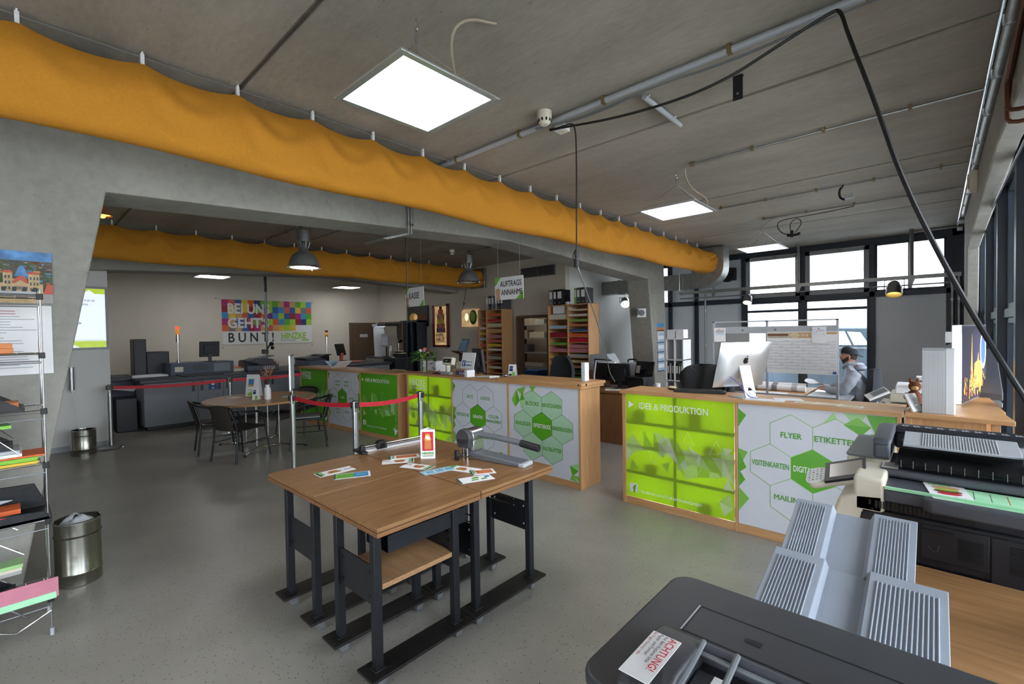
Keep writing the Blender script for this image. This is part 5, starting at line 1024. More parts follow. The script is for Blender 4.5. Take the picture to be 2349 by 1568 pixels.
def cafe_chair(x, y, face, label):
    t = thing('cafe_chair', label, 'chair', (x, y, 0), face, 'dark woven chairs around the round table')
    # local: faces +y, back at -y
    T_ = 'chair_tube'
    for s_ in (-1, 1):
        m = MB(); m.tube([(s_*.26, .24, 0), (s_*.235, .20, .40), (s_*.24, .16, .62), (s_*.255, .02, .655)], .0125, T_, 10, sm=1); m.go('leg', t)
        m = MB(); m.tube([(s_*.23, -.27, 0), (s_*.205, -.22, .42), (s_*.19, -.27, .62), (s_*.16, -.31, .74)], .0125, T_, 10, sm=1); m.go('leg', t)
    m = MB(); m.tube([(-.255, .05, .655), (-.27, -.12, .67), (-.24, -.28, .71), (-.12, -.335, .76), (.12, -.335, .76), (.24, -.28, .71), (.27, -.12, .67), (.255, .05, .655)], .015, T_, 10, sm=2); m.go('arm_rail', t)
    m = MB(); m.box(-.215, .215, -.20, .21, .425, .44, 'wicker'); m.tube([(-.22, -.2, .43), (.22, -.2, .43), (.22, .21, .43), (-.22, .21, .43)], .012, T_, 8, closed=True); m.go('seat', t, bev=.0)
    m = MB(); m.grid(lambda u, v: ((u-.5)*(.34+.0*v), -.235-.09*v-.03*(1-(2*u-1)**2), .43+.33*v), 12, 8, 'wicker'); m.grid(lambda u, v: ((.5-u)*(.34), -.243-.09*v-.03*(1-(2*u-1)**2), .43+.33*v), 12, 8, 'wicker')
    m.go('backrest', t)
    
    for s_ in (-1, 1): m = MB(); m.cyl((s_*.22, .2, .25), (s_*.22, -.22, .25), .006, T_, n=6); m.go('stretcher', t)
    return t
ch = cafe_chair(-7.09, 2.14, radians(23), 'dark woven cafe chair nearest the camera at the round table')
dup(ch, (-7.84, 2.06, 0), radians(-8), 'dark woven cafe chair at the left, half behind the nearest one')
c3 = dup(ch, (-7.06, 3.05, 0), radians(155), 'dark woven cafe chair at the right with a grey seat pad')
m = MB(); m.box(-.2, .2, -.18, .2, .445, .475, 'grey_plastic'); m.go('seat_pad', c3, bev=.012, seg=3)
dup(ch, (-8.13, 3.35, 0), radians(215), 'dark woven cafe chair on the far side of the round table')
def easelcard(x, y, z, w, h, rz, label, art, name='brochure_stand'):
    m = MB(); d = .10*h/.3; m.add([(-w/2, 0, 0), (w/2, 0, 0), (w/2, d*.45, h), (-w/2, d*.45, h)], [(0, 1, 2, 3)], 'paper'); m.add([(-w/2, d, 0), (w/2, d, 0), (w/2, d*.45, h), (-w/2, d*.45, h)], [(3, 2, 1, 0)], 'paper')
    m.plane((-w/2, 0, 0), (1, 0, 0), (0, d*.45, h)); art(m, w, h)
    return solo(m, name, label, 'table card', (x, y, z), rz, smooth=False)
def a_bro(m, w, h): m.rect(.13*w, .45*h, .55*w, .82*h, 'beige'); m.rect(.2*w, .52*h, .6*w, .80*h, 'sky_blue', .0009); m.rect(.22*w, .45*h, .58*w, .55*h, 'tan', .0012); m.rect(.12*w, .28*h, .5*w, .31*h, 'grey_light'); triangles(m, 0, 0, w, h*.25, 14, 3, ['green_pale', 'green_mid', 'lime'], .02, .06)
def a_mini(m, w, h): m.rect(.12*w, .5*h, .55*w, .85*h, 'navy'); triangles(m, w*.3, 0, w, h*.4, 8, 4, ['green_pale', 'green_mid'], .02, .04); m.text('MIT', .15*w, .68*h, .025, 'white', .02)
easelcard(-7.90, 2.55, .74, .22, .34, radians(35), 'tall white brochure stand with a book picture on the round table', a_bro)
easelcard(-7.42, 2.44, .74, .10, .17, radians(35), 'small white card with a dark blue square on the round table', a_mini)
t = thing('bottle_vase', 'white bottle vase with bare twigs on the round table', 'vase', (-7.32, 2.58, .74))
m = MB(); m.lathe([(0, 0), (.042, 0), (.047, .01), (.047, .15), (.04, .17), (.028, .185), (.028, .215), (.032, .22)], 'white', 24); m.go('bottle', t)
m = MB(); rr = random.Random(11)
for k in range(11):
    a = rr.uniform(0, 2*pi); r_ = rr.uniform(.05, .22); h = rr.uniform(.25, .42); P = [(0, 0, .2), (r_*.3*cos(a), r_*.3*sin(a), .2+h*.5), (r_*cos(a+.3), r_*sin(a+.3), .2+h)]
    m.tube(P, .0025, 'brown', 5, sm=1)
    for j in range(3): b = rr.uniform(0, 2*pi); m.tube([P[1], (P[1][0]+.07*cos(b), P[1][1]+.07*sin(b), P[1][2]+.08)], .0018, 'tan', 4)
m.go('twigs', t)
for i, (x, y, r_, c, l) in enumerate([(-7.98, 2.33, .4, 'paper', 'pale sheet at the left edge of the round table'), (-7.38, 2.92, .8, 'cyan', 'turquoise brochure on the round table right of the vase')]):
    m = MB(); m.box(-.1, .1, -.07, .07, 0, .003, c); solo(m, 'brochure', l, 'brochure', (x, y, .74), r_, smooth=False)
# ================================================================ BACK LEFT: presses and banner
t = thing('printing_press', 'long grey digital printing press in front of the pale wall', 'printing press', (-12.2, 1.6, 0))
m = MB(); m.box(.2, 1.8, .0, 3.1, .08, .86, 'press_grey'); m.box(.25, 1.7, .05, 3.0, 0, .08, 'black'); m.go('cabinet', t, bev=.01)
m = MB(); m.box(.15, 1.86, -.06, 3.1, .86, .93, 'press_top'); m.box(.2, 1.7, .6, 1.3, .93, .95, 'black'); m.go('top_deck', t, bev=.01)
for y in (.82, 1.25, 2.1): m = MB(); m.box(1.8, 1.806, y, y+.004, .1, .85, 'black'); m.box(1.8, 1.815, y-.09, y-.05, .66, .84, 'press_top'); m.box(1.8, 1.815, y+.05, y+.09, .66, .84, 'press_top'); m.go('door_handle', t, smooth=False)
m = MB(); m.box(1.802, 1.806, 1.0, 1.14, .66, .80, 'blue'); m.cyl((1.806, 1.07, .77), (1.812, 1.07, .77), .03, 'white', n=16); m.cyl((1.806, 1.07, .69), (1.812, 1.07, .69), .016, 'white', n=16); m.go('blue_sticker', t, smooth=False)
m = MB(); m.box(.2, 1.0, -1.3, .0, .08, .88, 'press_blue'); m.box(.2, 1.0, -1.3, .0, .88, .96, 'press_top'); m.box(1.0, 1.5, -.35, -.05, .0, .6, 'printer_black'); m.go('feeder_section', t, bev=.01)
m = MB(); m.prism([(-.1, .72), (-.05, .78), (-1.0, .92), (-1.0, .90)], 1.5, 1.54, 'grey_light', 'x'); m.go('lever_arm', t, bev=.006)
m = MB(); m.box(.6, 1.2, .52, 1.62, .93, 1.17, 'press_blue'); m.box(1.2, 1.21, .9, 1.15, 1.03, 1.12, 'press_top'); m.box(1.2, 1.205, 1.25, 1.55, .97, 1.14, 'press_grey'); m.box(1.2, 1.23, .58, .72, 1.0, 1.1, 'cream'); m.go('control_box', t, bev=.012)
m = MB(); m.box(.2, .6, .05, .25, .93, 1.66, 'black'); m.box(.2, .6, .25, .62, .93, 1.4, 'black_steel'); m.go('delivery_tower', t, bev=.01)
m = MB(); m.box(.7, 1.1, -.05, .5, .93, .96, 'white'); m.go('paper_pile', t)
def beacon(x, y, z, h, label, lit):
    t = thing('signal_beacon', label, 'signal light', (x, y, z), 0, 'signal beacons on the presses'); m = MB(); m.cyl((0, 0, 0), (0, 0, h), .013, 'chrome', n=10); m.cyl((0, 0, 0), (0, 0, .05), .03, 'steel', n=10); m.go('pole', t)
    m = MB(); m.cyl((0, 0, h), (0, 0, h+.15), .03, 'chrome', n=14); m.go('collar', t)
    for k, c in enumerate(('yellow' if not lit else 'signal_orange', 'signal_orange' if not lit else 'signal_orange', 'red_dark' if not lit else 'signal_red')): m = MB(); m.cyl((0, 0, h+.15+k*.055), (0, 0, h+.2+k*.055), .034, c, n=14); m.go('lamp_segment', t)
beacon(-11.2, 2.29, 1.17, .42, 'signal beacon with a glowing red top on the left part of the press', True)
beacon(-11.2, 5.36, 1.05, .44, 'unlit striped signal beacon on the right press beside the monitor', False)
def monitor(x, y, z, rz, w, h, label, back=True, stand=.12, tilt=.1, group='flat monitors'):
    t = thing('monitor', label, 'monitor', (x, y, z), rz, group)        # screen faces local +y, back towards -y
    m = MB(); m.at((0, 0, stand), (tilt, 0, 0)); m.box(-w/2, w/2, -.02, .02, 0, h, 'black'); m.box(-w*.3, w*.3, -.045, -.02, h*.2, h*.8, 'black'); hs_ = m.go('housing', t, bev=.006)
    m = MB(); m.at((0, 0, stand), (tilt, 0, 0)); m.box(-w/2+.015, w/2-.015, .0202, .021, .02, h-.015, 'screen_dark'); m.go('screen', hs_, smooth=False)
    m = MB(); m.box(-.03, .03, -.05, -.02, .01, stand+h*.4, 'black'); m.lathe([(0, 0), (.12, 0), (.12, .008), (.03, .015), (0, .015)], 'black', 24); m.go('stand', t)
    return t
monitor(-11.2, 2.83, 1.17, radians(90), .36, .32, 'black monitor seen from behind on the left press', stand=.10)
t = thing('printing_press', 'second grey press with flat dark scanner, right of the first press', 'printing press', (-12.2, 4.72, 0))
m = MB(); m.box(.2, 1.75, .05, 1.95, .08, .90, 'press_grey'); m.box(.25, 1.7, .05, 1.9, 0, .08, 'black'); m.go('cabinet', t, bev=.01); m = MB(); m.box(.15, 1.8, .02, 1.98, .90, .96, 'press_top'); m.go('top_deck', t, bev=.01)
m = MB(); m.box(.5, 1.3, .05, .5, .96, 1.08, 'press_blue'); m.prism([(.05, 1.08), (.5, 1.08), (.35, 1.16), (.0, 1.14)], .55, 1.2, 'press_top', 'x'); m.prism([(.2, 1.12), (.55, 1.2), (.52, 1.22), (.2, 1.15)], .6, 1.15, 'grey_plastic', 'x'); m.go('scanner', t, bev=.012)
m = MB(); m.box(1.75, 1.757, .2, .35, .2, .85, 'black'); m.box(1.75, 1.757, .4, .9, .15, .35, 'press_top'); m.go('side_vents', t, smooth=False)
t = thing('scan_unit', 'dark document scanner with raised lid on the press below the banner', 'scanner', (-11.2, 3.35, .93))
m = MB(); m.box(-.3, .3, .1, .75, 0, .12, 'press_blue'); m.prism([(.1, .12), (.75, .12), (.65, .24), (.35, .27), (.1, .2)], -.28, .2, 'press_top', 'x'); m.prism([(.3, .22), (.7, .3), (.7, .32), (.3, .26)], -.2, .2, 'grey_plastic', 'x'); m.go('body', t, bev=.015)
m = MB(); m.prism([(-.0, .22), (.4, .10), (.41, .13), (.01, .25)], .1, .4, 'black_steel', 'x'); m.go('open_panel', t, bev=.01); m = MB()
for k in range(5): m.box(.3, .304, .45+k*.045, .475+k*.045, .02, .09, 'grey_light')
m.go('button_row', t, smooth=False)
m = MB(); m.box(-.35, .3, -.3, .3, 0, .06, 'cream'); m.box(-.3, .25, -.25, .2, .06, .09, 'orange_box'); solo(m, 'paper_feeder', 'cream paper feeder box between control box and scanner on the press', 'paper feeder', (-11.4, 3.22, .931), bev=.01)
t = monitor(-11.2, 5.75, 1.02, radians(-60), .36, .30, 'black monitor facing the camera at the right end of the press', stand=.14, tilt=.25)
m = MB(); m.box(-.1, .1, -.15, .15, 0, .22, 'black_steel'); m.box(-.12, .12, -.2, .2, .22, .25, 'press_top'); solo(m, 'console_stand', 'small dark console below the unlit beacon', 'console', (-11.2, 5.22, .961), .2, bev=.008)
m = MB(); m.box(-.15, .15, -.3, .3, 0, .01, 'salmon'); m.at((.3, -.45, 0), (.0, .35, 0)); m.box(-.0, .04, -.03, .03, -.02, .26, 'salmon'); solo(m, 'red_tray', 'red plastic guide arm sticking up from the press', 'paper guide', (-11.0, 5.9, 1.0), smooth=False)
m = MB(); m.cyl((0, 0, 0), (0, 0, .56), .012, 'black', n=10); m.cyl((0, 0, .56), (0, 0, 2.37), .028, 'steel_dark', n=14); m.cyl((0, 0, 1.7), (0, 0, 2.37), .03, 'black', n=14); m.box(-.04, .04, -.1, .02, .3, .4, 'black'); m.ball((.0, .1, .52), .05, 'black'); m.ball((.0, .12, .43), .04, 'black'); m.cyl((0, 0, .4), (0, .1, .55), .02, 'black', n=8)
solo(m, 'exhaust_tube', 'black and grey vertical tube from the ceiling in front of the banner', 'tube', (-11.2, 3.96, .98))
t = thing('wall_banner', 'colourful checkered banner reading BEI UNS GEHTS BUNT! with HINZKE logo', 'banner', (-13.29, 3.65, 1.48))
m = MB(); BW, BH = 2.27, 1.15; m.box(0, .006, 0, BW, 0, BH, 'plaster_white'); m.plane((.0065, 0, 0), (0, 1, 0), (0, 0, 1)); rr = random.Random(21); c_ = BW/15; hh = .155
PAL = ['sky_blue', 'red_dark', 'magenta', 'lime', 'navy', 'purple', 'yellow', 'salmon', 'green', 'tan', 'grey_plastic', 'orange', 'blue']; last = None
for r_ in range(5):
    for k in range(15):
        if r_ == 4 and k > 11: continue
        c = rr.choice([p for p in PAL if p != last]); last = c; m.rect(k*c_, BH-(r_+1)*hh*1.05, (k+1)*c_, BH-r_*hh*1.05, c)
m.text('BEI UNS', .12, .80, .36, 'plaster_white', .03, .80); m.text("GEHT'S", .12, .43, .36, 'plaster_white', .03, .86); m.text('B U N T !', .12, .06, .34, 'black', .02, .82); m.text('HINZKE', 1.42, .12, .24, 'lime', .03, .80); m.text('DRUCKEREI', 1.42, .05, .075, 'letter_grey', 0, 1.0); m.rect(1.98, .05, 2.18, .09, 'lime')
m.go('printed_cloth', t, smooth=False)
for y, z in ((-.12, BH+.02), (BW+.03, BH+.0), (0, -.08), (BW, -.08)): m = MB(); m.cyl((0, y, z), (.03, y, z), .012, 'steel_dark', n=8); m.cyl((.02, y, z), (.02, y+(.1 if y < 1 else -.1)*(z > 0), z+(0 if z > 0 else .1)), .003, 'steel_dark', n=5); m.go('fixing_hook', t)
# back desk area by the back wall
t = thing('back_desk', 'dark grey counter in front of the white light booth', 'desk', (-11.85, 6.75, 0))
m = MB(); m.box(0, 1.55, 0, .6, 1.03, 1.06, 'press_top'); m.go('worktop', t, bev=.003); m = MB(); m.box(.03, .95, .02, .58, 0, 1.03, 'stone'); m.box(.95, 1.5, .02, .58, 0, 1.03, 'printer_black'); m.go('cabinet', t, bev=.004)
t = thing('light_booth', 'white light proofing booth with a black hood on the dark desk', 'light booth', (-11.45, 7.0, 1.06))
m = MB(); m.box(-.28, .38, -.05, .35, .84, .92, 'press_top'); m.box(-.28, 0, -.06, -.04, .84, .90, 'grey_light'); m.go('hood', t, bev=.005)
m = MB(); m.box(-.2, .3, -.02, .3, .825, .84, 'screen_white'); m.go('light_tube', t); m = MB(); m.box(-.25, .36, .33, .35, 0, .84, 'stone'); m.box(.34, .36, -.03, .35, 0, .84, 'stone'); m.add([(-.27, -.03, .84), (-.25, .3, .84), (-.12, .3, 0), (-.22, -.03, 0)], [(0, 1, 2, 3)], 'white'); m.go('screens', t)
t = thing('glass_door_cabinet', 'tall black framed glass cabinet behind the desk', 'cabinet', (-10.98, 7.7, 0))
m = MB()
for x in (-.3, .0, .3): m.box(x, x+.06, 0, .3, 0, 2.05, 'frame_dark')
m.box(-.5, .36, 0, .3, 2.0, 2.06, 'frame_dark'); m.box(-.3, .36, 0, .3, .0, .08, 'frame_dark'); m.box(-.3, .36, .28, .3, 0, 2.0, 'stone'); m.go('frame', t, bev=.004); m = MB(); m.box(.06, .3, .05, .056, .08, 2.0, 'glass'); m.go('pane', t, smooth=False)
m = MB(); m.box(-.14, .14, 0, .03, 0, .02, 'paper'); m.box(-.14, .14, 0, .006, 0, .34, 'grey_light'); m.box(-.12, .12, -.002, 0, .04, .31, 'panel_white')
for k in range(3): m.box(-.11, .11, -.004, -.002, .30-k*.02, .305-k*.02, 'grey_plastic')
solo(m, 'control_screen', 'small pale portrait display standing before the light booth', 'display', (-10.95, 6.85, 1.35), .1); m = MB(); m.cyl((0, 0, 0), (0, 0, .29), .02, 'black', n=10); m.box(-.08, .08, -.06, .06, 0, .02, 'black'); solo(m, 'screen_stand', 'black stand holding the small portrait display', 'stand', (-10.95, 6.9, 1.06))
m = MB(); m.box(-.15, .15, 0, .2, 0, .1, 'black_steel'); m.box(-.16, .16, -.02, .2, .1, .12, 'beige'); m.box(-.12, .12, -.02, .15, .16, .18, 'beige'); m.box(-.1, .1, 0, .1, .12, .16, 'black'); m.lathe([(.03, .0), (.045, .02), (.04, .0)], 'white', 12, c=(.0, -.1)); solo(m, 'paper_tray_stack', 'small black and beige tray stack on the dark desk', 'paper tray', (-10.55, 6.95, 1.06), bev=.004)
t = thing('desk_lamp', 'small metal clip lamp above the tray stack', 'lamp', (-10.68, 7.1, 1.06)); m = MB(); m.tube([(0, 0, 0), (0, 0, .4), (.1, -.05, .5)], .01, 'steel', 8); m.go('arm', t); m = MB(); m.cyl((.06, -.05, .55), (.16, -.05, .42), .05, 'chrome', r2=.07, n=16); m.go('shade', t)
m = MB(); m.cyl((0, 0, 0), (0, 0, .30), .04, 'white', n=16)
for k in range(7): m.at((0, 0, 0), (0, 0, k*.9)); m.box(.03, .041, -.01, .01, .03+k*.035, .05+k*.035, 'navy')
solo(m, 'patterned_canister', 'tall white canister with dark flower pattern on the dark desk', 'canister', (-11.0, 7.05, 1.06))
# pictures on the back wall
t = thing('poster_frame', 'tall brown framed poster reading KAFFEE HAUS with a glowing tower drawing', 'framed picture', (-10.42, 8.05, 1.30))
m = MB(); m.box(0, .70, 0, .04, 0, .06, 'maroon'); m.box(0, .70, 0, .04, 1.12, 1.18, 'beige'); m.box(0, .09, 0, .04, 0, 1.16, 'maroon'); m.box(.61, .70, 0, .04, 0, 1.18, 'maroon'); m.go('frame', t, bev=.003)
m = MB(); m.box(.05, .65, .02, .03, .03, 1.14, 'glow_art'); m.plane((.09, .0195, .06), (1, 0, 0), (0, 0, 1))
for a, b, w, h, c in ((.20, .96, .12, .10, 'brown'), (.15, .84, .22, .13, 'orange'), (.10, .70, .32, .15, 'orange_box'), (.10, .58, .32, .12, 'yellow'), (.08, .44, .36, .14, 'salmon'), (.07, .34, .38, .12, 'red_dark')): m.rect(a, b, a+w, b+h, c)
for k in range(6):
    for j in range(7): m.rect(.12+k*.05, .36+j*.07, .145+k*.05, .40+j*.07, ['yellow', 'gold', 'brown', 'sky_blue'][(j+k) % 4 if j > 1 else 3], .0012)
m.text('KAFFEE', .05, .235, .12, 'brown', .03, .82); m.text('HAUS', .05, .10, .165, 'brown', .03, .84); m.rect(.06, .07, .46, .085, 'tan'); m.go('print', t, smooth=False)
t = thing('picture', 'square picture with a green egg shape and a warm light spot', 'picture', (-9.19, 8.06, 1.84)); m = MB(); m.box(0, .64, 0, .03, 0, .45, 'glow_art'); m.plane((0, -.0005, 0), (1, 0, 0), (0, 0, 1)); m.poly([(.45+.14*cos(a), .24+.19*sin(a)) for a in [2*pi*i/24 for i in range(24)]], 'leaf', .001); m.poly([(.43+.09*cos(a), .26+.13*sin(a)) for a in [2*pi*i/20 for i in range(20)]], 'lime', .0014); m.poly([(.39+.02*cos(a), .36+.02*sin(a)) for a in [2*pi*i/12 for i in range(12)]], 'white', .0018); m.poly([(.2+.07*cos(a), .25+.1*sin(a)) for a in [2*pi*i/20 for i in range(20)]], 'spot_soft', .001)
m.go('canvas', t, smooth=False); m = MB(); m.tube([(-.05, .0, .38), (.05, 0, .45), (.15, 0, .8), (.2, .0, 1.0)], .006, 'black', 6); m.ball((.13, -.02, .6), .02, 'black'); m.go('cable', t)
t = thing('picture', 'dark night picture with golden fire lights below the cash desk sign', 'picture', (-11.6, 8.05, 1.885)); m = MB(); m.box(0, .98, 0, .03, 0, .6, 'black'); m.plane((0, -.0005, 0), (1, 0, 0), (0, 0, 1)); m.poly([(.3+.2*cos(a), .26+.14*sin(a)) for a in [2*pi*i/20 for i in range(20)]], 'gold', .001); m.poly([(.65+.3*cos(a), .27+.11*sin(a)) for a in [2*pi*i/20 for i in range(20)]], 'brown', .0012); m.poly([(.4+.1*cos(a), .28+.08*sin(a)) for a in [2*pi*i/20 for i in range(20)]], 'glow_art', .0016)
for k in range(10): m.rect(.3+k*.06, .02, .34+k*.06, .16+.01*(k % 3), ['gold', 'brown', 'tan'][k % 3], .0012)
m.go('canvas', t, smooth=False)
# tall paper shelves
def shelf(x0, cols, y, h, label, rows, ends=.022):
    t = thing('paper_shelf', label, 'shelf', (x0, y, 0), 0, 'tall paper shelves'); d = .38; x = 0; W_ = sum(cols)
    m = MB(); m.box(0, W_, d-.012, d, 0, h, 'desk_brown'); m.go('back_panel', t, smooth=False)
    m = MB(); m.box(0, W_, 0, d, h-.02, h, 'oak'); m.go('top_board', t, bev=.002)
    for i, c in enumerate([0]+cols): x += c; m = MB(); a = x-(.022 if i == len(cols) else (.011 if i else 0)); m.box(a, a+.022, 0, d-.012, 0, h-.02, 'oak_z'); m.go('side_panel', t, bev=.002)
    x = 0
    for i, c in enumerate(cols):
        m = MB()
        for z in rows[i]: m.box(x+.022 if i == 0 else x+.011, x+c-.012, .01, d-.012, z-.012, z, 'oak')
        m.go('shelf_boards', t, bev=.001); x += c
    return t
RL1 = [.25, .42, .6, .78, .95, 1.1, 1.24, 1.36, 1.50, 1.63, 1.76, 1.88, 2.03]
RL2 = [.25, .36, .48, .60, .72, .84, .96, 1.06, 1.16, 1.26, 1.36, 1.46, 1.56, 1.68, 1.81, 1.94, 2.07]
shelf(-8.16, [.28, .52], 7.68, 2.22, 'tall wooden paper shelf left of the store room doorway', [RL1, RL2])
RR1 = [.25, .42, .62, .82, .99, 1.13, 1.27, 1.41, 1.56, 1.74, 1.93]
RR2 = [.25, .36, .48, .60, .72, .84, .96, 1.06, 1.16, 1.27, 1.36, 1.46, 1.57, 1.68, 1.79, 1.88, 1.98, 2.09]
shelf(-5.96, [.5, .5], 7.60, 2.22, 'tall wooden paper shelf right of the store room doorway', [RR1, RR2])
def stacks(x0, w, y, rows, cols, where, side, group, hmax=.075):
    n = len(rows)
    for k, z in enumerate(rows[::-1]):
        c = cols[k] if k < len(cols) else None
        if c is None: continue
        cc, hh = c if isinstance(c, tuple) else (c, .05); gap = (rows[n-k]-z if k else .12)-.014; hh = min(hh, gap-.006)
        m = MB(); r = random.Random(k*3+int(w*100)); nn = max(1, int(hh/.012))
        for i in range(nn): a = r.uniform(-.006, .006); m.box(-w/2+a, w/2+a, r.uniform(0, .012), .3, i*hh/nn, (i+1)*hh/nn-.0005, cc)
        o = solo(m, 'paper_stack', '%s paper, %s level down, %s of the shelf %s the doorway' % (NAME.get(cc, cc), ordinal(k+1), side, where), 'paper', (x0+w/2+.012, y+.03, z+.0005), 0, group, smooth=False)
NAME = {'grey_paper': 'grey', 'light_blue_paper': 'light blue', 'green_paper': 'green', 'orange_box': 'orange brown', 'red_dark': 'dark red', 'dark_green': 'dark green', 'salmon': 'salmon', 'paper': 'white', 'green_mid': 'fresh green'}
gL, gR = 'paper stacks in the left tall shelf', 'paper stacks in the right tall shelf'
stacks(-8.16, .24, 7.68, RL1, [None, 'pink', 'cream', 'yellow', 'light_blue_paper', 'salmon', 'orange', 'magenta', 'grey_paper', 'orange_box', 'grey_paper', 'cream', 'tan'], 'left of', 'narrow column', gL)
stacks(-7.88, .47, 7.68, RL2, [('orange', .06), ('red', .05), ('beige', .08), ('tan', .08), ('pink', .06), ('salmon', .05), ('yellow', .05), ('paper', .035), ('brown', .04), ('grey_paper', .06), ('red_dark', .02), ('cream', .04), ('orange_box', .02), ('brown', .02), ('cream', .04), ('tan', .03), ('brown', .02)], 'left of', 'wide column', gL)
stacks(-5.95, .44, 7.60, RR1, [('cream', .10), ('light_blue_paper', .06), ('red_dark', .10), ('green_paper', .04), ('pink', .06), ('yellow', .04), ('beige', .05), ('cream', .05), ('beige', .06), ('tan', .03)], 'right of', 'left column', gR)
stacks(-5.46, .45, 7.60, RR2, [('beige', .03), ('cream', .04), ('green_mid', .035), ('orange_box', .03), ('blue', .04), ('orange', .06), ('red', .085), ('pink', .05), ('pink', .065), ('grey_paper', .06), ('beige', .04), ('tan', .03), ('dark_green', .07), ('green_paper', .06), ('grey_paper', .03), ('beige', .03), ('tan', .03)], 'right of', 'right column', gR)
def folder(x, y, z, w, c, label, h=.32, lab='white'):
    t = thing('ring_binder', label, 'binder', (x, y, z), 0, 'ring binders on top of the tall shelves')
    m = MB(); m.box(0, w, 0, .28, 0, h, c); m.go('cover', t, bev=.003); m = MB(); m.box(w*.15, w*.85, -.0015, 0, h*.42, h*.86, lab); m.go('spine_label', t, smooth=False); m = MB(); m.cyl((w/2, -.002, h*.15), (w/2, 0, h*.15), .014, 'steel', n=12); m.go('finger_ring', t)
for i, (x, w, c, l) in enumerate([(-7.92, .07, 'grey_light', 'light grey ring binder at the left end on the left tall shelf'), (-7.83, .08, 'black', 'slim black ring binder on the left tall shelf next to the light grey one'), (-7.74, .085, 'grey_plastic', 'grey ring binder with white label on the left tall shelf'), (-7.62, .08, 'press_grey', 'blue grey ring binder partly behind the hanging counter sign'), (-7.53, .08, 'black', 'black ring binder half hidden by the hanging counter sign'), (-7.44, .08, 'printer_dark', 'dark ring binder at the right end on the left tall shelf')]): folder(x, 7.72, 2.22, w, c, l)
for i, (x, w, c, l) in enumerate([(-5.95, .09, 'grey_plastic', 'grey ring binder at the left end on the right tall shelf'), (-5.84, .08, 'black', 'black ring binder without gap beside the grey one on the right tall shelf'), (-5.75, .14, 'black_steel', 'wide dark ring binder with a large white label on the right tall shelf'), (-5.32, .05, 'green_mid', 'slim green ring binder on the right tall shelf'), (-5.26, .08, 'printer_dark', 'dark ring binder beside the green one on the right tall shelf'), (-5.17, .12, 'scanner_dark', 'wide charcoal ring binder with white label on the right tall shelf')]): folder(x, 7.64, 2.22, w, c, l)
m = MB(); m.lathe([(0, 0), (.05, 0), (.05, .14), (.02, .18), (.02, .2), (0, .2)], 'glass', 16); m.lathe([(.051, .01), (.051, .06)], 'white', 16); solo(m, 'glass_bottle', 'clear bottle standing right of the binders on the right tall shelf', 'bottle', (-5.53, 7.72, 2.22))
m = MB(); m.box(0, .28, 0, .25, 0, .16, 'paper'); m.at((.33, 0, .0), (0, .5, 0)); m.box(0, .06, 0, .2, 0, .15, 'white'); solo(m, 'box_pile', 'white cartons in the top left compartment of the right shelf', 'carton', (-5.87, 7.66, 2.045), bev=.003)
# store room shelf and bin
t = thing('store_rack', 'metal rack with cartons inside the store room', 'rack', (-8.35, 9.2, 0))
for x in (0, 1.1): m = MB(); m.box(x, x+.04, 0, .04, 0, 2.1, 'frame_dark'); m.box(x, x+.04, .4, .44, 0, 2.1, 'frame_dark'); m.go('post', t)
for z in (.3, .72, 1.12, 1.5, 1.85): m = MB(); m.box(0, 1.14, 0, .44, z, z+.03, 'grey_light'); m.go('shelf_board', t)
for i, (x, z, w, h, c) in enumerate([(.1, 1.53, .3, .2, 'stone'), (.5, 1.53, .5, .15, 'cream'), (.1, 1.88, .5, .15, 'stone'), (.7, 1.88, .3, .12, 'grey_paper'), (.15, 1.15, .25, .2, 'grey_plastic')]): m = MB(); m.box(x, x+w, .02, .35, 0, h, c); solo(m, 'carton', ['stone grey carton', 'long cream carton with red marks', 'long grey carton on the top level', 'short grey carton on the top level', 'dark grey carton low'][i]+' on the store room rack', 'carton', (-8.35, 9.2, z), 0, 'cartons on the store room rack', bev=.004)
m = MB(); m.cyl((.1, .15, .82), (.9, .15, .82), .065, 'paper', n=20); solo(m, 'paper_roll', 'white paper roll lying on the store room rack', 'paper roll', (-8.35, 9.2, 0))
t = thing('recycling_bin', 'blue plastic paper bin in the store room doorway', 'bin', (-7.12, 8.55, 0)); m = MB(); m.prism([(-.19, 0), (.19, 0), (.23, .72), (-.23, .72)], -.2, .2, 'blue', 'y'); m.plane((-.16, -.2005, .3), (1, 0, 0), (0, 0, 1)); m.text('PAPIER', .02, .22, .08, 'white', .01, .9); m.text('BITTE', .05, .08, .07, 'white', .02); m.text('HIER', .07, .0, .07, 'white', .02); m.go('body', t, smooth=False); m = MB(); m.box(-.24, .24, -.22, .22, .72, .77, 'blue'); m.go('rim', t, bev=.01)

t = thing('store_lamp', 'white ceiling lamp box inside the store room', 'ceiling lamp', (-7.6, 9.0, 2.52)); m = MB(); m.box(-.3, .3, -.3, .3, .02, .08, 'alu'); m.go('housing', t); m = MB(); m.box(-.27, .27, -.27, .27, .0, .02, 'lamp_glow'); m.go('diffuser', t)
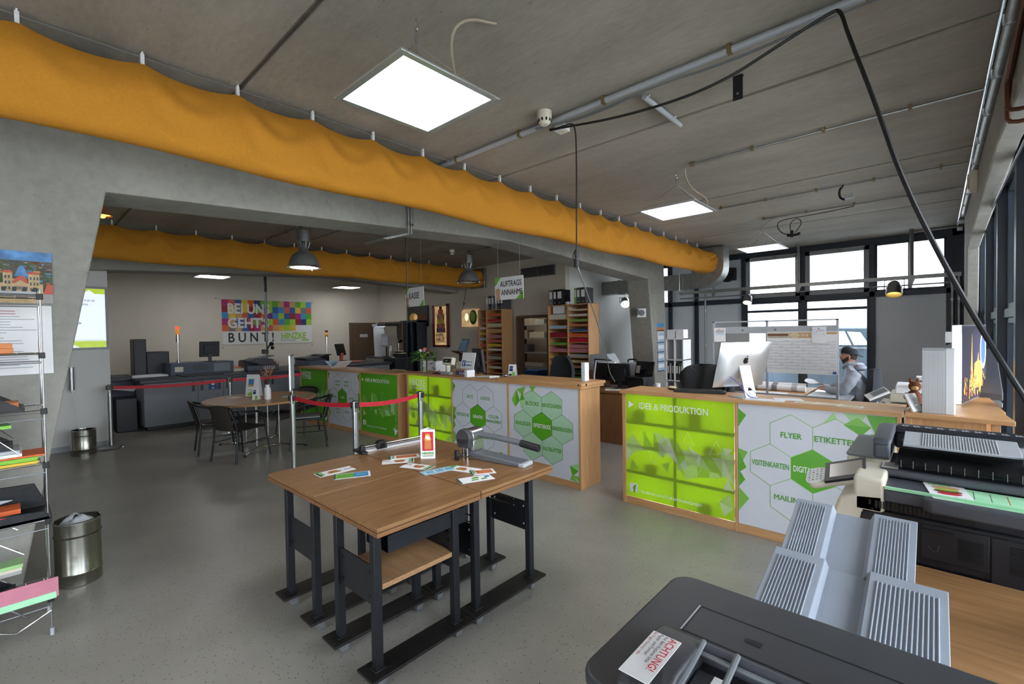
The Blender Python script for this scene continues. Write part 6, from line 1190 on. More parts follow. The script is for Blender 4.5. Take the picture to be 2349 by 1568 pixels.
# ================================================================ ON AND BEHIND THE LEFT COUNTER
Z = 1.10
t = thing('flower_vase', 'clear glass vase with a mixed green bouquet on the counter', 'vase with flowers', (-5.62, 4.17, Z))
m = MB(); m.lathe([(.0, .012), (.045, .012), (.052, .2), (.057, .2), (.05, 0), (0, 0)], 'glass', 24); m.go('glass', t)
m = MB(); rr = random.Random(8)
for k in range(14): a = k*.9; m.tube([(.025*cos(a), .025*sin(a), .02), (-.01*cos(a), -.01*sin(a), .14), (.05*cos(a+1), .05*sin(a+1), .30)], .003, 'lime' if k % 3 else 'leaf', 5)
m.go('stems', t)
m = MB()
for k in range(170):
    a = rr.uniform(0, 2*pi); r_ = .16*math.sqrt(rr.random()); z = .22+.13*rr.random()-r_*.35; n1 = Vector((cos(a)*r_, sin(a)*r_, z)); d = Vector((cos(a+rr.uniform(-.6, .6)), sin(a), rr.uniform(-.4, .6))).normalized(); s_ = d.orthogonal().normalized(); L_ = rr.uniform(.03, .07)
    m.add([tuple(n1), tuple(n1+d*L_*.5+s_*.014), tuple(n1+d*L_), tuple(n1+d*L_*.5-s_*.014)], [(0, 1, 2, 3)], rr.choice(['leaf', 'leaf', 'leaf_dark', 'green_paper']))
m.go('leaves', t, smooth=False)
for x, y, z, r_, c in ((-.01, -.05, .33, .026, 'white'), (.05, -.03, .33, .024, 'pink'), (.0, .02, .35, .03, 'salmon'), (-.05, .0, .32, .022, 'pink'), (.06, .03, .3, .02, 'tan')):
    m = MB(); m.ball((x, y, z), r_, c, 1, 1, .8); 
    for k in range(6): a = k*pi/3; m.ball((x+r_*.6*cos(a), y+r_*.6*sin(a), z+.005), r_*.5, c, 1, 1, .7, 8, 5)
    m.go('blossom', t)
t = thing('till_display', 'cream customer display of the till with a dark screen on a round stand', 'till display', (-5.12, 4.22, Z))
m = MB(); m.box(-.1, .1, -.06, .08, 0, .03, 'grey_light'); m.cyl((0, 0, .03), (0, 0, .13), .03, 'cream', r2=.04, n=20); m.go('stand', t, bev=.004)
m = MB(); m.at((0, 0, .13), (-.25, 0, 0)); m.box(-.11, .11, -.03, .04, 0, .11, 'cream'); m.go('housing', t, bev=.015, seg=3); m = MB(); m.at((0, 0, .13), (-.25, 0, 0)); m.box(-.085, .085, -.034, -.03, .025, .085, 'black_gloss'); m.plane((-.02, -.0345, .045), (1, 0, 0), (0, 0, 1)); m.text('0,00', -.005, 0, .022, 'mint', 0); m.go('screen', t, bev=.004)
m = MB(); m.box(-.12, .12, -.05, .08, 0, .17, 'cream'); m.box(-.02, .1, -.06, -.05, .03, .15, 'beige'); solo(m, 'card_terminal', 'beige terminal box behind the till display', 'payment terminal', (-4.98, 4.40, Z), .0, bev=.015)
t = thing('flip_counter', 'wooden block counter with dark blue number flaps showing 3 2 8', 'number block', (-4.86, 4.085, Z), radians(-6))
m = MB(); m.box(0, .28, 0, .09, 0, .095, 'ply'); m.go('block', t, bev=.003); m = MB(); m.plane((0, -.0005, 0), (1, 0, 0), (0, 0, 1))
for k, s_ in enumerate(('', '', '3', '2', '8')): m.rect(.075+k*.042, .018, .108+k*.042, .078, 'navy'); (m.text(s_, .082+k*.042, .03, .045, 'white', .03) if s_ else None)
m.line([(.02, .02), (.035, .05), (.035, .07), (.05, .05), (.055, .02)], .003, 'brown'); m.go('number_flaps', t, smooth=False)
m = MB(); m.box(.28, .34, -.005, .12, 0, .09, 'white'); m.go('paper_block', t, bev=.002)
t = thing('info_sign', 'small tilted white acrylic sign with a blue f logo reading Facebook', 'sign', (-4.80, 4.17, Z+.0))
m = MB(); m.at((0, 0, 0), (radians(-14), 0, 0)); m.box(-.02, .24, -.003, .003, .0, .32, 'white'); m.plane((-.02, -.0035, 0), (1, 0, 0), (0, 0, 1)); m.rect(.02, .125, .085, .21, 'blue'); m.text('f', .038, .13, .09, 'white', .03, h=.0028); m.text('Finde uns auf', .092, .185, .026, 'blue', .01, .9); m.text('Facebook', .09, .135, .038, 'blue', .02, .85); m.rect(.02, .105, .24, .11, 'light_blue_paper'); m.go('plate', t, smooth=False)
monitor(-4.90, 4.64, .99, radians(-28), .50, .34, 'large black monitor seen from behind beside the Facebook sign', stand=.12, tilt=.12)
m = MB(); m.box(-5.15, -3.25, 4.47, 5.0, .72, .75, 'desk_top'); m.box(-5.15, -5.1, 4.47, 5.0, 0, .72, 'oak_z'); m.box(-3.3, -3.25, 4.47, 5.0, 0, .72, 'oak_z'); solo(m, 'reception_desk', 'low desk directly behind the long oak counter', 'desk', (0, 0, 0))
m = MB(); m.box(-.15, .15, -.15, .15, 0, .24, 'black_steel'); solo(m, 'computer_case', 'dark low computer box carrying the large monitor behind the counter', 'computer', (-4.90, 4.66, .75), radians(-28), bev=.006)
t = thing('touch_till', 'tall till terminal with tilted dark touch screen behind the counter', 'till', (-6.42, 5.62, .75), radians(-15))
m = MB(); m.box(-.06, .06, -.03, .03, 0, .60, 'black'); m.box(-.16, .16, -.2, .1, 0, .03, 'black'); m.go('column', t, bev=.006); m = MB(); m.at((0, -.0, .56), (radians(-22), 0, 0)); m.box(-.16, .16, -.02, .02, 0, .27, 'black'); m.box(-.17, .17, -.14, .0, -.02, .0, 'brown'); m.go('housing', t, bev=.006); m = MB(); m.at((0, -.0, .56), (radians(-22), 0, 0)); m.box(-.145, .145, -.0212, -.02, .02, .25, 'screen_blue'); m.go('touch_screen', t, smooth=False)
m = MB(); m.box(-8.2, -6.0, 5.25, 5.95, .70, .75, 'press_top'); m.box(-8.15, -6.05, 5.3, 5.9, 0, .70, 'printer_black'); solo(m, 'dark_sideboard', 'dark sideboard behind the till with purple boxes on it', 'sideboard', (0, 0, 0), bev=.004)
for i, (x, w, h, l) in enumerate([(-7.75, .3, .09, 'flat purple box on the dark sideboard'), (-7.45, .16, .17, 'taller purple box on the dark sideboard')]): m = MB(); m.box(0, w, 0, .15, 0, h, 'purple'); m.box(0, w, .0, .001, h*.3, h*.5, 'paper'); solo(m, 'gift_box', l, 'box', (x, 5.45+.2*i, .75), .2, 'purple boxes', bev=.003)
m = MB(); m.box(-.17, .17, -.1, .1, 0, .22, 'white'); rr = random.Random(3); m.plane((-.17, -.1005, 0), (1, 0, 0), (0, 0, 1))
for k in range(34): a, b = rr.uniform(.0, .31), rr.uniform(0, .19); m.poly([(a, b), (a+.03, b+.005), (a+.02, b+.02)], 'navy')
solo(m, 'patterned_basket', 'white and dark blue patterned basket behind the vase', 'basket', (-5.98, 4.64, 1.021), bev=.008)
m = MB(); m.box(-6.3, -5.2, 4.46, 5.05, .99, 1.02, 'oak'); m.box(-6.3, -6.26, 4.46, 5.05, 0, .99, 'oak_z'); m.box(-5.24, -5.2, 4.46, 5.05, 0, .99, 'oak_z'); solo(m, 'till_table', 'wooden till table behind the counter', 'table', (0, 0, 0))
for i, (x, y, w, d, c, l) in enumerate([(-4.36, 4.25, .26, .18, 'paper', 'loose white papers beside the number block'), (-4.20, 4.2, .14, .10, 'white', 'small white notepad on the papers'), (-3.92, 4.30, .24, .18, 'paper', 'white sheets before the tall card on the counter')]):
    m = MB(); m.box(-w/2, w/2, -d/2, d/2, 0, .004 if i != 1 else .02, c); solo(m, 'paper_sheet', l, 'paper', (x, y, Z+(.0045 if i == 1 else 0)), .2+i, 'papers on the long counter', smooth=False)
def a_tall(m, w, h): m.rect(.12*w, .48*h, .6*w, .88*h, 'navy'); m.text('MIT HERZ', .14*w, .68*h, .016, 'white', .02); triangles(m, w*.4, 0, w, h*.5, 9, 4, ['green_pale', 'green_mid'], .02, .04); m.poly([(.3*w+.2*w*cos(a), .2*h+.08*h*sin(a)) for a in [2*pi*i/14 for i in range(14)]], 'black_steel', .0015)
easelcard(-4.02, 4.36, Z, .11, .165, radians(12), 'white card with a dark blue square standing on the long counter', a_tall)
m = MB(); m.lathe([(0, 0), (.05, 0), (.05, .008), (.015, .012), (0, .012)], 'black', 20); m.ball((0, 0, .035), .028, 'chrome', 1, 1, .7); solo(m, 'service_bell', 'small chrome service bell on a black base by the white card', 'bell', (-4.02, 4.24, Z))
t = thing('leaflet_holder', 'narrow tall white leaflet holder on the raised counter end', 'leaflet holder', (-2.86, 4.30, 1.132)); m = MB(); m.box(-.024, .024, -.04, .04, 0, .20, 'white')
for k in range(3): m.box(-.018+k*.013, -.012+k*.013, -.042, -.04, 0, .195, 'light_blue_paper')
m.go('holder', t, bev=.003)
m = MB(); m.lathe([(0, 0), (.09, 0), (.1, .006), (.09, .012), (0, .012)], 'blue', 24); m.ball((0, 0, .012), .03, 'black', 1, 1, .4); solo(m, 'pen_dish', 'flat dark blue dish on the counter top', 'dish', (-3.68, 4.22, 1.10))
m = MB(); m.tube([(0, 0, 0), (.0, .02, .02), (.02, .03, .05)], .004, 'black', 6); m.ball((0, 0, .012), .02, 'black'); m.box(-.06, .06, -.03, .03, 0, .012, 'black'); solo(m, 'cable_pile', 'little heap of black cables beside the till display', 'cable', (-5.30, 4.16, Z))
def office_chair(x, y, rz, label, arms=True, h=.50, jacket=False):
    t = thing('office_chair', label, 'office chair', (x, y, 0), rz, 'black office chairs')     # faces local +y
    m = MB()
    for k in range(5): a = k*2*pi/5; m.tube([(0, 0, .10), (.30*cos(a), .30*sin(a), .055)], .018, 'black', 8); m.cyl((.3*cos(a)-.02, .3*sin(a), .03), (.3*cos(a)+.02, .3*sin(a), .03), .03, 'rubber', n=12)
    m.cyl((0, 0, .08), (0, 0, h-.05), .025, 'steel_dark', n=14); m.go('swivel_base', t)
    m = MB(); m.prism(rrect(-.24, .24, -.22, .24, .09), h-.05, h+.03, 'chair_fabric', 'z'); m.go('seat', t, bev=.025, seg=3)
    m = MB(); m.grid(lambda u, v: ((u-.5)*(.46-.10*abs(2*v-1)**3-.14*v**4), -.24-.06*v-.05*(1-(2*u-1)**2)-.03*sin(v*pi)+.0, h+.10+.52*v), 14, 14, 'chair_fabric'); m.grid(lambda u, v: ((.5-u)*(.46-.10*abs(2*v-1)**3-.14*v**4), -.30-.06*v-.05*(1-(2*u-1)**2)-.04*sin(v*pi), h+.10+.52*v), 14, 14, 'chair_fabric')
    V = 14
    for s_ in (-1, 1): m.grid(lambda u, v: (s_*.5*(.46-.10*abs(2*v-1)**3-.14*v**4), -.24-.06*v-.03*sin(v*pi)-u*(.06+.01*sin(v*pi)), h+.10+.52*v), 1, 14, 'chair_fabric')
    m.grid(lambda u, v: ((u-.5)*.34, -.30-.05*(1-(2*u-1)**2)-v*.06, h+.62), 14, 1, 'chair_fabric'); m.tube([(0, -.1, h-.03), (0, -.30, h), (0, -.36, h+.25)], .022, 'black', 8, sm=1); m.go('backrest', t)
    if arms:
        for s_ in (-1, 1): m = MB(); m.tube([(s_*.2, .05, h-.02), (s_*.28, .12, h+.05), (s_*.28, .12, h+.18), (s_*.27, -.05, h+.21), (s_*.25, -.27, h+.18)], .015, 'black', 8, sm=2); m.go('armrest', t)
    return t
office_chair(-4.30, 5.45, radians(175), 'black office chair seen from behind in front of the right paper shelf', False, .68)
# computer group behind the gap of the counters
m = MB(); m.box(-4.45, -2.9, 6.02, 6.95, .75, .78, 'desk_brown'); m.box(-4.43, -2.92, 6.04, 6.06, 0, .75, 'desk_brown'); m.box(-2.94, -2.92, 6.06, 6.93, 0, .75, 'desk_brown'); m.box(-4.43, -4.41, 6.06, 6.93, 0, .75, 'desk_brown'); solo(m, 'computer_desk', 'reddish brown desk visible between the two oak counters', 'desk', (0, 0, 0), bev=.003)
monitor(-3.98, 6.55, .78, radians(-25), .46, .34, 'black monitor seen from behind at the left of the brown desk', stand=.1, tilt=.1)
monitor(-3.66, 6.5, .78, radians(10), .34, .34, 'dark grey monitor turned sideways between desk lamp and laptop', stand=.05, tilt=.2)
t = thing('desk_lamp', 'white angular desk lamp over the dark monitor', 'lamp', (-3.97, 6.22, .78)); m = MB(); m.box(-.05, .05, -.05, .05, 0, .02, 'grey_light'); m.tube([(0, 0, .01), (-.0, .0, .2), (.04, 0, .43)], .014, 'grey_light', 8); m.tube([(.03, 0, .43), (.34, .05, .42)], .012, 'grey_light', 8); m.go('arm', t); m = MB(); m.box(.06, .36, .02, .08, .40, .415, 'white'); m.go('lamp_bar', t, bev=.004)
t = thing('laptop', 'open black laptop on the end of the brown desk', 'laptop', (-3.36, 6.5, .951), radians(-12)); m = MB(); m.box(-.17, .17, -.12, .12, 0, .02, 'black'); m.box(-.14, .14, -.03, .10, .02, .022, 'black_gloss'); m.go('keyboard_half', t, bev=.004); m = MB(); m.at((0, .12, .02), (radians(-14), 0, 0)); m.box(-.17, .17, 0, .012, 0, .23, 'black'); m.box(-.155, .155, -.001, 0, .015, .215, 'screen_dark'); m.box(-.155, -.08, -.0015, -.001, .04, .16, 'screen_beige'); m.go('screen_half', t, bev=.003)
m = MB(); m.box(-.15, .15, -.12, .12, 0, .17, 'black_steel'); m.tube([(-.08, 0, .175), (-.08, 0, .2), (.08, 0, .2), (.08, 0, .175)], .008, 'black', 6) if False else None; solo(m, 'computer_case', 'black box under the open laptop', 'computer', (-3.34, 6.54, .78), radians(-12), bev=.006)
t = thing('case', 'grey hard case with black handle behind the laptop', 'case', (-3.62, 6.82, .78)); m = MB(); m.box(-.16, .16, -.08, .08, 0, .38, 'grey_light'); m.go('shell', t, bev=.02, seg=3); m = MB(); m.tube([(-.08, 0, .37), (-.08, 0, .43), (.08, 0, .43), (.08, 0, .37)], .014, 'black', 8, sm=1); m.go('handle', t)
m = MB(); m.box(-.12, .12, -.08, .08, 0, .006, 'paper'); m.box(-.05, .07, -.05, .05, .006, .009, 'green_pale'); solo(m, 'paper_sheet', 'white and green papers under the desk lamp', 'paper', (-3.62, 6.2, .781), .5, smooth=False)
m = MB(); m.lathe([(0, 0), (.04, 0), (.042, .11), (.038, .11), (.036, .01), (0, .01)], 'white', 20); m.tube([(-.04, 0, .09), (-.065, 0, .08), (-.06, 0, .03), (-.04, 0, .02)], .006, 'white', 6, sm=1); solo(m, 'mug', 'white patterned mug beside the concrete leg', 'mug', (-3.05, 6.5, .78))
t = thing('blue_printer', 'pale machine with a transparent blue container behind the brown desk', 'machine', (-4.45, 7.35, .95)); m = MB(); m.prism([(-.25, 0), (.2, 0), (.22, .18), (.12, .32), (-.25, .3)], -.15, .15, 'grey_light', 'y'); m.go('housing', t, bev=.02); m = MB(); m.box(-.12, .2, -.19, -.15, .02, .13, 'blue'); m.go('container', t, bev=.01)
m = MB(); m.box(-4.8, -3.95, 7.1, 7.7, .9, .95, 'desk_brown'); m.box(-4.78, -3.97, 7.12, 7.68, 0, .9, 'desk_brown'); solo(m, 'brown_cabinet', 'brown cabinet under the machine with the blue container', 'cabinet', (0, 0, 0), bev=.004)
# calendar on the concrete leg, white shelf
t = thing('wall_calendar', 'long wall calendar with four blue white month sheets on the right concrete leg', 'calendar', (-4.296, 9.14, .80)); m = MB(); m.prism([(.10, 0), (.36, 0), (.345, 1.02), (.0, 1.02)], 0, .004, 'panel_white', 'x'); m.plane((.0045, 0, 0), (0, 1, 0), (0, 0, 1)); m.rect(.01, .85, .34, 1.02, 'sky_blue'); m.rect(.01, .85, .34, .93, 'orange_box', .001); m.rect(.01, .85, .34, .88, 'brown', .0014)
for k in range(4): m.rect(.04+.01*(3-k), .63-k*.2, .35, .81-k*.2, 'light_blue_paper'); m.rect(.06, .68-k*.2, .33, .76-k*.2, 'paper', .001); m.rect(.03, .60-k*.2, .35, .625-k*.2, 'press_blue', .001)
m.go('sheets', t, smooth=False)
t = thing('cube_shelf', 'white cube shelf with binders behind the concrete leg', 'shelf', (-3.60, 8.0, 0)); w = .34; m = MB()
for k in range(3): m.box(k*.155, k*.155+.02, 0, .36, 0, 1.52, 'white')
for z in (0, .38, .76, 1.13, 1.50): m.box(0, .33, 0, .36, z, z+.02, 'white')
m.box(0, .33, .34, .36, 0, 1.5, 'panel_grey'); m.go('carcass', t, bev=.002)
for i, (x, z, w, c, l) in enumerate([(.025, .78, .035, 'black', 'black binder left in the white cube shelf'), (.065, .78, .035, 'grey_light', 'grey binder in the white cube shelf'), (.105, .78, .04, 'black_steel', 'dark binder in the middle of the white cube shelf'), (.18, .78, .04, 'black', 'black binder right of the middle board of the white cube shelf'), (.225, .78, .04, 'printer_dark', 'charcoal binder in the white cube shelf'), (.27, .78, .04, 'green_mid', 'green binder in the white cube shelf')]):
    m = MB(); m.box(0, w, 0, .26, 0, .3, c); m.box(w*.2, w*.8, -.001, 0, .12, .25, 'white'); solo(m, 'ring_binder', l, 'binder', (-3.60+x, 8.03, z), 0, 'binders in the white cube shelf', smooth=False)
for i, (x, l) in enumerate([(.01, 'left white box on top of the white cube shelf'), (.175, 'right white box on top of the white cube shelf')]): m = MB(); m.box(0, .14, 0, .2, 0, .16, 'white'); solo(m, 'white_box', l, 'box', (-3.60+x, 8.05, 1.52), 0, 'white boxes on the cube shelf', bev=.003)
m = MB(); m.box(0, .9, 0, .6, .88, .92, 'oak'); m.box(.02, .88, .02, .58, 0, .88, 'oak_z'); solo(m, 'low_cabinet', 'pale wooden cabinet behind the chair with the leather jacket', 'cabinet', (-3.1, 8.2, 0), bev=.004)
# ================================================================ ON AND BEHIND THE RIGHT COUNTER
t = thing('desktop_computer', 'large silver all in one computer seen from behind with a black apple logo', 'computer', (-1.20, 4.19, Z), radians(57))
t.scale = (.9, .9, .9)
m = MB(); m.box(-.09, .09, -.09, .10, 0, .006, 'alu'); m.prism([(-.10, .006), (-.085, .006), (.005, .315), (-.012, .32)], -.06, .06, 'alu', 'x'); m.at(); m.go('foot', t, bev=.003)
m = MB(); m.cyl((0, -.083, .075), (0, -.060, .08), .02, 'black_steel', n=20); m.go('cable_hole', t)
T0 = Matrix.Translation((0, .075, .095)) @ Euler((radians(16), 0, 0)).to_matrix().to_4x4()
m = MB(); m.T = T0; m.grid(lambda u, v: ((u-.5)*.56, -.034*(1-(2*u-1)**4)*(1-(2*v-1)**4), .44*v), 20, 14, 'alu'); m.grid(lambda u, v: ((.5-u)*.56, .006, .44*v), 1, 1, 'screen_dark')
for a, b in (((0, 0), (1, 0)), ((1, 0), (1, 1)), ((1, 1), (0, 1)), ((0, 1), (0, 0))):
    p = lambda q, y: ((q[0]-.5)*.56, y, .44*q[1]); m.add([p(a, .006), p(b, .006), p(b, 0), p(a, 0)], [(0, 1, 2, 3)], 'black')
m.go('display_housing', t)
m = MB(); m.T = T0; m.plane((0, -.0345, .27), (1, 0, 0), (0, 0, 1)); P = []
for i in range(40):
    a = 2*pi*i/40; r_ = .030*(1-.10*cos(2*a)*.6); x = r_*cos(a)*1.0; y = r_*sin(a)*1.05
    if y > .02: y -= .007*math.exp(-(x/.009)**2)
    if y < -.02: y += .005*math.exp(-(x/.008)**2)
    d = math.hypot(x-.036, y-.004)
    if d < .016: x = .036-math.sqrt(max(0, .016**2-(y-.004)**2))
    P.append((x, y))
m.poly(P, 'black_gloss', .0008); m.poly([(.001, .033), (.004, .044), (.014, .052), (.014, .043), (.008, .036)], 'black_gloss', .0008); m.go('logo', t, smooth=False)
m = MB(); m.tube([(-.14, .02, .20), (-.10, -.05, .14), (-.03, -.10, .02), (.02, -.11, .01)], .004, 'cable_blue', 6, sm=2); m.tube([(-.05, -.02, .12), (-.0, -.09, .1), (.05, -.12, .03), (.02, -.11, .008)], .003, 'black', 6, sm=2); m.tube([(0, -.07, .075), (-.02, -.10, .04), (.02, -.11, .008)], .003, 'cyan', 6, sm=2); m.go('cables', t)
m = MB(); m.box(-.19, -.11, -.055, -.02, .18, .2, 'black')
t = thing('keyboard', 'long black keyboard lying behind the silver computer', 'keyboard', (-1.60, 4.28, Z), radians(12)); m = MB(); m.box(-.22, .22, -.07, .07, 0, .018, 'black'); kc_ = m.go('case', t, bev=.004); m = MB()
for i in range(20):
    for j in range(5): m.box(-.21+i*.021, -.193+i*.021, -.06+j*.024, -.041+j*.024, .018, .026, 'printer_black')
m.go('keys', kc_, smooth=False)
m = MB(); m.ball((0, 0, .016), .032, 'beige', 1, 1.7, .6); m.ball((0, .0, .010), .034, 'black', 1, 1.75, .5); solo(m, 'computer_mouse', 'beige and black computer mouse at the left end of the right counter', 'mouse', (-1.88, 4.33, Z+.001), radians(60))
for i, (x, y, w, d, r_, l) in enumerate([(-1.02, 4.12, .28, .12, .1, 'white sheet beside the foot of the silver computer'), (-.88, 4.24, .2, .14, .4, 'white sheet behind the first one on the right counter'), (-.72, 4.16, .18, .12, -.1, 'left of the three pale cards on the right counter'), (-.60, 4.15, .16, .12, -.15, 'middle of the three pale cards on the right counter'), (-.46, 4.13, .15, .11, -.1, 'right of the three pale cards on the right counter')]):
    m = MB(); m.box(-w/2, w/2, -d/2, d/2, 0, .0015, 'paper'); m.plane((-w/2, -d/2, .0016), (1, 0, 0), (0, 1, 0)); (m.rect(.01, .01, w-.01, d-.01, 'glow_art' if False else 'beige') if i > 1 else None); solo(m, 'paper_sheet', l, 'paper', (x, y, Z+.0003+.0018*(i % 2)), r_, 'papers on the right counter', smooth=False)
jc = office_chair(-1.98, 4.98, radians(160), 'office chair with a black leather jacket over its back behind the right counter', False, .62)
m = MB(); m.grid(lambda u, v: ((u-.5)*(.58+.05*sin(v*9)), -.22-.17*(1-(2*u-1)**2)**.5*(1 if v < .8 else 1-(v-.8)*2)-.02*sin(u*19+v*5), .72+.50*(1-(1-v)**1.0)-.10*(2*u-1)**4), 40, 24, 'leather'); m.grid(lambda u, v: ((.5-u)*.56, -.20+.03*sin(u*15)-.10*(1-(2*u-1)**2)*v, .80+.42*v-.10*(2*u-1)**4), 30, 14, 'leather'); m.tube([(-.2, -.36, 1.12), (-.26, -.33, 1.0), (-.27, -.3, .8)], .05, 'leather', 12, sm=2); m.tube([(.2, -.36, 1.12), (.26, -.33, 1.0), (.27, -.3, .8)], .05, 'leather', 12, sm=2)
o = m.go('leather_jacket'); ZJ = .07; tag(o, 'black leather jacket hanging over the office chair behind the right counter', 'jacket'); o.location = (-1.98, 4.98, ZJ); o.rotation_euler = (0, 0, radians(160))
m = MB(); m.box(-2.3, -1.30, 6.6, 8.1, .75, .78, 'oak'); m.box(-2.28, -2.24, 6.62, 8.08, 0, .75, 'oak_z'); m.box(-1.36, -1.32, 6.62, 8.08, 0, .75, 'oak_z'); solo(m, 'planning_table', 'oak table carrying rolled plans behind the silver computer', 'table', (0, 0, 0), bev=.003)
for i, (y, x0, x1, l) in enumerate([(7.75, -2.2, -1.38, 'longer rolled plan at the back of the oak table'), (7.45, -2.15, -1.33, 'rolled plan in front with grey print marks')]):
    m = MB(); m.cyl((0, 0, .045), (x1-x0, 0, .045), .045, 'paper', n=20)
    for k in range(3): m.cyl((.15+k*.25, 0, .045), (.22+k*.25, 0, .045), .0455, ['grey_light', 'press_grey', 'grey_light'][k], n=20)
    solo(m, 'rolled_plan', l, 'paper roll', (x0, y, .781), 0, 'rolled plans on the oak table')
m = MB(); m.box(0, .6, 0, .4, 0, .003, 'paper'); solo(m, 'plan_sheet', 'flat white plan under the rolled plans', 'paper', (-2.1, 6.85, .781), smooth=False)
m = MB(); m.box(-1.28, -.80, 7.05, 7.75, .74, .77, 'grey_light'); m.box(-1.26, -.90, 7.07, 7.1, 0, .74, 'grey_plastic'); m.box(-1.26, -1.23, 7.07, 7.73, 0, .74, 'grey_plastic'); solo(m, 'grey_desk', 'grey desk with solid front at which the person sits', 'desk', (0, 0, 0), bev=.003)
# whiteboard wall
t = thing('whiteboard', 'wheeled glass and white partition board with a wall planner and notes', 'whiteboard', (-2.07, 6.0, 0))
m = MB()
for x in (0, .60, 1.28): m.box(x, x+.022, -.015, .015, .0, 1.77, 'grey_light')
m.box(0, 1.30, -.015, .015, 1.755, 1.77, 'grey_light'); m.box(0, 1.3, -.012, .012, 1.62, 1.70, 'grey_light'); m.box(0, 1.3, -.012, .012, .9, .92, 'grey_light'); m.box(0, 1.3, -.012, .012, .05, .08, 'grey_light')
for x in (.01, 1.29): m.box(x-.02, x+.02, -.25, .25, .0, .04, 'grey_light')
m.go('frame', t, smooth=False)
m = MB(); m.box(.022, .60, -.003, .003, .92, 1.755, 'glass'); m.box(.622, 1.28, -.003, .003, .92, 1.755, 'glass'); m.go('pane', t, smooth=False)
m = MB(); m.box(.022, .42, .004, .008, .92, 1.62, 'white'); m.go('board', t, smooth=False)
for x in (.35, .70): m = MB(); m.cyl((x, -.018, 1.66), (x, -.012, 1.66), .012, 'grey_plastic', n=14); m.go('knob', t)
t = thing('wall_planner', 'large white year planner sheet with small landscape photos along its top', 'calendar', (-1.455, 5.98, 1.165))
m = MB(); m.box(0, .68, 0, .003, 0, .47, 'paper'); m.plane((0, -.0005, 0), (1, 0, 0), (0, 0, 1)); m.rect(.005, .40, .22, .462, 'stone'); m.rect(.005, .425, .22, .445, 'brown', .001); m.rect(.225, .40, .44, .462, 'tan'); m.poly([(.28+.05*cos(a), .43+.03*sin(a)) for a in [2*pi*i/12 for i in range(12)]], 'beige', .001); m.text('2018', .34, .415, .04, 'white', .01, .9); m.rect(.58, .44, .675, .462, 'tan'); rr = random.Random(2)
for c in range(12):
    for r_ in range(10): m.rect(.012+c*.055, .045+r_*.034, .012+c*.055+.05, .045+r_*.034+(.012 if (c+r_) % 3 else .022), 'panel_white')
m.rect(.635, .008, .67, .035, 'blue'); m.rect(.60, .018, .625, .022, 'blue'); m.go('sheet', t, smooth=False)
for i, (x, z, w, h, l) in enumerate([(-2.05, 1.52, .14, .17, 'white note with red and blue lines at the left of the whiteboard'), (-1.005, 1.505, .13, .18, 'white note with a red stamped frame over the year planner')]):
    m = MB(); m.box(0, w, 0, .002, 0, h, 'paper'); m.plane((0, -.0005, 0), (1, 0, 0), (0, 0, 1))
    if i: m.line([(.015, .10), (.11, .10), (.11, .15), (.015, .15)], .003, 'light_blue_paper', .001, True); m.line([(.03, .12), (.06, .135), (.10, .14)], .004, 'magenta'); 
    else:
        for k in range(4): m.rect(.02, .14-k*.018, .12, .146-k*.018, ['red', 'black', 'sky_blue', 'light_blue_paper'][k])
    m.poly([(.06+.01*cos(a), h-.02+.01*sin(a)) for a in [2*pi*q/12 for q in range(12)]], 'grey_light', .0012)
    solo(m, 'note_sheet', l, 'note', (x, 5.972, z), 0, smooth=False)
# chair and person
office_chair(-.95, 7.80, radians(84), 'office chair with rounded black back in which the person sits', True, .50)

def shell_chair(x, y, rz, label):
    t = thing('shell_chair', label, 'chair', (x, y, 0), rz, 'cream high chairs behind the low counter')
    m = MB(); m.box(-.22, .22, -.2, .2, .62, .65, 'cream'); m.go('seat', t, bev=.012, seg=3)
    m = MB(); m.prism(rrect(-.23, .23, .68, 1.03, .06), .2, .225, 'cream', 'y'); m.go('backrest', t, bev=.008)
    for a in (-.19, .19):
        for b in (-.17, .19): m = MB(); m.cyl((a, b, .62), (a*1.15, b*1.15, 0), .014, 'chrome', n=8); m.go('leg', t)
        m = MB(); m.cyl((a, .2, .64), (a, .21, .75), .012, 'chrome', n=8); m.go('back_support', t)
shell_chair(-8.15, 5.05, radians(170), 'cream high chair behind the left half of the low counter'); shell_chair(-7.3, 5.05, radians(185), 'cream high chair just left of the hanging black cable')
t = thing('open_binder', 'white open binder lying on the low counter', 'binder', (-8.15, 4.12, 1.076), radians(8))
m = MB()
for s_ in (-1, 1): m.at((0, 0, 0), (0, s_*.5, 0)); m.box(-.24 if s_ > 0 else .0, .0 if s_ > 0 else .24, -.14, .14, .0, .008, 'white'); m.box(-.22 if s_ > 0 else .02, -.02 if s_ > 0 else .22, -.12, .12, .008, .016, 'light_blue_paper')
m.at((0, 0, .115)); t.location.z += .0; m.v = [(a, b, c+.002) for a, b, c in m.v]; m.go('pages', t)
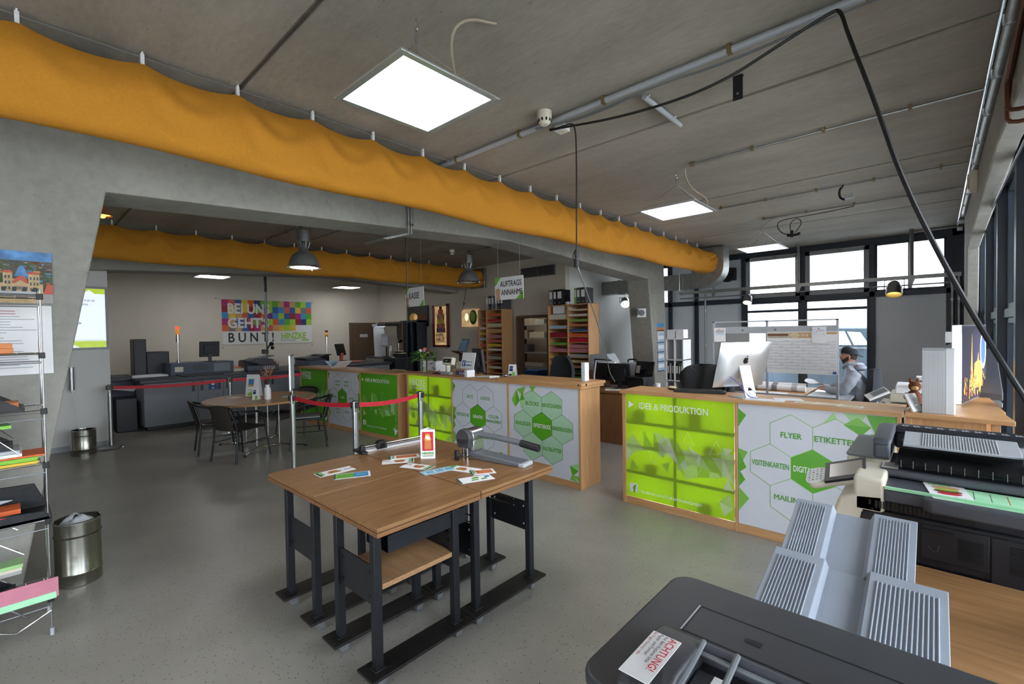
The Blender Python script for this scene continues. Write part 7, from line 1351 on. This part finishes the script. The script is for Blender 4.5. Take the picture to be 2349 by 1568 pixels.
# ================================================================ THE PERSON at the grey desk, facing -x
def skin_body(name, nodes, edges, mt, parent=None, sub=2, root=0):
    me = bpy.data.meshes.new(name); me.from_pydata([n[0] for n in nodes], edges, []); me.update(); me.materials.append(MATS[mt])
    o = bpy.data.objects.new(name, me); COL.objects.link(o)
    me.attributes if False else None
    sm = o.modifiers.new('skin', 'SKIN'); sm.use_smooth_shade = True; sm.branch_smoothing = .6
    if not me.skin_vertices:
        bm = bmesh.new(); bm.from_mesh(me); bm.verts.layers.skin.verify(); bm.to_mesh(me); bm.free()
    for i, n in enumerate(nodes):
        v = me.skin_vertices[0].data[i]; r = n[1]; v.radius = r if isinstance(r, tuple) else (r, r); v.use_root = (i == root)
    s = o.modifiers.new('smooth', 'SUBSURF'); s.levels = sub; s.render_levels = sub
    if parent: o.parent = parent
    return o
per = thing('person', 'bearded person in a grey hoodie and black cap sitting at the grey desk', 'person', (-.76, 7.78, 0))
# local: hips at (0,0,.60); facing -x
N = []; Ed = []
def nd(p, r, par=None):
    N.append((p, r)); 
    if par is not None: Ed.append((par, len(N)-1))
    return len(N)-1
hip = nd((0, 0, .62), (.13, .15)); sp = nd((-.0, 0, .78), (.10, .12), hip); ch_ = nd((-.05, 0, .96), (.10, .12), sp); nk = nd((-.09, 0, 1.10), .055, ch_); n2 = nd((-.115, 0, 1.17), .052, nk); hd = nd((-.125, 0, 1.25), (.055, .06), n2); ht = nd((-.125, 0, 1.31), (.055, .06), hd)
fingers = []
for s_ in (-1, 1):
    sh = nd((-.06, s_*.16, 1.02), .042, ch_); el = nd((-.14, s_*.25, .82), .046, sh); wr_ = nd((-.36, s_*.17, .83), .030, el); pm = nd((-.42, s_*.155, .825), .026, wr_)
    for k in range(4):
        b = nd((-.455, s_*.155+(k-1.5)*.02, .825), .010, pm); c = nd((-.485-.003*k*(k-3)*-1, s_*.155+(k-1.5)*.022, .815), .0085, b); nd((-.505+abs(k-1.5)*.004, s_*.155+(k-1.5)*.022, .798), .007, c)
    b = nd((-.415, s_*.155-s_*.035, .82), .011, pm); nd((-.445, s_*.155-s_*.05, .808), .009, b)
    th = nd((-.12, s_*.11, .60), .088, hip); kn = nd((-.44, s_*.14, .58), .062, th); an = nd((-.42, s_*.14, .12), .042, kn); nd((-.54, s_*.14, .05), .038, an)
skin_body('body', N, Ed, 'skin', per)
# face on top of the head volume
def head(m):
    def f(u, v):
        a = 2*pi*u; t = pi*v; x = -cos(a)*sin(t); y = sin(a)*sin(t); z = -cos(t)
        rx, ry, rz = .098, .078, .125
        X_, Y_, Z_ = x*rx, y*ry*(1-.18*max(0, -z)), z*rz
        if x < 0:                                     # front
            w = math.exp(-(y/.22)**2)
            X_ -= .026*w*math.exp(-((z+.12)/.16)**2)                 # nose
            X_ += .012*math.exp(-((abs(y)-.38)/.16)**2)*math.exp(-((z-.12)/.10)**2)   # eye sockets
            X_ -= .008*math.exp(-((z-.28)/.10)**2)*math.exp(-(y/.6)**2)   # brow
            X_ -= .007*w*math.exp(-((z+.42)/.06)**2); X_ += .006*w*math.exp(-((z+.50)/.03)**2); X_ -= .012*math.exp(-((z+.78)/.16)**2)*math.exp(-(y/.4)**2)
        return (-.155+X_, Y_, 1.275+Z_)
    m.grid(f, 40, 30, 'skin')
m = MB(); head(m)
for s_ in (-1, 1): m.ball((-.145, s_*.078, 1.265), .022, 'skin', .7, .35, 1.35)
m.go('face', per)
m = MB()
for s_ in (-1, 1): m.ball((-.243, s_*.030, 1.29), .0095, 'white', .7, 1.2, .7, 10, 7); m.ball((-.2495, s_*.031, 1.29), .0048, 'brown', .5, 1, 1, 8, 5)
m.go('eyes', per)
m = MB()
for s_ in (-1, 1): m.tube([(-.252, s_*.016, 1.312), (-.25, s_*.03, 1.317), (-.238, s_*.048, 1.310)], .004, 'beard', 6, sm=1)
m.go('eyebrows', per)
def hsurf(a, z, off):
    zc = max(-.80, min(.95, (z-1.275)/.125)); q = math.sqrt(1-zc*zc); return (-.155-cos(a)*(.098*q+off), sin(a)*(.078*q+off), z)
def beard(u, v):
    a = (u-.5)*2*1.62; k = abs(a)/1.62; top = 1.238-.022*sin(min(1, k*1.35)*pi)+.045*k**5; bot = 1.142+.075*k**1.6; z = bot+(top-bot)*v
    x, y, z = hsurf(a, z, .008+.006*sin(v*pi)); x -= .014*max(0, cos(a))**2*(1-v); return (x, y, z)
m = MB(); m.grid(beard, 34, 14, 'beard'); m.grid(lambda u, v: hsurf((u-.5)*1.3, 1.136+.012*v, -.004*0+.004*v), 12, 2, 'beard'); m.tube([(-.262, -.024, 1.232), (-.268, 0, 1.240), (-.262, .024, 1.232)], .0055, 'beard', 6, sm=1); m.go('beard', per)
m = MB(); m.grid(lambda u, v: hsurf(pi+(u-.5)*2*1.42, 1.205+.012*abs(u-.5)*8*.6+.13*v, .005), 28, 8, 'beard'); m.go('hair', per)
m = MB(); m.grid(lambda u, v: (-.150-.112*cos(2*pi*u)*sin(pi/2*(1-v)**.8)*1.0, .092*sin(2*pi*u)*sin(pi/2*(1-v)**.8), 1.315+.015*cos(2*pi*u)+.100*(1-(1-v)**2)), 28, 10, 'cap_black'); m.tube([(-.150-.112*cos(a), .092*sin(a), 1.316+.015*cos(a)) for a in [2*pi*i/28 for i in range(28)]], .005, 'cap_black', 6, closed=True)
P = [(-.055, -.06), (-.0, -.058), (.035, -.035), (.042, 0), (.035, .035), (0, .058), (-.055, .06)]; m.T = Matrix.Translation((-.055, 0, 1.30)) @ Euler((0, radians(24), 0)).to_matrix().to_4x4() @ Matrix.Translation((.055, 0, 0)); m.prism(P, -.004, .003, 'cap_black', 'z'); m.go('cap', per)
# hoodie
for o in kids(per):
    if o.name.split('.')[0] in ('face', 'eyes', 'eyebrows', 'beard', 'hair', 'cap'): o.scale = (.88,)*3; o.location = (-.155*.12+.035, 0, 1.275*.12+.005)
def loft(m, secs, mt, n=28, up=6):           # smooth tube through (centre, rx, ry, tilt) sections
    P = []
    for i in range(len(secs)-1):
        for k in range(up): w = k/up; w = w; P.append([secs[i][q]+(secs[i+1][q]-secs[i][q])*w for q in range(6)])
    P.append(list(secs[-1]))
    for _ in range(4): P = [P[0]]+[[(P[i-1][q]+2*P[i][q]+P[i+1][q])/4 for q in range(6)] for i in range(1, len(P)-1)]+[P[-1]]
    v = []; f = []; k = len(P)
    for j, (x, y, z, rx, ry, tl) in enumerate(P):
        for i in range(n):
            a = 2*pi*i/n; w = 1+.022*sin(j*.9+3*a)+.014*sin(j*2.1-5*a); dx = rx*cos(a)*w; v.append((x+dx*cos(tl), y+ry*sin(a)*w, z-dx*sin(tl)))
    for j in range(k-1):
        for i in range(n): a = j*n; b = a+n; f.append((a+i, a+(i+1) % n, b+(i+1) % n, b+i))
    f += [tuple(range(n))[::-1], tuple(range((k-1)*n, k*n))]; m.add(v, f, mt)
m = MB(); S_ = 'hoodie'
loft(m, [(.02, 0, .55, .15, .19, 0), (.025, 0, .66, .165, .20, .05), (.03, 0, .80, .155, .19, .15), (.0, 0, .94, .15, .205, .35), (-.04, 0, 1.04, .125, .205, .5), (-.075, 0, 1.11, .09, .13, .6), (-.105, 0, 1.155, .07, .085, .5), (-.115, 0, 1.175, .066, .078, .5)], S_)
for s_ in (-1, 1):
    pts = [(-.03, s_*.15, 1.055, .075), (-.07, s_*.20, .98, .078), (-.12, s_*.235, .88, .068), (-.16, s_*.24, .815, .062), (-.25, s_*.215, .815, .055), (-.345, s_*.18, .832, .046), (-.365, s_*.174, .834, .036)]
    Q = [pts[0]]
    for i in range(len(pts)-1):
        for k in range(1, 6): Q.append(tuple(pts[i][q]+(pts[i+1][q]-pts[i][q])*k/5 for q in range(4)))
    for _ in range(3): Q = [Q[0]]+[tuple((Q[i-1][q]+2*Q[i][q]+Q[i+1][q])/4 for q in range(4)) for i in range(1, len(Q)-1)]+[Q[-1]]
    v = []; f = []; n = 20; u_ = None
    for i, q in enumerate(Q):
        p = Vector(q[:3]); d = (Vector(Q[min(i+1, len(Q)-1)][:3])-Vector(Q[max(i-1, 0)][:3])).normalized(); u_ = d.orthogonal().normalized() if u_ is None else (u_-d*u_.dot(d)).normalized(); w_ = d.cross(u_)
        for j in range(n): a = 2*pi*j/n; r_ = q[3]*(1+.05*sin(i*1.3+a)+.035*sin(i*2.3-2*a)); v.append(tuple(p+(u_*cos(a)+w_*sin(a))*r_))
    for i in range(len(Q)-1):
        for j in range(n): a = i*n; b = a+n; f.append((a+j, a+(j+1) % n, b+(j+1) % n, b+j))
    f += [tuple(range(n))[::-1], tuple(range((len(Q)-1)*n, len(Q)*n))]; m.add(v, f, S_)
m.tube([(-.185, 0, 1.115), (-.17, .06, 1.15), (-.11, .095, 1.185), (-.03, .085, 1.185), (.03, .0, 1.17), (-.03, -.085, 1.185), (-.11, -.095, 1.185), (-.17, -.06, 1.15)], .020, S_, 12, closed=True)
m.ball((.005, 0, 1.125), .075, S_, .95, 1.2, .6, 20, 12); m.go('hoodie', per)
m = MB(); m.tube([(-.165, -.02, 1.12), (-.19, -.03, 1.06), (-.195, -.028, 1.0)], .004, 'white', 5, sm=1); m.tube([(-.165, .02, 1.12), (-.19, .03, 1.06), (-.195, .028, 1.0)], .004, 'white', 5, sm=1); m.go('drawstring', per)
N = []; Ed = []
h0 = nd((0, 0, .61), (.145, .165))
for s_ in (-1, 1): a = nd((-.12, s_*.11, .605), .102, h0); b = nd((-.30, s_*.13, .595), .088, a); c = nd((-.45, s_*.14, .575), .076, b); d = nd((-.45, s_*.14, .40), .064, c); nd((-.42, s_*.14, .13), .056, d)
skin_body('trousers', N, Ed, 'trousers', per)
m = MB()
for s_ in (-1, 1): m.ball((-.49, s_*.14, .045), .05, 'black', 2.3, .95, .9)
m.go('shoes', per)
m = MB(); m.grid(lambda u, v: (-.3*u, .2*v-.1, .02*sin(u*6+v*3)), 14, 4, 'paper'); o = solo(m, 'paper_sheet', 'blurred white sheet in the hands of the seated person', 'paper', (-1.10, 7.78, .85)); o.rotation_euler = (0, .25, 0)
t = thing('parked_car', 'dark parked van outside behind the seated person', 'car', (-1.8, 13.2, -.12))
m = MB(); m.prism([(-3.0, .3), (2.0, .3), (2.05, .9), (1.4, 1.15), (.95, 1.80), (-2.7, 1.86), (-3.0, 1.2)], 0, 1.7, 'car_dark', 'y'); m.go('body', t, bev=.06, seg=3)
m = MB(); m.prism([(-.9, 1.38), (.35, 1.38), (.22, 1.70), (-.9, 1.71)], -.01, 0, 'window_pale', 'y'); m.prism([(.40, 1.38), (.68, 1.38), (.52, 1.67), (.27, 1.69)], -.01, 0, 'window_pale', 'y'); m.prism([(-2.6, 1.38), (-1.0, 1.38), (-1.0, 1.71), (-2.6, 1.71)], -.01, 0, 'window_pale', 'y'); m.box(-3, 1.0, -.012, 0, 1.30, 1.32, 'alu'); m.go('side_window', t, smooth=False)  # opaque pale panes, bright sky through the glass put into their colour
for x in (-2.2, 1.2): m = MB(); m.cyl((x, -.02, .33), (x, .2, .33), .33, 'rubber', n=28); m.cyl((x, -.03, .33), (x, -.02, .33), .2, 'steel', n=20); m.go('wheel', t)
